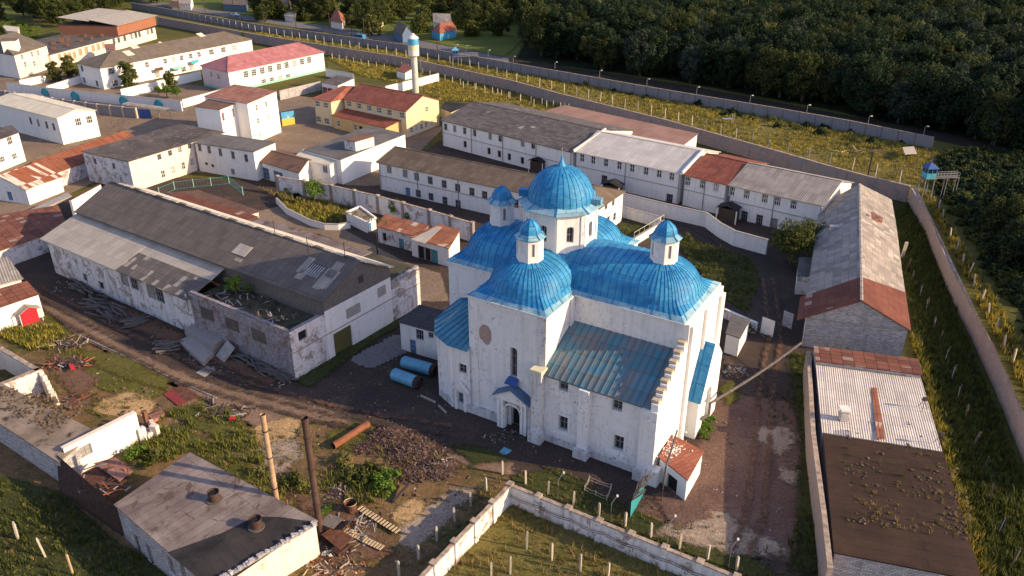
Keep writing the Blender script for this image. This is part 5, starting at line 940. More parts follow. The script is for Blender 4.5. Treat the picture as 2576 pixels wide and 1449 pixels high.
for i in range(6):
    a,b,c,d=Lp[i],Lp[i+1],Rp[i+1],Rp[i]; n=8
    for j in range(n):
        w0,w1_=j/n,(j+1)/n; za,zb=3.45+.12*math.sin(i*3+j*2.1),3.45+.12*math.sin(i*3+(j+1)*2.1); A,B,C,D=a.lerp(b,w0),a.lerp(b,w1_),d.lerp(c,w1_),d.lerp(c,w0)
        f=lambda p,z:Vector((p.x,p.y,z)); mid=lambda p,q:p.lerp(q,.45)
        m.poly([f(A,0),f(A,za),f(B,zb),f(B,0)],'perimeter_near'); m.poly([f(A,za),f(mid(A,D),3.3),f(mid(B,C),3.3),f(B,zb)],'perimeter_near'); m.poly([f(mid(A,D),3.3),f(D,3.6),f(C,3.6),f(mid(B,C),3.3)],'wall_top'); m.poly([f(C,0),f(C,3.6),f(D,3.6),f(D,0)],'perimeter_near')
m.build('wall_panel',rt)
wallrun('brick_wall','long mottled brick yard wall in front of the brown-roofed barracks',[(697,443),(833,466),(950,492),(1080,528),(1188,560)],3.7,.35,'peeling_white',pill=4.5,pm='perimeter_plaster')
wallrun('low_wall','low white wall curving round the weedy plot',[(695,497),(722,524),(779,552),(816,562),(850,563),(880,558)],1.3,.3,'clean_white','concrete')
wallrun('yard_wall','high white yard wall stepping along the front of the terrace',[(1562,484),(1678,512),(1778,534),(1813,560),(1850,580),(1932,602)],2.9,.35,'white_plaster','concrete')
wallrun('yard_wall','short white cross wall beside the drum in the inner yard',[(1559,517),(1663,545)],2.2,.3,'white_plaster','concrete')
r_=wallrun('railed_wall','sunlit sloping white wall with iron railing right of the rear dome',[(1595,598),(1670,553)],1.6,.3,'clean_white','concrete')
m=MB(); a,b=P(1595,598,1.6),P(1670,553,1.6)
for i in range(7): p=a.lerp(b,i/6); m.bar(p,p+Vector((0,0,1)),.06,.06,'cap_cream')
m.bar(a+Vector((0,0,1)),b+Vector((0,0,1)),.06,.06,'cap_cream'); m.build('railing',r_)
wallrun('yard_wall','tall sunlit end wall left of the long workshop',[(176,502),(250,463)],4.6,.5,'clean_white','rust')
wallrun('low_wall','low white wall with black graffiti marks behind the flat-roofed shed',[(1822,776),(1905,812)],1.5,.3,'peeling_white','white_paint')
r_=wallrun('arched_wall','long white wall with blue painted arches in the left compound',[(15,207),(125,221),(255,234),(455,254)],2.9,.35,'white_plaster','concrete')
A,B=P(15,207,2.9),P(455,254,2.9); A.z=B.z=0
for x,y,sa,sb in ((115,230,(15,207),(125,221)),(190,238,(125,221),(255,234)),(312,250,(255,234),(455,254)),(400,258,(255,234),(455,254))):
    A,B=P(*sa,2.9),P(*sb,2.9); A.z=B.z=0; t_,z=hit(x,y,A,B); d=(B-A).normalized(); n=Vector((d.y,-d.x,0)); c=A+d*t_+n*.34; m=MB(); pts=[c+d*1.4*math.cos(a)+Vector((0,0,.9+1.7*math.sin(a))) for a in [math.pi*i/10 for i in range(11)]]+[c-d*1.4,c+d*1.4]
    m.poly([p+n*0 for p in pts[::-1]],'cyan_paint'); m.poly([p-n*.12 for p in pts],'cyan_paint')
    for i in range(10): m.bar(pts[i]+n*.05,pts[i+1]+n*.05,.2,.16,'teal_paint')
    m.build('arch_panel',r_)
wallrun('compound_wall','grey panel wall with posts in front of the blue-arched wall',[(-10,226),(130,246),(243,262),(340,272)],2.8,.25,'perimeter_concrete','concrete',pill=3.6,pm='post_concrete')
for lb,tp,h,mm in (('short white wall section left of the dark hedge',[(47,201),(120,186)],2.4,'clean_white'),('white garden wall by the corner of the long white building',[(115,216),(200,190)],2.4,'clean_white'),('long sunlit white wall in front of the long white building',[(302,224),(503,178)],2.8,'clean_white'),('sunlit white wall between the arched wall and the pink-roofed building',[(457,250),(562,222)],2.4,'clean_white'),('whitewashed brick wall below the pink-roofed building',[(702,228),(806,204)],2.8,'white_brick'),('white wall at the right end of the pink-roofed building',[(819,172),(888,186),(890,196)],2.6,'white_plaster'),('sunlit white wall running up to the foot of the water tower',[(969,216),(1040,199),(1103,184)],2.8,'clean_white')):
    wallrun('garden_wall',lb,tp,h,.3,mm,'concrete')
ew=wallrun('enclosure_wall','whitewashed enclosure wall with pillars turning a corner in the foreground',[(1035,1475),(1283,1218),(1950,1490)],2.6,.28,'peeling_white','wall_top',pill=3.05,pm='peeling_white',caph=.16)
m=MB(); a,b=P(1283,1218,2.6),P(1950,1490,2.6); d=(b-a).normalized(); n=Vector((d.y,-d.x,0))
for dz in (.9,1.15):
    pr=None
    for i in range(61): p=a.lerp(b,i/60)+n*.36-Vector((0,0,dz+.25*abs(math.sin(math.pi*i/8)) )); 
    pts=[a.lerp(b,i/60)+n*.36-Vector((0,0,dz+.22*abs(math.sin(math.pi*i/8)))) for i in range(61)]; m.tube(pts,.025,'black',5)
m.build('cable',ew)
def board(name,label,cat,a,b,z0,z1,mt,th=.08,z=None):
    A,B=P(*a),P(*b); m=MB(); d=(B-A).normalized(); n=Vector((-d.y,d.x,0)); m.prism([A.xy,B.xy,(B+n*th).xy,(A+n*th).xy],z0,z1,mt); o=m.build(name,origin=tuple(A)); tag(o,label,cat); return o,A,B,d,n
board('gate','blue sheet gate in the grey panel wall of the left compound','gate',(343,297),(382,300),0,2.6,'royal_blue')
o,A,B,d,n=board('gate','gate painted half blue, half yellow with a white trident','gate',(711,318),(743,312),0,3.6,'sky_blue_paint')
m=MB(); m.prism([(A-n*.012).xy,(B-n*.012).xy,(B-n*.002).xy,(A-n*.002).xy],.02,1.8,'flag_yellow'); m.build('yellow_half',o)
m=MB(); c=A.lerp(B,.5)-n*.03
for x in (-.32,0,.32): m.bar(c+d*x+Vector((0,0,2.2)),c+d*x+Vector((0,0,3.1)),.08,.03,'white_paint')
m.bar(c-d*.32+Vector((0,0,2.2)),c+d*.32+Vector((0,0,2.2)),.03,.1,'white_paint'); m.bar(c-d*.15+Vector((0,0,2.0)),c+d*.15+Vector((0,0,2.0)),.03,.1,'white_paint'); m.build('trident_emblem',o)
board('gate','white gate leaf standing open behind the church, black scribbles on it','gate',(1912,838),(1943,850),.1,2.6,'white_plaster')
board('gate','white gate leaf with dark cross bars beside the barn corner','gate',(1966,820),(1990,830),.1,2.5,'white_brick')
# teal fence by the annex
t=thing('teal_fence','teal sheet fence bristling with sticks near the church corner','fence',tuple(P(1605,1275))); A,B=P(1585,1306),P(1621,1240); m=MB(); d=(B-A).normalized(); n=Vector((-d.y,d.x,0))
for i in range(24): p=A.lerp(B,i/24); q=A.lerp(B,(i+.9)/24); m.prism([p.xy,q.xy,(q+n*.05).xy,(p+n*.05).xy],0,2.15+random.uniform(-.05,.05),'teal_paint')
m.build('sheet_panel',t); m=MB()
for i in range(46): p=A.lerp(B,random.random()); m.bar(p+Vector((0,0,2.2)),p+d*random.uniform(.3,1.6)-n*random.uniform(-.3,.9)+Vector((0,0,random.uniform(2.3,2.9))),.05,.05,'weathered_log')
m.build('stick',t)['kind']='stuff'
# teal mesh fence in the middle left
pts=[P(*p) for p in ((402,494),(440,478),(488,472),(532,468),(577,463),(612,492))]; t=thing('mesh_fence','light teal mesh fence in front of the peach block','fence',tuple(pts[2]))
for i in range(len(pts)-1):
    a,b=pts[i],pts[i+1]; m=MB()
    for z in (.15,1.7): m.bar(a+Vector((0,0,z)),b+Vector((0,0,z)),.05,.05,'teal_paint')
    k_=int((b-a).length/.6)
    for j in range(k_): p=a.lerp(b,j/k_); m.bar(p+Vector((0,0,.15)),p+Vector((0,0,1.7)),.02,.02,'teal_paint')
    m.build('mesh_panel',t)
for p in pts: m=MB(); m.box(p,.12,.12,0,1.9,'green_dado'); m.build('post',t)
# ================= POSTS
def post_proto(h,m,name='concrete_post',w=.2,notch=False,label='',group=''):
    mb=MB(); mb.box((0,0),w,w,-.1,h-.12,m); mb.box((0,0),w*.7,w*.7,h-.12,h,m)
    if notch:
        for i in range(8): mb.box((w*.6,0),w*.8,w*.5,.5+i*(h-.7)/8,.58+i*(h-.7)/8,'white_paint')
    o=mb.build(name,origin=(0,0,0)); tag(o,label,'post',group); return o
ORD='first second third fourth fifth sixth seventh eighth ninth tenth eleventh twelfth thirteenth fourteenth fifteenth sixteenth seventeenth'.split()
def place(o,pts,first=True,tilt=.03,fmt=None):
    r=random.Random(len(pts))
    for i,p in enumerate(pts):
        q=o if (i==0 and first) else o.copy()
        if q is not o: COL.objects.link(q)
        q.location=p; q.rotation_euler=(r.uniform(-tilt,tilt),r.uniform(-tilt,tilt),r.uniform(0,3))
        if fmt: q['label']=fmt%ORD[i]
def along(px,step):
    W=[P(*p) for p in px]; out=[]; 
    for i in range(len(W)-1):
        n=max(1,round((W[i+1]-W[i]).length/step)); out+=[W[i].lerp(W[i+1],j/n) for j in range(n)]
    return out+[W[-1]]
place(post_proto(2.9,'post_concrete',w=.18,label='concrete fence post of the wire fence between the two perimeter walls',group='posts between the perimeter walls'),along([(385,30),(660,84),(1022,146),(1161,166),(1299,206),(1451,242),(1672,299),(1932,375),(2262,460)],5.2),tilt=.06)
place(post_proto(2.2,'post_concrete',w=.17,label='short concrete post in the row along the inner perimeter wall',group='posts along the inner perimeter wall'),along([(404,64),(532,80)],6)+along([(819,139),(995,168),(1120,205),(1283,250),(1420,278)],4.2))
place(post_proto(2.2,'post_concrete',w=.17,label='concrete post standing in the tall grass inside the perimeter',group='posts in the grass inside the perimeter'),along([(836,150),(890,160),(967,176)],4.4)+[P(*p) for p in ((1137,193),(1166,222),(1195,228),(1220,236),(1252,241),(1280,249),(1309,258),(1343,268),(1375,272),(1410,277),(1430,280),(1495,290))])
place(post_proto(1.85,'post_concrete',w=.2,label='white concrete post outside the left arm of the enclosure wall',group='posts left of the enclosure wall'),[P(*p) for p in ((1264,1194),(1223,1237),(1184,1275),(1144,1314),(1099,1362),(1054,1409),(1004,1450))],fmt='%s white post from the wall corner, outside the left arm of the enclosure wall')
place(post_proto(1.85,'post_concrete',w=.2,label='white concrete post in the row between church and enclosure wall',group='posts behind the enclosure wall'),[P(*p) for p in ((1322,1219),(1379,1246),(1442,1272),(1506,1301),(1572,1326),(1637,1353),(1709,1382),(1779,1409),(1852,1437))],fmt='%s white post from the left between church and enclosure wall')
place(post_proto(2.3,'post_concrete',w=.17,label='thin pale post standing in the grass inside the enclosure',group='posts inside the enclosure'),[P(*p) for p in ((1325,1384),(1388,1412),(1459,1442),(1528,1464),(1284,1447),(1236,1462))],fmt='%s thin pale post standing in the grass inside the enclosure, from the centre')
D2=lambda x,y:(1932+x/4,724.5+y/4); D3=lambda x,y:(1932+x/4,1086.7+y/4); D1=lambda x,y:(1932+x/4,362.2+y/4)
place(post_proto(2.5,'dark_wood',w=.16,notch=True,label='comb-like insulator post in the overgrown strip on the right',group='insulator posts in the right strip'),[P(*D2(*p)) for p in ((1535,110),(1595,250),(1655,440),(1715,590),(1785,750),(1850,950),(1915,1140),(1985,1350))]+[P(*D3(*p)) for p in ((2060,170),(2140,430),(2230,730),(2320,1050),(2430,1360))]+[P(*D1(*p)) for p in ((1245,880),(1295,1010),(1390,1290),(1440,1420))]+[],tilt=.1,fmt='%s comb-like insulator post down the overgrown strip on the right')
place(post_proto(2.5,'post_concrete',w=.16,notch=True,label='x',group='insulator posts at the bottom left'),[P(46,1359),P(116,1404)],tilt=.1,fmt='%s pale comb-like insulator post from the left in the bottom left corner grass')
place(post_proto(2.2,'post_concrete',w=.2,label='leaning concrete post of the outer wire fence beyond the right wall',group='outer fence posts beyond the right wall'),[P(*D1(*p)) for p in ((1715,670),(1755,765),(1830,960),(1895,1080),(1955,1230),(2015,1320),(2070,1440))]+[P(*D2(*p)) for p in ((2140,150),(2220,290),(2300,430),(2370,620),(2460,760))],tilt=.15,fmt='%s leaning concrete post down the outer wire fence beyond the right wall')
m=MB(); m.box((0,0),.4,.4,0,3.0,'post_concrete'); o=m.build('concrete_post',origin=(0,0,0)); tag(o,'single thick pale post standing alone between barn and right wall','post'); o.location=P(*D1(1345,1150)); o.rotation_euler=(.05,.06,0)
m=MB(); m.box((0,0),.14,.14,0,2.6,'pale_wood'); o=m.build('stake',origin=(0,0,0)); tag(o,'pale wooden stake in the weeds at the bottom left','stake'); o.location=P(185,1449)
# lamps on the outer wall
t=thing('wall_lamp','curved lamp on a thin pole on top of the outer perimeter wall','lamp',tuple(P(1396,173,3.0)),'lamps along the outer wall')
m=MB(); m.tube([(0,0,0),(0,0,2.)],.05,'metal_grey',6); m.tube([(0,0,2.),(.12,-.0,2.2),(.45,0,2.2)],.04,'metal_grey',6); o=m.build('pole',t,origin=(0,0,0)); o.location=(0,0,0); m=MB(); m.box((.6,0),.45,.25,2.08,2.25,'white_paint'); o=m.build('lamp_head',t,origin=(0,0,0)); o.location=(0,0,0)
LP=[(1148,128),(1172,130),(1228,142),(1291,158),(1396,173),(1508,195),(1627,217),(1752,238),(1886,260),(2029,285),(2183,314),(2323,340)]
for i,p in enumerate(LP):
    lb_='%s curved lamp from the left on top of the outer perimeter wall'%ORD[i]
    if p==(1396,173): t['label']=lb_
    else: dup(t,P(*p,3.0),random.uniform(-.3,.3),label=lb_)
t=thing('fence_lamp','thin bent lamp arm with a small white head behind the enclosure wall','lamp',tuple(P(1403,1258)),'lamps behind the enclosure wall')
m=MB(); m.tube([(0,0,0),(0,0,2.6),(.5,.2,3.3)],.03,'metal_grey',5); o=m.build('arm',t,origin=(0,0,0)); o.location=(0,0,0); m=MB(); m.box((.55,.22),.18,.18,3.25,3.42,'white_paint'); o=m.build('lamp_head',t,origin=(0,0,0)); o.location=(0,0,0)
t['label']='first thin bent lamp from the left behind the enclosure wall'
for i,p in enumerate(((1535,1318),(1678,1370),(1832,1430))): dup(t,P(*p),label='%s thin bent lamp from the left behind the enclosure wall'%ORD[i+1])
# ================= TOWERS, CHIMNEYS, POLES
c=P(1046,233); t=thing('water_tower','concrete water tower with blue and yellow banded tank','water tower',tuple(c))
m=MB(); m.cyl(c,1.0,0,10.7,'tower_concrete',20,.92); m.build('shaft',t); m=MB(); m.cyl(c,1.0,10.7,11.1,'tower_concrete',24,1.6); m.cyl(c,1.6,11.1,12.6,'white_paint',24); m.cyl(c,1.62,12.6,14.2,'cap_cream',24); m.cyl(c,1.62,14.2,16.0,'sky_blue_paint',24); m.cyl(c,1.66,16.0,16.4,'white_paint',24,1.5); m.cyl(c,1.45,16.4,17.0,'white_paint',24,.6); m.cyl(c,.45,17.0,17.4,'white_paint',12); m.build('tank',t)
m=MB()
for s_ in (-.25,.25): m.bar(c+Vector((1.9,s_,0)),c+Vector((1.9,s_,11.)),.06,.06,'metal_grey')
for i in range(24): m.bar(c+Vector((1.9,-.25,.4+i*.45)),c+Vector((1.9,.25,.4+i*.45)),.04,.04,'metal_grey')
m.build('ladder',t)
def chimney(px,h,r,mt,label,extra=None,lean=(0,0)):
    c=P(*px); m=MB(); top=c+Vector((lean[0],lean[1],h)); m.tube([c,c.lerp(top,.33),c.lerp(top,.66),top],[r,r*.98,r*.95,r*.93],mt,14,caps=False); m.tube([top-Vector((0,0,.35)),top],r*1.08,mt,14,caps=False); m.cyl(top,r*.8,h-.5,h-.4,'black',12); t=thing('chimney_pipe',label,'chimney',tuple(c)); m.build('pipe',t)
    m=MB()
    for f in (.3,.6,.85): p=c.lerp(top,f); m.tube([p-Vector((0,0,.06)),p+Vector((0,0,.06))],r*1.12,'dark_rust',12)
    m.build('band',t)
chimney((703,1300),12.3,.27,'sand_pole','tall pale rusty pipe chimney, the left of the two beside the felt-roofed workshop')
chimney((808,1353),14.0,.33,'chimney_steel','tall dark red-brown pipe chimney, the right of the two beside the felt-roofed workshop')
m=MB(); c=P(2178,466); m.tube([c,c+Vector((.1,0,7.2))],.16,'dark_wood',8); tag(m.build('chimney_pole',origin=tuple(c)),'dark pole leaning slightly behind the corner of the long barn','pole')
m=MB(); c=P(950,640); m.tube([c,c+Vector((0,0,3.6))],.12,'black',8); m.cyl(c,.2,3.6,3.8,'black',8); tag(m.build('stovepipe',origin=tuple(c)),'thin black stovepipe standing beside the workshop side roof','pipe')
def guard(px,label,zc,cab,roofm,walk,s=1.9,rz=0.):
    c=P(*px); t=thing('guard_tower',label,'guard tower',tuple(c)); ca,sa=math.cos(rz),math.sin(rz); f=lambda x,y,z:c+Vector((x*ca-y*sa,x*sa+y*ca,z))
    for a in (-1,1):
        for b in (-1,1): m=MB(); m.bar(f(a*s/2,b*s/2,0),f(a*s/2*.95,b*s/2*.95,zc),.14,.14,'metal_grey'); m.build('leg',t)
    m=MB(); m.box(c,s+.5,s+.5,zc,zc+.12,'grey_wood',rz); m.build('platform',t)
    m=MB(); m.box(c,s,s,zc+.12,zc+1.15,cab,rz); m.box(c,s-.12,s-.12,zc+1.15,zc+2.0,'glass',rz); m.box(c,s,s,zc+2.0,zc+2.15,'sky_blue_paint',rz)
    for a in (-1,0,1):
        for b in (-1,0,1):
            if a or b: m.bar(f(a*s/2*.97,b*s/2*.97,zc+1.1),f(a*s/2*.97,b*s/2*.97,zc+2.05),.09,.09,'sky_blue_paint')
    m.build('cabin',t); m=MB(); Q=[f(a*(s/2+.3),b*(s/2+.3),zc+2.15) for a,b in ((-1,-1),(1,-1),(1,1),(-1,1))]; ap=f(0,0,zc+3.3)
    for i in range(4): m.poly([Q[i],Q[(i+1)%4],ap],roofm)
    m.poly(Q[::-1],roofm); m.bar(ap-Vector((0,0,.1)),ap+Vector((0,0,1.1)),.06,.06,'teal_paint'); m.build('roof',t)
    m=MB(); e=f(walk,0,zc); b0=f(s/2,0,zc)
    for dy in (-.5,.5):
        for z in (0,.5,1.): m.bar(b0+Vector((0,dy,z)),e+Vector((0,dy,z)),.06,.06,'metal_grey')
        for i in range(9): p=b0.lerp(e,i/8)+Vector((0,dy,0)); m.bar(p,p+Vector((0,0,1)),.05,.05,'metal_grey')
    m.slab([b0+Vector((0,-.5,0)),e+Vector((0,-.5,0)),e+Vector((0,.5,0)),b0+Vector((0,.5,0))],.08,'grey_wood')
    for f_ in (.55,1.): p=b0.lerp(e,f_); m.bar(p+Vector((0,.5,0)),Vector((p.x,p.y+.5,0)),.1,.1,'metal_grey'); m.bar(p-Vector((0,.5,0)),Vector((p.x,p.y-.5,0)),.1,.1,'metal_grey')
    m.build('walkway',t)
guard((2322,500),'blue and teal guard tower on thin legs at the right corner of the perimeter',4.4,'cyan_paint','royal_blue',6.3,1.9,.1)
guard((1146,167),'blue guard tower between the perimeter walls behind the water tower',3.4,'royal_blue','tank_blue',8.,1.9,.2)
# lagged overhead pipe
t=thing('overhead_pipe','lagged heating pipe sagging from the barn corner to the church buttress','pipe',tuple(P(1900,960))); e1=P(2016,862,3.9); e2=K(24.9,11.6,3.3)
m=MB(); pts=[e1.lerp(e2,i/14)-Vector((0,0,.35*math.sin(math.pi*i/14))) for i in range(15)]+[e2+Vector((-.2,-.8,-1.)),K(24.7,9.6,2.2)]; m.tube(pts,.16,'weathered_log',8); o=m.build('pipe',t)
m=MB()
for i in range(1,14,2): m.tube([pts[i],pts[i].lerp(pts[i+1],.15)],.2,'grey_wood',8)
m.build('band',o)
t=thing('bare_pole','crooked bare pole rising past the red annex roof to the buttress','pole',tuple(P(1664,1263))); m=MB(); b=P(1664,1263); m.tube([b,b+Vector((.05,.1,2.4)),b+Vector((.15,.3,4.2)),b+Vector((1.6,3.2,6.6))],[.13,.12,.11,.09],'weathered_log',8); m.build('pole',t)
# utility poles beyond the road
t=thing('utility_pole','wooden utility pole beside the village road','utility pole',tuple(P(668,79)),'utility poles along the village road'); m=MB(); m.tube([(0,0,0),(0,0,8.5)],.14,'dark_wood',7); o=m.build('pole',t,origin=(0,0,0)); o.location=(0,0,0); m=MB(); m.box((0,0),1.6,.12,7.7,7.85,'dark_wood'); o=m.build('crossarm',t,origin=(0,0,0)); o.location=(0,0,0)
for p in ((747,88),(831,82),(885,88),(917,97),(1102,165),(590,40),(437,24),(450,26),(518,40),(1316,30),(1210,35)): dup(t,P(*p),.3,label='wooden utility pole '+{747:'left of the orange pyramid-roofed house',831:'in front of the orange pyramid-roofed house',885:'just left of the blue van',917:'just right of the blue van',1102:'in front of the blue red-roofed house',590:'beside the white parked car',437:'behind the billboard',450:'at the right edge of the billboard',518:'between billboard and white car',1316:'on the grass slope beside the forest',1210:'among the gardens right of the blue house'}[p[0]])
t['label']='wooden utility pole beside the dark roadside house at the top'
# wires
# ================= VEGETATION
def crown(name,nc,rx,rz,leafs,ls,mat,seed,shape='round',low=0.):
    r=np.random.default_rng(seed); C_=[]
    for i in range(nc):
        d=r.normal(size=3); d/=np.linalg.norm(d); d[2]=(abs(d[2])*1.0-.35*r.random()) if shape=='round' else d[2]; rad=r.uniform(.45,1.)
        C_.append(d*np.array([rx,rx,rz])*rad)
    C_=np.array(C_); cs=r.uniform(.20,.36,nc)*rx
    pts=[];nr=[]
    for c,s in zip(C_,cs):
        d=r.normal(size=(leafs,3)); d/=np.linalg.norm(d,axis=1)[:,None]; q=c+d*s*r.uniform(.55,1.15,(leafs,1))*np.array([1,1,.85]); pts.append(q); nr.append(d)
    pts=np.concatenate(pts); nr=np.concatenate(nr)+r.normal(size=pts.shape)*.38+[0,0,.15]; nr/=np.linalg.norm(nr,axis=1)[:,None]
    return leafmesh(name,pts,nr,ls*r.uniform(.6,1.3,len(pts)),mat,r)
def leafmesh(name,pts,nr,sz,mat,r):
    a=np.cross(nr,r.normal(size=pts.shape)); a/=np.linalg.norm(a,axis=1)[:,None]; b=np.cross(nr,a); sz=sz[:,None]; n=len(pts)
    V=np.empty((n,4,3)); V[:,0]=pts-a*sz; V[:,1]=pts-b*sz*.6; V[:,2]=pts+a*sz; V[:,3]=pts+b*sz*.6
    me=bpy.data.meshes.new(name); me.vertices.add(n*4); me.vertices.foreach_set('co',V.ravel()); me.loops.add(n*4); me.loops.foreach_set('vertex_index',np.arange(n*4,dtype=np.int32)); me.polygons.add(n); me.polygons.foreach_set('loop_start',np.arange(0,n*4,4,dtype=np.int32)); me.polygons.foreach_set('loop_total',np.full(n,4,dtype=np.int32)); me.update(calc_edges=True); me.materials.append(M(mat)); return me
def trunkmesh(h,r0,seed,br=5):
    m=MB(); r=random.Random(seed); m.tube([(0,0,-.2),(.1,0,h*.35),(.0,.15,h*.7),(.1,.1,h)],[r0,r0*.75,r0*.5,r0*.2],'bark',7)
    for i in range(br): a=r.uniform(0,6.28); z=h*r.uniform(.35,.7); l=h*r.uniform(.25,.4); m.tube([(0,0,z),(l*.5*math.cos(a),l*.5*math.sin(a),z+l*.45),(l*math.cos(a),l*math.sin(a),z+l*.8)],[r0*.4,r0*.25,r0*.08],'bark',5)
    o=m.build('t',origin=(0,0,0)); me=o.data; bpy.data.objects.remove(o); me.name='trunk'; return me
TR={}
for k_,(h,rx,rz,nc,lf,ls,mt) in {'dark':(7.5,5.8,7.2,80,95,.36,'leaf_dark'),'dark2':(8.8,5.0,8.6,80,95,.36,'leaf_dark'),'mid':(7.0,5.4,6.6,76,95,.34,'leaf_forest'),'pale':(8.3,4.6,7.6,76,95,.30,'leaf_pale'),'silver':(7.2,5.,6.8,76,90,.32,'leaf_silver'),'fruit':(2.6,2.9,2.9,34,34,.3,'leaf_mid'),'near':(3.2,3.,3.6,60,80,.17,'leaf_mid'),'bright':(2.,1.5,1.9,30,50,.14,'leaf_bright'),'full':(2.6,1.9,2.9,60,70,.17,'leaf_mid'),'village':(5,3.6,4.8,60,50,.32,'leaf_forest')}.items():
    TR[k_]=(crown('crown',nc,rx,rz,lf,ls,mt,len(k_)*7+int(h*3),'full' if k_ in('full','village','fruit','dark','dark2','mid','pale','silver') else 'round'),trunkmesh(h+rz*.3,.05*h+.05,int(h*7)),h)
def tree(k_,loc,sc,label,group=None,name='tree',cat='tree',sz=1.):
    cm,tm,h=TR[k_]; o=bpy.data.objects.new(name,None); COL.objects.link(o); o.location=loc; r=random.uniform(0,6.28); o.rotation_euler=(0,0,r); o.scale=(sc,sc,sc*sz); tag(o,label,cat,group)
    c=bpy.data.objects.new('crown',cm); COL.objects.link(c); c.parent=o; c.location=(0,0,h); t_=bpy.data.objects.new('trunk',tm); COL.objects.link(t_); t_.parent=o; return o
def scatter(name,label,pts,sc,protos,seed=1,cat='vegetation',flat=.0,szr=.25):
    me=bpy.data.meshes.new(name); n=len(pts); me.vertices.add(n); me.vertices.foreach_set('co',np.asarray(pts,dtype=np.float32).ravel()); r=np.random.default_rng(seed)
    a=me.attributes.new('rot','FLOAT_VECTOR','POINT'); a.data.foreach_set('vector',np.stack([r.normal(size=n)*flat,r.normal(size=n)*flat,r.uniform(0,6.28,n)],1).ravel())
    s_=np.asarray(sc)*np.ones(n); a=me.attributes.new('scl','FLOAT_VECTOR','POINT'); a.data.foreach_set('vector',np.stack([s_,s_,s_*r.uniform(1-szr,1+szr,n)],1).ravel())
    a=me.attributes.new('idx','INT','POINT'); a.data.foreach_set('value',r.integers(0,len(protos),n).astype(np.int32)); me.update()
    o=bpy.data.objects.new(name,me); COL.objects.link(o); tag(o,label,cat,kind='stuff')
    g=bpy.data.node_groups.new(name,'GeometryNodeTree'); g.interface.new_socket('Geometry',in_out='INPUT',socket_type='NodeSocketGeometry'); g.interface.new_socket('Geometry',in_out='OUTPUT',socket_type='NodeSocketGeometry')
    N=g.nodes; gi=N.new('NodeGroupInput'); go=N.new('NodeGroupOutput'); ip=N.new('GeometryNodeInstanceOnPoints'); jj=N.new('GeometryNodeJoinGeometry')
    for p in protos[::-1]: oi=N.new('GeometryNodeObjectInfo'); oi.inputs['Object'].default_value=p; oi.inputs['As Instance'].default_value=True; g.links.new(oi.outputs['Geometry'],jj.inputs[0])
    def att(nm,t): q=N.new('GeometryNodeInputNamedAttribute'); q.data_type=t; q.inputs[0].default_value=nm; return q.outputs[0]
    g.links.new(gi.outputs[0],ip.inputs['Points']); ip.inputs['Pick Instance'].default_value=True
    g.links.new(att('idx','INT'),ip.inputs['Instance Index']); g.links.new(att('rot','FLOAT_VECTOR'),ip.inputs['Rotation']); g.links.new(att('scl','FLOAT_VECTOR'),ip.inputs['Scale'])
    g.links.new(jj.outputs[0],ip.inputs['Instance']); g.links.new(ip.outputs[0],go.inputs[0])
    md_=o.modifiers.new('scatter','NODES'); md_.node_group=g; return o
def inpoly(xy,poly):
    x,y=xy[:,0],xy[:,1]; r=np.zeros(len(xy),bool); n=len(poly)
    for i in range(n):
        x1,y1=poly[i];x2,y2=poly[(i+1)%n]; c=((y1>y)!=(y2>y)); r^=c&(x<(x2-x1)*(y-y1)/((y2-y1) or 1e-9)+x1)
    return r
def region(px,dens,seed=0,keep=None):
    W=[P(*p).xy for p in px]; r=np.random.default_rng(seed+len(px)); a=np.array([[w.x,w.y] for w in W]); lo,hi=a.min(0),a.max(0); n=int((hi-lo).prod()*dens); xy=lo+r.random((n,2))*(hi-lo); xy=xy[inpoly(xy,[(w.x,w.y) for w in W])]
    if keep is not None: xy=xy[keep(xy,r)]
    return np.column_stack([xy,np.zeros(len(xy))])
def nz(xy,s,ph=0): return (np.sin(xy[:,0]*s+ph)+np.sin(xy[:,1]*s*1.3+ph*2)+np.sin((xy[:,0]+xy[:,1])*s*.7+ph*3)+np.sin((xy[:,0]*.6-xy[:,1])*s*1.9+ph))/4
def proto(me): 
    return bpy.data.objects.new('proto',me)
def tuft(n,h,w,mat,seed,spread=.25,droop=.5):
    r=np.random.default_rng(seed); me=bpy.data.meshes.new('tuft'); V=[];F=[]
    for i in range(n):
        a=r.uniform(0,6.28); b=np.array([math.cos(a),math.sin(a),0])*spread*r.random(); t=np.array([math.cos(a),math.sin(a),0])*h*droop*r.random(); hh=h*r.uniform(.5,1.1); s=np.array([-math.sin(a),math.cos(a),0])*w
        k=len(V); V+=[b-s,b+s,b+t*.4+[0,0,hh*.6]+s*.8,b+t*.4+[0,0,hh*.6]-s*.8,b+t+[0,0,hh]]; F+=[(k,k+1,k+2,k+3),(k+3,k+2,k+4)]
    me.from_pydata([tuple(v) for v in V],[],F); me.materials.append(M(mat)); return proto(me)
def bushproto(rx,rz,nc,lf,ls,mat,seed):
    me=crown('bush',nc,rx,rz,lf,ls,mat,seed); 
    o=proto(me); return o
FOREST=[(1365,105),(1400,160),(1700,206),(2000,256),(2350,332),(2480,368),(2800,430),(2950,-90),(1340,-60),(1345,20)]
fp=region(FOREST,1/38.,3); order=np.argsort(fp[:,1]-.28*-fp[:,0]); 
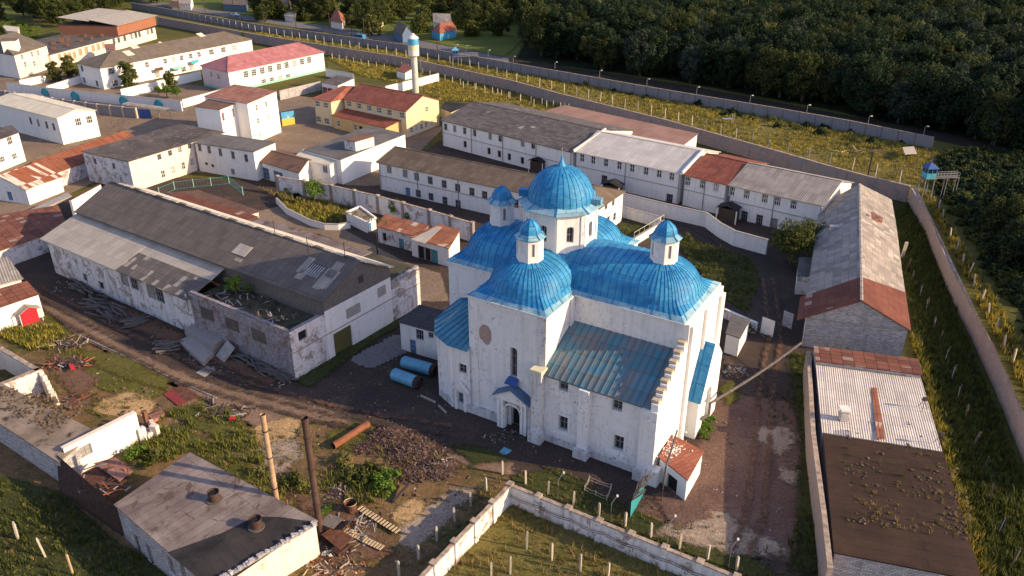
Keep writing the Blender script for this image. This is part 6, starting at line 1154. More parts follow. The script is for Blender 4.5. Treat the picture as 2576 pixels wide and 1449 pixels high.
# front rank and clearly separate crowns are trees of their own
line=P(1400,165),P(2400,348)
dd_=(line[1]-line[0]).normalized(); nn_=Vector((-dd_.y,dd_.x,0)); dist=(fp[:,:2]-np.array([line[0].x,line[0].y]))@np.array([nn_.x,nn_.y])
front=fp[(dist<24)&(dist>-1)]; back=fp[dist>=24]
def topx(p):
    z=p[2]+6-CH; dep=p[1]*CS-z*SN; return 1288+F0*p[0]/dep
USED={}
def uniq(lb):
    USED[lb]=USED.get(lb,0)+1; return USED[lb]
def lampphrase(p):
    x=topx(p); k_=sum(1 for q in LP if q[0]<x)
    return 'right of the last wall lamp' if k_>=12 else ('left of the wall lamps' if k_==0 else 'behind wall lamps %d and %d from the left'%(k_,k_+1))
front=front[np.argsort([topx(p) for p in front])]
for i,p in enumerate(front[:130]):
    k_=['dark','dark2','mid','silver','dark'][i%5]; rk_='nearest' if (np.array(p[:2])-np.array([line[0].x,line[0].y]))@np.array([nn_.x,nn_.y])<9 else ('second-rank' if (np.array(p[:2])-np.array([line[0].x,line[0].y]))@np.array([nn_.x,nn_.y])<17 else 'third-rank'); tree(k_,p,random.uniform(.75,1.05),rk_+' '+{'dark':'rounded dark forest-edge tree','dark2':'tall dark forest-edge tree','mid':'mid green forest-edge tree','silver':'silvery forest-edge willow'}[k_]+' '+lampphrase(p),{'dark':'rounded dark trees at the forest edge','dark2':'tall dark trees at the forest edge','mid':'mid green trees at the forest edge','silver':'silvery willows at the forest edge'}[k_]) if 1 else tree(k_,p,1,{'dark':'rounded dark green tree in the front rank of the forest beyond the wall','dark2':'tall narrow dark tree in the front rank of the forest beyond the wall','mid':'mid green tree in the front rank of the forest beyond the wall','silver':'silvery grey-green willow in the front rank of the forest beyond the wall'}[k_],{'dark':'rounded dark trees at the forest edge','dark2':'tall dark trees at the forest edge','mid':'mid green trees at the forest edge','silver':'silvery willows at the forest edge'}[k_])
PB=[proto(TR[k_][0]) for k_ in ('dark','dark2','mid','dark','dark2','silver','dark','mid')]
bp_=back.copy(); bp_[:,2]=rng.uniform(6.,9.5,len(bp_)); scatter('woodland','dense dark green woodland reaching to the top edge',bp_,rng.uniform(.8,1.15,len(bp_)),PB,2,'woodland')
for i,p in enumerate(sorted(((1385,75),(1400,40),(1430,25),(1500,60),(1480,35),(1530,75),(1610,85),(1598,60),(1765,88),(1755,130),(1930,130),(2280,128),(2305,120),(2395,165),(2380,185),(2520,125),(2470,160),(2495,155),(2560,100),(1690,70)))):
    tree('pale' if i not in(6,7,9,12,19) else 'silver',P(*p,6.)-Vector((0,0,6)),random.uniform(.85,1.1),('%s from the left of the sunlit yellow-green crowns standing out of the forest'%ORD[[j for j in range(20) if j not in(6,7,9,12,19)].index(i)] if i not in(6,7,9,12,19) else '%s from the left of the pale silvery crowns standing out of the forest'%ORD[(6,7,9,12,19).index(i)]),'sunlit yellow-green crowns in the forest' if i not in(6,7,9,12,19) else 'silvery crowns in the forest')
# village trees
vt=[(95,40,1.2),(120,50,1.3),(150,62,1.2),(175,40,1.2),(200,52,1.1),(215,30,1.1),(135,25,1.2),(60,35,1.),(40,18,1.1),(165,20,1.1),(230,20,.9),(240,12,1.),(265,22,.8),(280,14,.8),(300,10,.7),(640,8,1.),(662,18,.9),(655,30,.8),(760,14,1.1),(785,34,1.),(800,22,1.1),(815,46,1.),(770,52,.7),(825,14,1.),(880,38,1.1),(895,55,1.),(905,30,1.1),(925,75,1.1),(935,88,1.),(885,60,.9),(955,66,1.1),(975,55,1.2),(985,38,1.),(1000,25,1.),(960,30,1.),(940,20,1.),(1010,45,1.),(1059,82,1.1),(1066,60,1.),(1030,20,1.),(1050,10,1.),(1075,25,.9),(1100,15,.9),(1120,30,.9),(1145,20,.9),(1170,50,1.),(1160,70,.9),(1180,90,.8),(1165,35,.9),(1200,60,.9),(1190,20,1.),(1215,45,1.),(1225,75,.9),(1245,60,1.1),(1260,85,1.2),(1272,60,1.1),(1250,30,1.),(1280,25,1.),(1300,10,.9),(1345,30,1.),(1240,8,.9),(1160,4,.9),(700,2,.8),(850,5,1.),(600,4,.9),(1340,100,1.4),(1375,115,1.4),(1362,135,1.2),(1350,60,1.3),(1400,85,1.2),(1380,20,1.2),(20,8,1.),(0,45,1.),(5,100,.5)]
LM=[('the blue house with the red roof',1116,78),('the orange pyramid-roofed house',850,48),('the blue van',905,95),('the white parked car',592,38),('the billboard',440,18),('the pale brown hipped house',943,46),('the dark roadside house at the top',710,14),('the brick loft',300,40),('the grey-roofed house with blue gate',1012,75),('the left edge',0,40),('the grass slope beside the forest',1330,60),('the small pale-roofed shed',733,35),('the left guard tower',1143,120),('the left garden plots',70,80)]
def near(x,y):
    n_,a,b=min(LM,key=lambda q:(q[1]-x)**2+((q[2]-y)*2)**2); dx,dy=x-a,y-b
    side=('just' if math.hypot(dx,dy)<28 else 'well')+' '+('left of' if dx<-abs(dy)*.8 else 'right of' if dx>abs(dy)*.8 else 'behind' if dy<0 else 'in front of')
    return side+' '+n_
rv=random.Random(77)
vt+=[(rv.uniform(640,1335),rv.uniform(-12,52),rv.uniform(.75,1.15)) for _ in range(75)]+[(rv.uniform(150,420),rv.uniform(-14,4),rv.uniform(.8,1.2)) for _ in range(16)]+[(rv.uniform(1180,1340),rv.uniform(30,95),rv.uniform(.7,1.)) for _ in range(10)]
for i,(x,y,s_) in enumerate(vt):
    k_='fruit' if (i*7)%3 and x>600 and x<1330 else ('village','mid')[i%2]; big=k_!='fruit'
    tree(k_,P(x,y+ (6 if big else 2)),s_*(1. if big else 1.5)*random.uniform(.9,1.1),('large' if s_>1.05 else 'broadleaf')+(' dark' if k_=='village' else ' mid green')+' tree '+near(x,y) if big else ('bushy' if s_>1 else 'small')+' fruit tree '+near(x,y),('trees of the village gardens' if big else 'fruit trees of the village gardens'))
for k_,px,s_,lb in (('near',(1988,668),1.25,'broad green tree between the terrace and the long barn'),('near',(2030,640),1.0,'smaller green tree touching the corner of the long barn roof'),('full',(327,222),1.5,'round green tree in front of the long white building'),('full',(617,116),.9,'small conical tree at the far end of the long white building'),('full',(430,232),1.1,'green tree beside the sunlit compound wall'),('bright',(420,245),1.,'small round shrub at the foot of the compound wall tree'),('bright',(447,248),.95,'small round shrub at the right end of the compound garden'),('bright',(400,240),.8,'small bright shrub at the left end of the compound garden'),('bright',(793,512),1.35,'bright green young tree in the walled weedy plot'),('bright',(998,548),1.,'bright green bush growing out of the brick yard wall'),('bright',(1030,560),.6,'tiny green sapling behind the garages'),('bright',(595,748),.9,'bright green sapling growing in the roofless bay of the workshop'),('full',(180,196),1.3,'dark hedge tree beside the white garden wall'),('full',(140,207),1.2,'dark hedge bush behind the white garden wall'),('bright',(625,745),.5,'low weed clump on the roofless bay')):
    loc=P(*px) if px[0] not in (595,625) else P(*px,6.); tree(k_,loc,s_,lb,name='tree' if k_ in('near','full') else 'bush')
bushes={'g':bushproto(1.,.9,18,34,.13,'leaf_mid',3),'d':bushproto(1.,.9,18,34,.14,'leaf_dark',4),'y':bushproto(1.,.8,16,34,.12,'leaf_pale',5),'b':bushproto(1.,.9,16,34,.12,'leaf_bright',6)}
for i,(x,y,s_,k_,lb) in enumerate(((1768,1100,.9,'b','lowest green bush of the climber at the buttress foot'),(1776,1085,1.,'b','middle green bush of the climber at the buttress foot'),(1784,1066,1.,'b','upper green bush of the climber at the buttress foot'),(905,1215,1.5,'g','big green bush left of the scrap heap'),(965,1228,1.6,'b','big bright green bush at the foot of the scrap heap'),(930,1190,1.3,'g','bush between the scrap heap and the chimneys'),(865,1165,1.3,'y','pale bush near the dark chimney pipe'),(880,1195,1.2,'y','pale bush in front of the big green bush'),(985,1205,1.2,'b','small bright bush touching the scrap heap'),(735,1215,1.2,'g','low bush between the two chimney pipes'),(765,1235,1.1,'y','low pale bush at the foot of the dark chimney pipe'),(660,1195,1.2,'y','low pale bush left of the pale chimney pipe'),(820,1290,.8,'b','small bush beside the dark chimney base'),(720,492,1.5,'y','brownish bush in the corner of the walled weedy plot'),(745,500,1.3,'d','dark bush in the walled weedy plot'),(345,1150,1.3,'b','bright weeds beside the broken end wall of the ruin'),(375,1165,1.2,'g','green bush behind the felt-roofed workshop'),(400,1150,1.1,'y','pale weeds near the far corner of the felt-roofed workshop'),(1030,1150,.8,'d','small dark bush beside the rubble heap edge'),(1585,620,1.,'y','yellowish bush behind the railed wall'),(1570,585,1.1,'y','yellowish bush beside the rear dome'),(1615,600,.9,'y','dry bush under the railed wall'),(1730,600,1.,'y','dry bush by the small wire fence behind the nave'))):
    o=bpy.data.objects.new('bush',bushes[k_].data); COL.objects.link(o); o.location=P(x,y)+Vector((0,0,.25*s_)); o.scale=(s_,s_,s_*.9); o.rotation_euler=(0,0,i); tag(o,lb,'bush')
TG=[tuft(9,.55,.035,'blade_green',1),tuft(9,.45,.035,'blade_dry',2),tuft(8,.7,.04,'blade_green',3)]; TD=[tuft(9,.5,.035,'blade_dry',4),tuft(9,.4,.035,'blade_green',5),tuft(7,.8,.03,'blade_dry',6)]
TK=[tuft(9,.7,.05,'blade_dark',7),tuft(9,.6,.05,'blade_green',8),tuft(8,.9,.05,'blade_dark',9)]; TY=[tuft(10,.9,.05,'blade_yellow',10),tuft(9,.8,.05,'blade_green',11),tuft(8,.9,.05,'blade_yellow',12)]; TF=[tuft(11,.65,.08,'blade_green',13,.8),tuft(11,.6,.08,'blade_dry',14,.8),tuft(11,.7,.08,'blade_yellow',15,.8)]
def S_(n,lb,px,dens,protos,sc=(.7,1.3),k_=None,z=0,seed=1):
    p=region(px,dens,seed,k_); p[:,2]=z; scatter(n,lb,p,rng.uniform(*sc,len(p)),protos,seed,'grass',.12)
S_('grass','dry grass inside the walled enclosure at the bottom',[(1283,1268),(1090,1470),(1975,1500)],7.,TD+TD[:1],(.6,1.3),lambda xy,r:r.random(len(xy))<.62+.4*nz(xy,.9),seed=1)
S_('grass','weeds on the verge between church and enclosure wall',[(1290,1190),(1400,1175),(1470,1215),(1600,1285),(1690,1325),(1880,1395),(1960,1465),(1880,1470),(1285,1222)],6.,TD+TG,(.5,1.),lambda xy,r:r.random(len(xy))<.5+.5*nz(xy,.8,2),seed=2)
S_('grass','tall dark weeds filling the strip between barn and right wall',[(2240,540),(2285,515),(2330,600),(2420,830),(2560,1180),(2700,1500),(2480,1500),(2380,1150),(2300,880),(2300,830),(2250,560)],9.,TK+TG[:1],(.7,1.4),None,seed=3)
S_('grass','yellow sunlit tall grass along the low right-hand buildings',[(2290,850),(2310,850),(2345,980),(2400,1180),(2460,1350),(2510,1500),(2440,1500),(2375,1145),(2320,950)],12.,TY,(.7,1.2),lambda xy,r:r.random(len(xy))<.8+.4*nz(xy,.7,1),seed=4)
S_('grass','sunlit yellow weeds outside the right perimeter wall',[(2312,480),(2350,500),(2440,650),(2560,850),(2700,1060),(2700,1250),(2560,960),(2440,720),(2360,560)],6.,TY+TK[:1],(.7,1.3),lambda xy,r:r.random(len(xy))<.65+.5*nz(xy,.4,1),seed=5)
S_('grass','rough grass between the two perimeter walls',[(650,74),(1034,134),(1288,178),(1932,296),(2350,376),(2440,412),(2400,500),(2330,470),(1932,385),(1288,217),(1034,160),(640,100)],2.6,TF,(.5,1.1),lambda xy,r:r.random(len(xy))<.6+.6*nz(xy,.15,1),seed=6)
S_('grass','tall grass in the strip inside the inner perimeter wall',[(822,145),(1034,170),(1288,230),(1500,290),(1420,290),(1320,285),(1180,255),(1110,255),(1040,215),(900,190)],4.,TF,(.6,1.1),lambda xy,r:r.random(len(xy))<.75+.5*nz(xy,.2,4),seed=7)
S_('grass','overgrown dark verge at the bottom left corner',[(-40,1200),(150,1250),(300,1380),(560,1500),(-40,1500)],9.,TK+TD[:1],(.5,1.1),lambda xy,r:r.random(len(xy))<.7+.4*nz(xy,.5),seed=8)
S_('grass','bright tall weeds in front of the cottage with the red porch',[(-10,850),(30,828),(150,825),(170,850),(140,880),(80,885),(20,860)],14.,TG+[tuft(9,.6,.05,'blade_yellow',30)],(.8,1.5),None,seed=9)
S_('grass','patchy weeds over the waste ground',[(100,800),(215,870),(430,975),(640,1085),(850,1070),(1000,1130),(1200,1190),(1270,1215),(1050,1440),(820,1440),(800,1300),(480,1130),(350,1180),(300,1100),(130,960)],6.,TG+TD,(.4,1.),lambda xy,r:r.random(len(xy))<.25+1.1*nz(xy,.55,3),seed=10)
S_('grass','green weeds round the chimney pipes',[(340,1130),(400,1080),(480,1100),(620,1180),(760,1210),(880,1150),(960,1180),(1000,1240),(930,1270),(820,1300),(700,1265),(480,1135),(380,1180)],7.,TG,(.8,1.6),lambda xy,r:r.random(len(xy))<.5+.8*nz(xy,.7,5),seed=11)
S_('grass','weeds in the walled plot beside the mottled wall',[(700,495),(722,530),(790,560),(868,562),(868,540),(900,520),(760,475),(700,480)],7.,TG+[tuft(8,.8,.05,'blade_yellow',31)],(.8,1.4),None,seed=12)
S_('grass','weeds along the foot of the workshop and the yard edges',[(140,700),(480,845),(740,965),(1030,775),(1040,790),(750,985),(480,870),(140,720)],3.,TK,(.4,.9),lambda xy,r:r.random(len(xy))<.4+.6*nz(xy,.5,3),seed=13)
S_('grass','weeds in the shaded yard behind the nave',[(1700,590),(1880,650),(1915,700),(1880,790),(1800,740),(1720,640)],5.,TK+TD[:1],(.6,1.1),None,seed=14)
S_('grass','weeds on the roof of the roofless bay',[(520,705),(640,690),(790,750),(720,830),(520,760)],5.,TD+TG,(.6,1.1),None,z=6.1,seed=15)
S_('grass','weeds sprouting on the tarred roof',[(2110,1100),(2360,1145),(2440,1440),(2110,1385)],.45,TD+TK,(.35,.8),lambda xy,r:r.random(len(xy))<.5,z=3.55,seed=16)
S_('grass','dry weeds at the near end of the tarred roof',[(2125,1310),(2400,1300),(2440,1440),(2115,1385)],6.,TD,(.35,.7),lambda xy,r:r.random(len(xy))<.3+.8*nz(xy,.9,2),z=3.55,seed=17)
S_('grass','weeds growing on the side roof of the workshop',[(660,555),(760,585),(1000,655),(960,655),(840,620),(700,580)],5.,TD,(.5,.9),None,z=6.6,seed=18)
S_('grass','weeds in the strip beside the low right-hand roofs',[(1990,900),(2040,890),(2075,1100),(2085,1449),(1960,1449),(2010,1300),(2030,1150)],7.,TK,(.5,1.2),lambda xy,r:r.random(len(xy))<.6+.6*nz(xy,.5,3),seed=19)
p=region([(2350,440),(2390,385),(2500,385),(2700,420),(2900,900),(2700,1000),(2600,830),(2470,640),(2400,520)],.45,5); scatter('shrubland','dense dark shrubs covering the slope beyond the right wall',p,rng.uniform(1.2,2.6,len(p)),[bushes['d'],bushes['g'],bushes['d']],6,'shrubs')
p=region([(2410,470),(2450,460),(2560,600),(2520,640)],.3,6); scatter('shrubs','sunlit green shrubs at the near edge of the dark scrub',p,rng.uniform(1.,1.8,len(p)),[bushes['b'],bushes['y'],bushes['g']],7,'shrubs')
p=region([(1400,180),(1932,285),(2300,362),(2300,400),(2000,330),(1700,265),(1400,205)],.05,7); scatter('shrubs','dark low bushes in the grass between the perimeter walls',p,rng.uniform(.9,1.9,len(p)),[bushes['d'],bushes['y'],bushes['d']],8,'shrubs')
p=region([(0,45),(100,70),(90,100),(0,90)],.25,9); scatter('garden_crops','bright yellow-green crops in the garden plots at the left',p,rng.uniform(.9,1.5,len(p)),[bushes['b'],bushes['y']],9,'crops')
# ================= CLUTTER
r_=random.Random(21)
for nm,(a,b),lb in (('tank',((992,941),(1046,961)),'light blue tank lying nearest the viewer beside the church, its end rusted open'),('tank',((1016,910),(1086,930)),'light blue tank lying against the side shed, behind the other tank')):
    A,B=P(*a,.85),P(*b,.85); d=(B-A).normalized(); t=thing('tank',lb,'tank',tuple((A+B)/2*1.)[:2]+(0,)); m=MB(); m.tube([A-d*.28,A-d*.2,A,B],[.35,.62,.8,.8],'tank_blue',20); m.build('shell',t,smooth=False)
    m=MB(); m.tube([B,B+d*.6],[.78,.74],'dark_rust',16,caps=False); m.tube([B+d*.05,B+d*.1],.6,'dark_rust',12); m.build('rusted_end',t); m=MB(); m.cyl(A+d*.5,.13,1.6,1.75,'tank_blue',8); m.build('hatch',t)
# slab stacks
def stack(px,z,n,lb,th=.22,mt='concrete'):
    Q=[P(*p,z) for p in px]; c=sum(Q,Vector())/4; t=thing('slab_stack',lb,'slab stack',(c.x,c.y,0))
    for i in range(n): m=MB(); o_=Vector((r_.uniform(-.1,.1),r_.uniform(-.1,.1),0)); m.slab([Vector((q.x,q.y,z-i*(th+.06)))+o_ for q in Q],th,mt); m.build('slab',t)
stack([(450,857),(511,911),(538,886),(476,845)],.75,3,'low stack of concrete slabs by the brick wall of the workshop')
stack([(464,826),(534,870),(560,852),(486,816)],1.5,5,'taller stack of concrete frames and slabs behind the low slab stack')
m=MB(); Q=[P(541,896,.2),P(562,912,.2),P(590,874,1.9),P(572,856,1.9)]; m.slab(Q,.18,'concrete'); tag(m.build('concrete_slab',origin=tuple(P(560,905))),'single concrete slab leaning at the right of the slab stacks','slab')
m=MB(); m.slab([P(493,937,.12),P(514,948,.12),P(542,930,.12),P(520,920,.12)],.1,'concrete'); tag(m.build('concrete_slab',origin=tuple(P(515,935))),'flat concrete slab lying alone on the yard in front of the stacks','slab')
# logs
lg=MB(); lg.tube([(-1.3,0,.11),(-.3,.06,.12),(.5,.0,.12),(1.4,.08,.11)],[.17,.16,.15,.12],'weathered_log',7); l0=lg.build('log',origin=(0,0,0)); lpos=[]
for cx,cy,n_,ang,sp_ in ((205,725,26,-.6,8),(250,765,34,-.5,10),(295,795,34,-.7,9),(345,815,24,.4,8),(425,878,20,.3,7),(625,900,46,-.6,9),(665,925,50,-.6,9),(705,948,34,-.6,7),(600,885,14,-.5,6)):
    for i in range(n_): lpos.append((P(cx+r_.gauss(0,sp_*1.4),cy+r_.gauss(0,sp_),0)+Vector((0,0,r_.uniform(0,.6))),ang+r_.gauss(0,.25),r_.uniform(.6,1.2)))
place_l=[(tag(l0,'weathered grey log in the loose piles along the workshop wall','log','logs along the workshop wall'))]
for i,(p,a,s_) in enumerate(lpos):
    q=l0 if i==0 else l0.copy()
    if i: COL.objects.link(q)
    q.location=p; q.rotation_euler=(0,r_.uniform(-.1,.1),a); q.scale=(s_,s_,s_)
# scrap heap as a mound with tangled strips
def heap(nm,lb,cx,cy,rx,ry,h,mats,n,ln=(.3,1.2),cat='heap',mound='ash_scrap'):
    c=P(cx,cy); m=MB(); N=26; M_=7; rr2=random.Random(cx)
    g=[]
    for i in range(N):
        a=6.2832*i/N; k_=1+rr2.uniform(-.15,.15); g.append([c+Vector((rx*k_*math.cos(a)*(1-j/M_),ry*k_*math.sin(a)*(1-j/M_),h*(math.sin(j/M_*1.57))*rr2.uniform(.75,1.1) if j else -.05)) for j in range(M_+1)])
    for i in range(N):
        for j in range(M_): m.poly([g[i][j],g[(i+1)%N][j],g[(i+1)%N][j+1],g[i][j+1]],mound)
    for i in range(int(n*1.6)):
        a=rr2.uniform(0,6.28); q=math.sqrt(rr2.random())*1.12; p=c+Vector((rx*q*math.cos(a),ry*q*math.sin(a),max(.02,h*math.cos(min(1,q)*1.5)*.9+.03))); s1=abs(rr2.gauss(.02,.045))+.025; u=Vector((rr2.gauss(0,1),rr2.gauss(0,1),rr2.gauss(0,.5))).normalized(); v=u.cross(Vector((rr2.gauss(0,1),rr2.gauss(0,1),1))).normalized(); m.poly([p-u*s1-v*s1,p+u*s1*1.4-v*s1*.5,p+u*s1+v*s1,p-u*s1*.7+v*s1*.9],rr2.choice(mats))
    for i in range(int(n*.4)):
        a=rr2.uniform(0,6.28); q=math.sqrt(rr2.random()); p=c+Vector((rx*q*math.cos(a),ry*q*math.sin(a),h*math.cos(q*1.5)*.9+.05)); l=rr2.uniform(*ln); b=rr2.uniform(0,6.28); w=rr2.uniform(.02,.07) if mound=='ash_scrap' else rr2.uniform(.04,.16)
        m.bar(p,p+Vector((l*math.cos(b),l*math.sin(b),rr2.uniform(-.15,.35))),w,w*.6,rr2.choice(mats))
    o=m.build(nm,origin=tuple(c)); tag(o,lb,cat,kind='stuff')
AS=['ash_scrap','ash_scrap','ash_light','rust','ash_scrap','dark_rust','dark_wood','ash_scrap','ash_light']
for cx,cy,rx,ry,h,n,lb in ((985,1105,3.0,2.2,.9,1500,'crest of the tangled purplish-brown scrap heap nearest the road'),(1040,1140,3.4,2.5,.8,1700,'middle of the tangled purplish-brown scrap heap'),(1095,1180,2.6,2.1,.6,1000,'right lower spread of the tangled scrap heap'),(1035,1195,2.4,1.6,.5,700,'near edge of the tangled scrap heap beside the bright bush'),(925,1130,2.0,1.3,.5,500,'left tail of the tangled scrap heap toward the rusty pipe')): heap('scrap_heap',lb,cx,cy,rx,ry,h,AS,n,(.08,.5))
heap('board_pile','small pile of pale broken boards on the right of the scrap heap',1110,1170,1.0,.9,.7,['pale_wood','pale_wood','sack_white'],40,(.5,1.4))
heap('debris_heap','small heap of scrap between the dark chimney and the round bin',860,1245,1.8,1.2,.5,['ash_scrap','rust','concrete'],260,(.15,.6))
heap('scrap_heap','dark red-brown machine scrap by the roofless ruin',178,922,3.6,1.5,.7,['rust','dark_rust','bright_rust','dark_wood','metal_grey'],220,(.3,1.5),mound='dark_rust')
heap('wood_heap','heap of broken boards beside the bright weeds near the cottage',165,868,2.9,1.5,.6,['grey_wood','pale_wood','dark_wood','rust'],150,(.5,2.),mound='dark_wood')
heap('debris_heap','loose boards and rusty frames below the roofless ruin',190,1010,2.8,2.,.35,['rust','grey_wood','dark_wood','bright_rust'],140,(.4,2.2),mound='heap_soil')
heap('debris_heap','collapsed rusty frames and cages near the sandy ground',560,1040,3.6,1.6,.4,['dark_rust','rust','black','metal_grey'],110,(.5,2.4),mound='heap_soil')
heap('debris_heap','scattered debris of boards and bricks right of the workshop',880,1345,3.6,3.,.4,['rust','pale_wood','grey_wood','concrete','white_brick'],260,(.3,1.6),mound='heap_soil')
heap('brick_rubble','pale brick rubble spilled at the foot of the workshop end wall',838,1395,1.5,1.,.4,['sack_white','concrete','sack_white'],90,(.15,.35),mound='heap_soil')
heap('debris_heap','bricks and scrap by the rusty box at the bottom edge',850,1430,3.,1.3,.4,['rust','concrete','bright_rust','pale_wood'],150,(.2,1.),mound='heap_soil')
heap('rubble','bricks and broken timber stacked in the corner behind the buttress',1850,940,1.6,1.2,.6,['concrete','white_brick','rust','pale_wood'],140,(.2,.7),mound='heap_soil')
heap('timber_pile','stack of old timber beside the flat shed behind the church',1880,830,1.5,1.2,1.1,['dark_wood','grey_wood','pale_wood'],70,(.8,2.2),mound='dark_wood')
heap('stone_rubble','stones and turf lumps strewn before the church portal',1280,1100,3.,1.2,.18,['concrete','dark_wood','grey_wood'],90,(.1,.35),mound='heap_dark')
heap('timber_pile','loose planks in the long grass between the perimeter walls',2165,382,4.5,1.4,.4,['grey_wood','pale_wood'],50,(2,4),mound='heap_dark')
def obj1(nm,lb,cat,f,org): m=MB(); f(m); o=m.build(nm,origin=tuple(org)); return tag(o,lb,cat)
obj1('rusty_pipe','large rusty pipe lying beside the scrap heap','pipe',lambda m:(m.tube([P(838,1122,.5),P(926,1066,.5)],.42,'dull_pipe',14,caps=False),m.tube([P(838,1122,.5),P(926,1066,.5)],.38,'dark_rust',14,caps=False)),P(880,1100))
obj1('timber_beam','dark timber beam propped at the foot of the big bushes','beam',lambda m:m.bar(P(990,1262,.3),P(1030,1216,.8),.3,.25,'dark_wood'),P(1000,1250))
obj1('rusty_box','open rusty steel box at the right end of the workshop','steel box',lambda m:(m.slab([P(808,1345,1.2),P(855,1382,1.2),P(889,1352,1.2),P(840,1322,1.2)],.08,'rust'),m.slab([P(812,1365,.6),P(850,1395,.6),P(880,1370,.6),P(842,1340,.6)],.6,'dark_rust')),P(850,1370))
obj1('corrugated_cabin','small broken cabin of rusty sheets beside the dark chimney','cabin',lambda m:(m.bar(P(838,1335),P(838,1335)+Vector((0,0,1.8)),.1,.1,'metal_grey'),m.slab([P(805,1318,1.7),P(838,1330,1.7),P(862,1305,1.7),P(828,1292,1.7)],.06,'grey_wood'),m.poly([P(862,1335),P(890,1308),P(888,1305,1.7),P(862,1330,1.7)],'rust'),m.poly([P(808,1335),P(835,1340),P(835,1338,1.2),P(808,1330,1.2)],'garage_rust')),P(840,1320))
obj1('round_bin','round rusty bin with a pale rim among the debris','bin',lambda m:(m.cyl(P(884,1288),.5,0,1.2,'rust',16,.62,caps=False),m.cyl(P(884,1288),.63,1.2,1.28,'post_concrete',16,.64,caps=False),m.cyl(P(884,1288),.5,.0,.3,'dark_wood',14)),P(884,1288))
for a,b,lb in (((906,1280),(1000,1338),'long conveyor frame with pale rungs lying in the debris, the far one'),((870,1337),(960,1380),'long conveyor frame with pale rungs lying in the debris, the near one')):
    A,B=P(*a,.3),P(*b,.3); d=(B-A).normalized(); n=Vector((-d.y,d.x,0)); m=MB()
    for s_ in (-.3,.3): m.bar(A+n*s_,B+n*s_,.1,.15,'dark_rust')
    for i in range(14): p=A.lerp(B,i/13); m.bar(p-n*.35+Vector((0,0,.12)),p+n*.35+Vector((0,0,.12)),.2,.06,'pale_wood')
    tag(m.build('conveyor_frame',origin=tuple(A)),lb,'frame')
o=obj1('red_sheet','dark red steel sheet with a brighter red corner lying on the ground','steel sheet',lambda m:m.slab([P(411,991,.15),P(447,1020,.2),P(501,997,.15),P(460,967,.15)],.05,'rust'),P(450,995)); m=MB(); m.slab([P(411,991,.2),P(447,1020,.25),P(465,1010,.2),P(435,980,.2)],.03,'maroon_paint'); m.build('red_corner',o)
obj1('steel_box','flat brown steel box lying on the sand','steel box',lambda m:m.slab([P(371,1045,.5),P(385,1057,.5),P(416,1040,.5),P(405,1030,.5)],.5,'rust_roof'),P(390,1050))
obj1('rusty_tray','square rusty tray with rods below the roofless ruin','tray',lambda m:(m.slab([P(161,1008,.5),P(176,1027,.5),P(200,1016,.5),P(186,996,.5)],.3,'rust'),[m.bar(P(188+i*3,996-i*1.5,.5),P(196+i*3,1012-i*1.5,.3),.05,.05,'dark_rust') for i in range(5)]),P(180,1015))
obj1('red_machine_part','bright red plate among the machine scrap','plate',lambda m:m.slab([P(173,920,.9),P(180,931,.9),P(190,926,.9),P(183,914,.9)],.06,'red_paint'),P(180,925))
obj1('red_stool','small red metal stool beside the rusty frames','stool',lambda m:([m.bar(P(586,1062)+Vector((a,b,0)),P(586,1062)+Vector((a,b,.55)),.06,.06,'red_paint') for a in (-.25,.25) for b in (-.25,.25)],m.box(P(586,1062),.6,.6,.55,.62,'red_paint')),P(586,1062))
obj1('blue_sheet','blue plastic sheet lying on the ground before the church','sheet',lambda m:m.slab([P(1255,1138,.1),P(1270,1147,.05),P(1288,1133,.1),P(1268,1124,.15)],.03,'tank_blue'),P(1268,1135))
obj1('kerb_line','thin pale kerb running along the edge of the yard road','kerb',lambda m:[m.bar(P(*a,.08),P(*b,.08),.14,.2,'concrete') for a,b in (((208,848),(300,890)),((303,892),(420,946)),((423,948),(545,1002)))],P(300,890))
for a,b in (((1058,995),(1095,1012)),((1103,1020),(1122,1038))): obj1('beam','pale beam lying beside the church annex wall','beam',lambda m:m.bar(P(*a,.15),P(*b,.15),.2,.2,'concrete'),P(*a))['group']='beams beside the church annex'
obj1('brown_roof_strip','low strip of brown roofing behind the long workshop','roof',lambda m:(m.slab([P(414,484,2.2),P(600,548,2.2),P(655,530,2.6),P(500,478,2.6)],.2,'brown_felt'),m.prism([P(418,486,2.).xy,P(600,547,2.).xy,P(650,531,2.).xy,P(500,480,2.).xy],0,2.0,'worn_white')),P(530,510))
obj1('pipe_canopy','pale flat canopy beam on posts left of the long workshop','canopy',lambda m:(m.slab([P(53,538,3.6),P(64,545,3.6),P(180,492,3.6),P(170,484,3.6)],.35,'concrete'),m.bar(P(60,545,0),P(60,541,3.4),.3,.3,'concrete'),m.bar(P(172,500,0),P(172,492,3.4),.3,.3,'concrete')),P(110,520))
m=MB(); A,B=P(316,262,2.6),P(426,277,2.6); d=(B-A).normalized(); n=Vector((-d.y,d.x,0)); t=thing('shelter','long shelter with curved pale roof in front of the arched wall','shelter',(A.x,A.y,0))
for i in range(6): a0,a1=math.pi*(.1+.8*i/6),math.pi*(.1+.8*(i+1)/6); f=lambda a:n*(1.5*math.cos(a))+Vector((0,0,.5*math.sin(a))); m.slab([A+f(a1),A+f(a0),B+f(a0),B+f(a1)][::-1],.06,'pale_grey')
m.build('roof',t)
for i in range(5): p=A.lerp(B,i/4); m=MB(); m.bar(Vector((p.x,p.y,0)),Vector((p.x,p.y,2.9)),.12,.12,'metal_grey'); m.build('post',t)
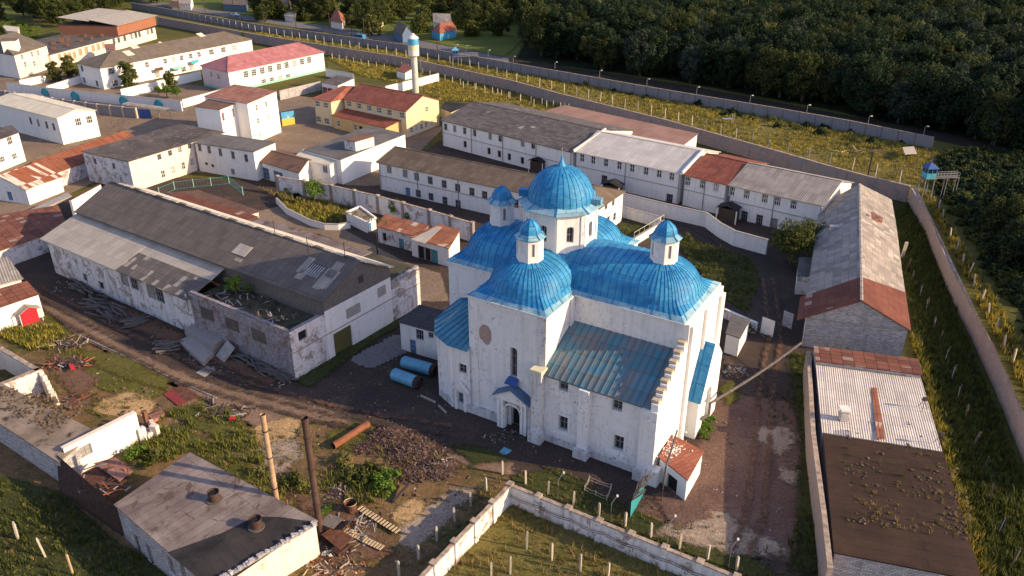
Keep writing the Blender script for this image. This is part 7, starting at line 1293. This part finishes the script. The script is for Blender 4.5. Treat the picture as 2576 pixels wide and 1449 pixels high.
# planter with chain fence
t=thing('flower_bed_fence','small weathered wire fence round a flower bed in front of the church','fence',tuple(P(1505,1240))); Q=[P(*p) for p in ((1470,1238),(1482,1213),(1537,1233),(1526,1262),(1498,1250))]
for i in range(5):
    m=MB(); a,b=Q[i],Q[(i+1)%5]
    for z in (.35,.7): m.tube([a+Vector((0,0,z)),a.lerp(b,.5)+Vector((0,0,z-.12)),b+Vector((0,0,z))],.025,'post_concrete',5)
    m.build('wire',t); m=MB(); m.box(a,.08,.08,0,.85,'post_concrete'); m.build('post',t)
# bench-like platform and shed top right
t=thing('table_frame','pale board platform on legs in the grass near the right guard tower','platform',tuple(P(2288,385))); Q=[P(*p,1.9) for p in ((2277,388),(2307,386),(2299,368),(2270,370))]; m=MB(); m.slab(Q,.1,'post_concrete'); m.build('board',t)
for q_ in Q: m=MB(); m.bar(Vector((q_.x,q_.y,0)),q_-Vector((0,0,.1)),.12,.12,'grey_wood'); m.build('leg',t)
t=thing('small_platform','small grey stand with a ladder in the dry grass between the walls','stand',tuple(P(1828,310))); c=P(1828,312); m=MB(); m.box(c,2.2,1.4,1.4,1.5,'metal_grey'); m.build('board',t); m=MB()
for s_ in (0,.5): m.bar(c+Vector((1.3+s_,0,0)),c+Vector((1.3+s_,0,2.8)),.07,.07,'post_concrete')
for i in range(6): m.bar(c+Vector((1.3,0,.4+i*.45)),c+Vector((1.8,0,.4+i*.45)),.06,.06,'post_concrete')
m.build('ladder',t)
# roof floodlights and signs
obj1('billboard','rust-brown billboard on posts beside the road','billboard',lambda m:(m.prism([P(428,28).xy,P(455,31).xy,(P(455,31)+Vector((0,.2,0))).xy,(P(428,28)+Vector((0,.2,0))).xy],2.0,5.2,'board'),m.bar(P(432,28.5),P(432,28.5)+Vector((0,.1,2)),.2,.2,'dark_wood'),m.bar(P(451,30.5),P(451,30.5)+Vector((0,.1,2)),.2,.2,'dark_wood')),P(440,29))
for x,y,lb in ((2320,1030,'small floodlight stand near the right edge of the whitish sheet roof'),(2362,1120,'tripod floodlight at the near right corner of the whitish sheet roof')):
    c=P(x,y,3.7); t=thing('floodlight',lb,'floodlight',tuple(c)); m=MB()
    for i in range(3): a=2.1*i; m.bar(c+Vector((.6*math.cos(a),.6*math.sin(a),0)),c+Vector((0,0,1.3)),.05,.05,'dark_wood')
    m.build('tripod',t); m=MB(); m.box(c,.5,.25,1.3+c.z-.1,c.z+1.6,'dark_wood'); m.build('lamp_head',t)
# vehicles
def vehicle(nm,lb,px,ang,L,Wd,Hh,col,van=True):
    c=P(*px); t=thing(nm,lb,'van' if van else 'car',(0,0,0)); m=MB(); hh=Hh
    prof=[(-L/2,.35),(L/2-.1,.35),(L/2,.8),(L/2-.1,1.05),(L/2-.75,hh-.15),(L/2-1.0,hh),(-L/2+.15,hh),(-L/2,hh-.3)] if van else [(-L/2,.35),(L/2,.35),(L/2,.75),(L/2-1.1,.9),(L/2-1.7,hh),(-L/2+1.0,hh),(-L/2+.3,.95),(-L/2,.9)]
    a=[Vector((x,-Wd/2,z)) for x,z in prof]; b=[Vector((x,Wd/2,z)) for x,z in prof]; m.poly(a,col); m.poly(b[::-1],col)
    for i in range(len(prof)): j=(i+1)%len(prof); m.poly([a[j],a[i],b[i],b[j]],col)
    o=m.build('body',t,origin=(0,0,0)); o.location=(0,0,0)
    m=MB(); z0_,z1_=(hh*.58,hh*.86) if van else (.92,hh-.08)
    for s_ in (-1,1): m.box((-.1 if van else -.1,s_*(Wd/2+.005)),L*.72 if van else L*.42,.02,z0_,z1_,'glass')
    if van: m.box((L/2-.42,0),.1,Wd*.85,z0_,z1_,'glass')
    o=m.build('window',t,origin=(0,0,0)); o.location=(0,0,0)
    for sx in (-1,1):
        for sy in (-1,1):
            m=MB(); cx_,cy_=sx*L*.3,sy*(Wd/2-.08); m.tube([(cx_,cy_-.11,.34),(cx_,cy_+.11,.34)],.34,'tyre',14); m.tube([(cx_,cy_-.12,.34),(cx_,cy_+.12,.34)],.17,'metal_grey',10); o=m.build('wheel',t,origin=(0,0,0)); o.location=(0,0,0)
    t.location=c; t.rotation_euler=(0,0,ang)
vehicle('van','turquoise-blue van driving on the road behind the outer wall',(905,99),-.55+math.pi,5.,2.,2.1,'van_blue')
vehicle('parked_car','white car parked beside the village road near the top edge',(592,40),-.5,4.2,1.7,1.45,'white_car',False)
# two people standing by the parked car
def person(px,lb,cloth,rz):
    c=P(*px); me=bpy.data.meshes.new('person'); V=[(0,0,.95),(0,0,1.2),(0,0,1.42),(0,0,1.52),(0,0,1.66),(-.19,0,1.4),(-.26,.03,1.12),(-.25,.1,.88),(.19,0,1.4),(.26,.03,1.12),(.25,.1,.88),(-.1,0,.9),(-.12,.02,.5),(-.12,0,.06),(-.12,.14,.03),(.1,0,.9),(.12,.02,.5),(.12,0,.06),(.12,.14,.03)]
    E_=[(0,1),(1,2),(2,3),(3,4),(2,5),(5,6),(6,7),(2,8),(8,9),(9,10),(0,11),(11,12),(12,13),(13,14),(0,15),(15,16),(16,17),(17,18)]
    me.from_pydata(V,E_,[]); o=bpy.data.objects.new('person',me); COL.objects.link(o); md_=o.modifiers.new('Skin','SKIN'); sv=me.skin_vertices[0].data; rad=[.16,.15,.16,.06,.11,.07,.05,.04,.07,.05,.04,.1,.07,.05,.04,.1,.07,.05,.04]
    for v,r2 in zip(sv,rad): v.radius=(r2,r2)
    sv[0].use_root=True; o.modifiers.new('Subsurf','SUBSURF').levels=1; me.materials.append(M(cloth)); o.location=c; o.rotation_euler=(0,0,rz); tag(o,lb,'person')
person((604,46),'person in pale clothes standing at the right of the parked white car','skin_cloth',.4); person((608,47),'person in dark clothes standing next to the one in pale clothes','dusty_blue',-.5)

LT=[]
for nm,mt,dm in (('stone','concrete',(.16,.12,.08)),('chip','dark_wood',(.5,.06,.04)),('board','pale_wood',(.7,.1,.03)),('brick','rust',(.25,.12,.07)),('stone','sack_white',(.12,.1,.06)),('clod','heap_soil',(.35,.3,.16))):
    m=MB(); m.box((0,0),dm[0],dm[1],0,dm[2],mt,.3); o=m.build('t',origin=(0,0,0)); LT.append(proto(o.data)); bpy.data.objects.remove(o)
def litter(lb,px,dens,seed,protos=LT,sc=(.5,1.6),thr=.5):
    p=region(px,dens,seed,lambda xy,r:r.random(len(xy))<thr+.7*nz(xy,.6,seed)); p[:,2]=.01; scatter('litter',lb,p,rng.uniform(*sc,len(p)),protos,seed,'litter',.15)
litter('stones, clods and splinters strewn over the waste ground',[(100,830),(430,975),(640,1075),(850,1065),(1000,1120),(1200,1185),(1270,1210),(1050,1440),(820,1440),(800,1310),(480,1135),(350,1100),(130,960)],5.,41)
litter('stones and rubbish scattered over the yard round the church',[(430,930),(740,980),(1000,870),(1110,1010),(1340,1120),(1640,1240),(1600,1290),(1290,1190),(900,1090),(600,1020)],1.6,42,LT[:2]+LT[4:],(.4,1.1),.4)
litter('pale lumps and stones on the worn asphalt of the right yard',[(1780,1030),(1990,1010),(2030,1180),(2040,1400),(1880,1390),(1650,1300),(1640,1250),(1745,1230)],1.6,43,LT[:1]+LT[3:],(.4,1.2),.35)
litter('splinters and bark lying along the foot of the workshop',[(150,700),(740,965),(700,985),(430,900),(130,730)],4.,44,LT[:3],(.5,1.6),.5)
S_('grass','lush green weeds in sunlit patches of the waste ground',[(330,1090),(420,1040),(560,1020),(640,1090),(700,1200),(560,1170),(400,1180),(340,1150)],6.,[TG[0],TG[2],TY[1]],(.7,1.5),lambda xy,r:r.random(len(xy))<.35+1.*nz(xy,.6,7),seed=20)
S_('grass','weeds creeping over the right yard from its edges',[(1780,1010),(2000,985),(2045,1180),(2060,1440),(1960,1440),(1880,1400),(1700,1330),(1850,1330),(1990,1300),(1980,1120),(1900,1030),(1790,1060)],2.5,TK+TG,(.4,.9),lambda xy,r:r.random(len(xy))<.25+1.*nz(xy,.5,4),seed=21)
S_('grass','short weeds in the cracks of the left compound yards',[(0,420),(300,300),(480,320),(800,330),(960,470),(700,430),(300,430),(0,560)],.5,TK+TD,(.4,.8),lambda xy,r:r.random(len(xy))<.1+1.*nz(xy,.3,2),seed=22)

p=region([(-20,1030),(60,1040),(130,1052),(232,1088),(150,1160),(-20,1062)],12.,51); p[:,2]=3.38; scatter('roof_rubble','crumbled mortar and moss lumps covering the flat roof of the ruined outbuilding',p,rng.uniform(.3,1.1,len(p)),[LT[5],LT[5],LT[1]],51,'rubble',.3)
S_('grass','lush weeds filling the sunlit and shaded parts of the roofless bay',[(500,735),(560,700),(700,720),(790,770),(725,825),(600,790)],6.,TK+TG+TY[:1],(.5,1.2),lambda xy,r:r.random(len(xy))<.5+.7*nz(xy,.7,3),z=6.1,seed=23)

q_=region([(1340,-30),(1345,60),(1400,150),(1500,160),(1640,40),(1620,-40)],1/55.,61); q_[:,2]=7.5; scatter('woodland','olive sunlit part of the wood beside the grass slope',q_,rng.uniform(.7,1.1,len(q_)),[proto(TR[k_][0]) for k_ in ('pale','mid','pale','village')],61,'woodland')
q_=region([(2420,480),(2500,470),(2700,640),(2700,1000),(2640,900),(2560,700)],1/45.,62); q_[:,2]=2.6; scatter('thicket','taller green thicket rising beyond the right perimeter wall',q_,rng.uniform(.45,.8,len(q_)),[proto(TR[k_][0]) for k_ in ('mid','dark','village')],62,'thicket')
S_('grass','weeds pushing through the scrap heap',[(930,1100),(1000,1085),(1120,1150),(1110,1200),(1010,1215),(940,1150)],2.2,TD+TG[:1],(.5,1.),None,z=.35,seed=24)

litter('clods and dead stalks scattered on the tarred roof',[(2110,1100),(2360,1145),(2440,1440),(2110,1385)],5.,45,[LT[5],LT[1]],(.25,.8),.3); bpy.data.objects['litter.004'].location.z=3.53 if 'litter.004' in bpy.data.objects else 0

def topix(v): z=v.z-CH; dep=v.y*CS-z*SN; return (1288+F0*v.x/dep,724.5-F0*(v.y*SN+z*CS)/dep)
for off in (-.9,.9,2.6):
    L_=[P(*p) for p in ((60,742),(110,775),(260,850),(480,955),(640,1010),(820,1060),(980,1085),(1120,1105))]; a_=[];b_=[]
    for i,p in enumerate(L_):
        d=(L_[min(i+1,len(L_)-1)]-L_[max(i-1,0)]).normalized(); n=Vector((-d.y,d.x,0)); o_=off+.35*math.sin(i*1.7); a_.append(topix(p+n*(o_-.28))); b_.append(topix(p+n*(o_+.28)))
    sheet('wheel_rut',a_+b_[::-1],'yard_dark' if off<2 else 'rust_soil',.55)
for off in (-.8,.8):
    L_=[P(*p) for p in ((1930,700),(1950,850),(1925,1000),(1915,1150),(1900,1300),(1860,1400))]; a_=[];b_=[]
    for i,p in enumerate(L_):
        d=(L_[min(i+1,len(L_)-1)]-L_[max(i-1,0)]).normalized(); n=Vector((-d.y,d.x,0)); a_.append(topix(p+n*(off-.25))); b_.append(topix(p+n*(off+.25)))
    sheet('wheel_rut',a_+b_[::-1],'rust_soil',.55)
def wires(lb,px,h,hs):
    W=[P(*p) for p in px]; m=MB()
    for hz in hs:
        pts=[]
        for i in range(len(W)-1):
            for k_ in range(4): f=k_/4; p=W[i].lerp(W[i+1],f); pts.append(p+Vector((0,0,hz-.12*math.sin(math.pi*f))))
        pts.append(W[-1]+Vector((0,0,hz))); m.tube(pts,.007,'dark_rust',4)
    t=thing('barbed_wire',lb,'barbed wire',tuple(W[0])); m.build('strand',t)
wires('sagging wire strands on the white posts between church and enclosure wall',((1264,1194),(1322,1219),(1379,1246),(1442,1272),(1506,1301),(1572,1326),(1637,1353),(1709,1382),(1779,1409),(1852,1437)),1.8,(.6,1.2,1.75))
wires('sagging wire strands on the white posts left of the enclosure wall',((1264,1194),(1223,1237),(1184,1275),(1144,1314),(1099,1362),(1054,1409),(1004,1450)),1.8,(.6,1.2,1.75))
wires('sagging wire strands between the leaning posts beyond the right wall',[D1(*p) for p in ((1715,670),(1755,765),(1830,960),(1895,1080),(1955,1230),(2015,1320),(2070,1440))]+[D2(*p) for p in ((2140,150),(2220,290),(2300,430),(2370,620),(2460,760))],2.,(.8,1.5,2.05))
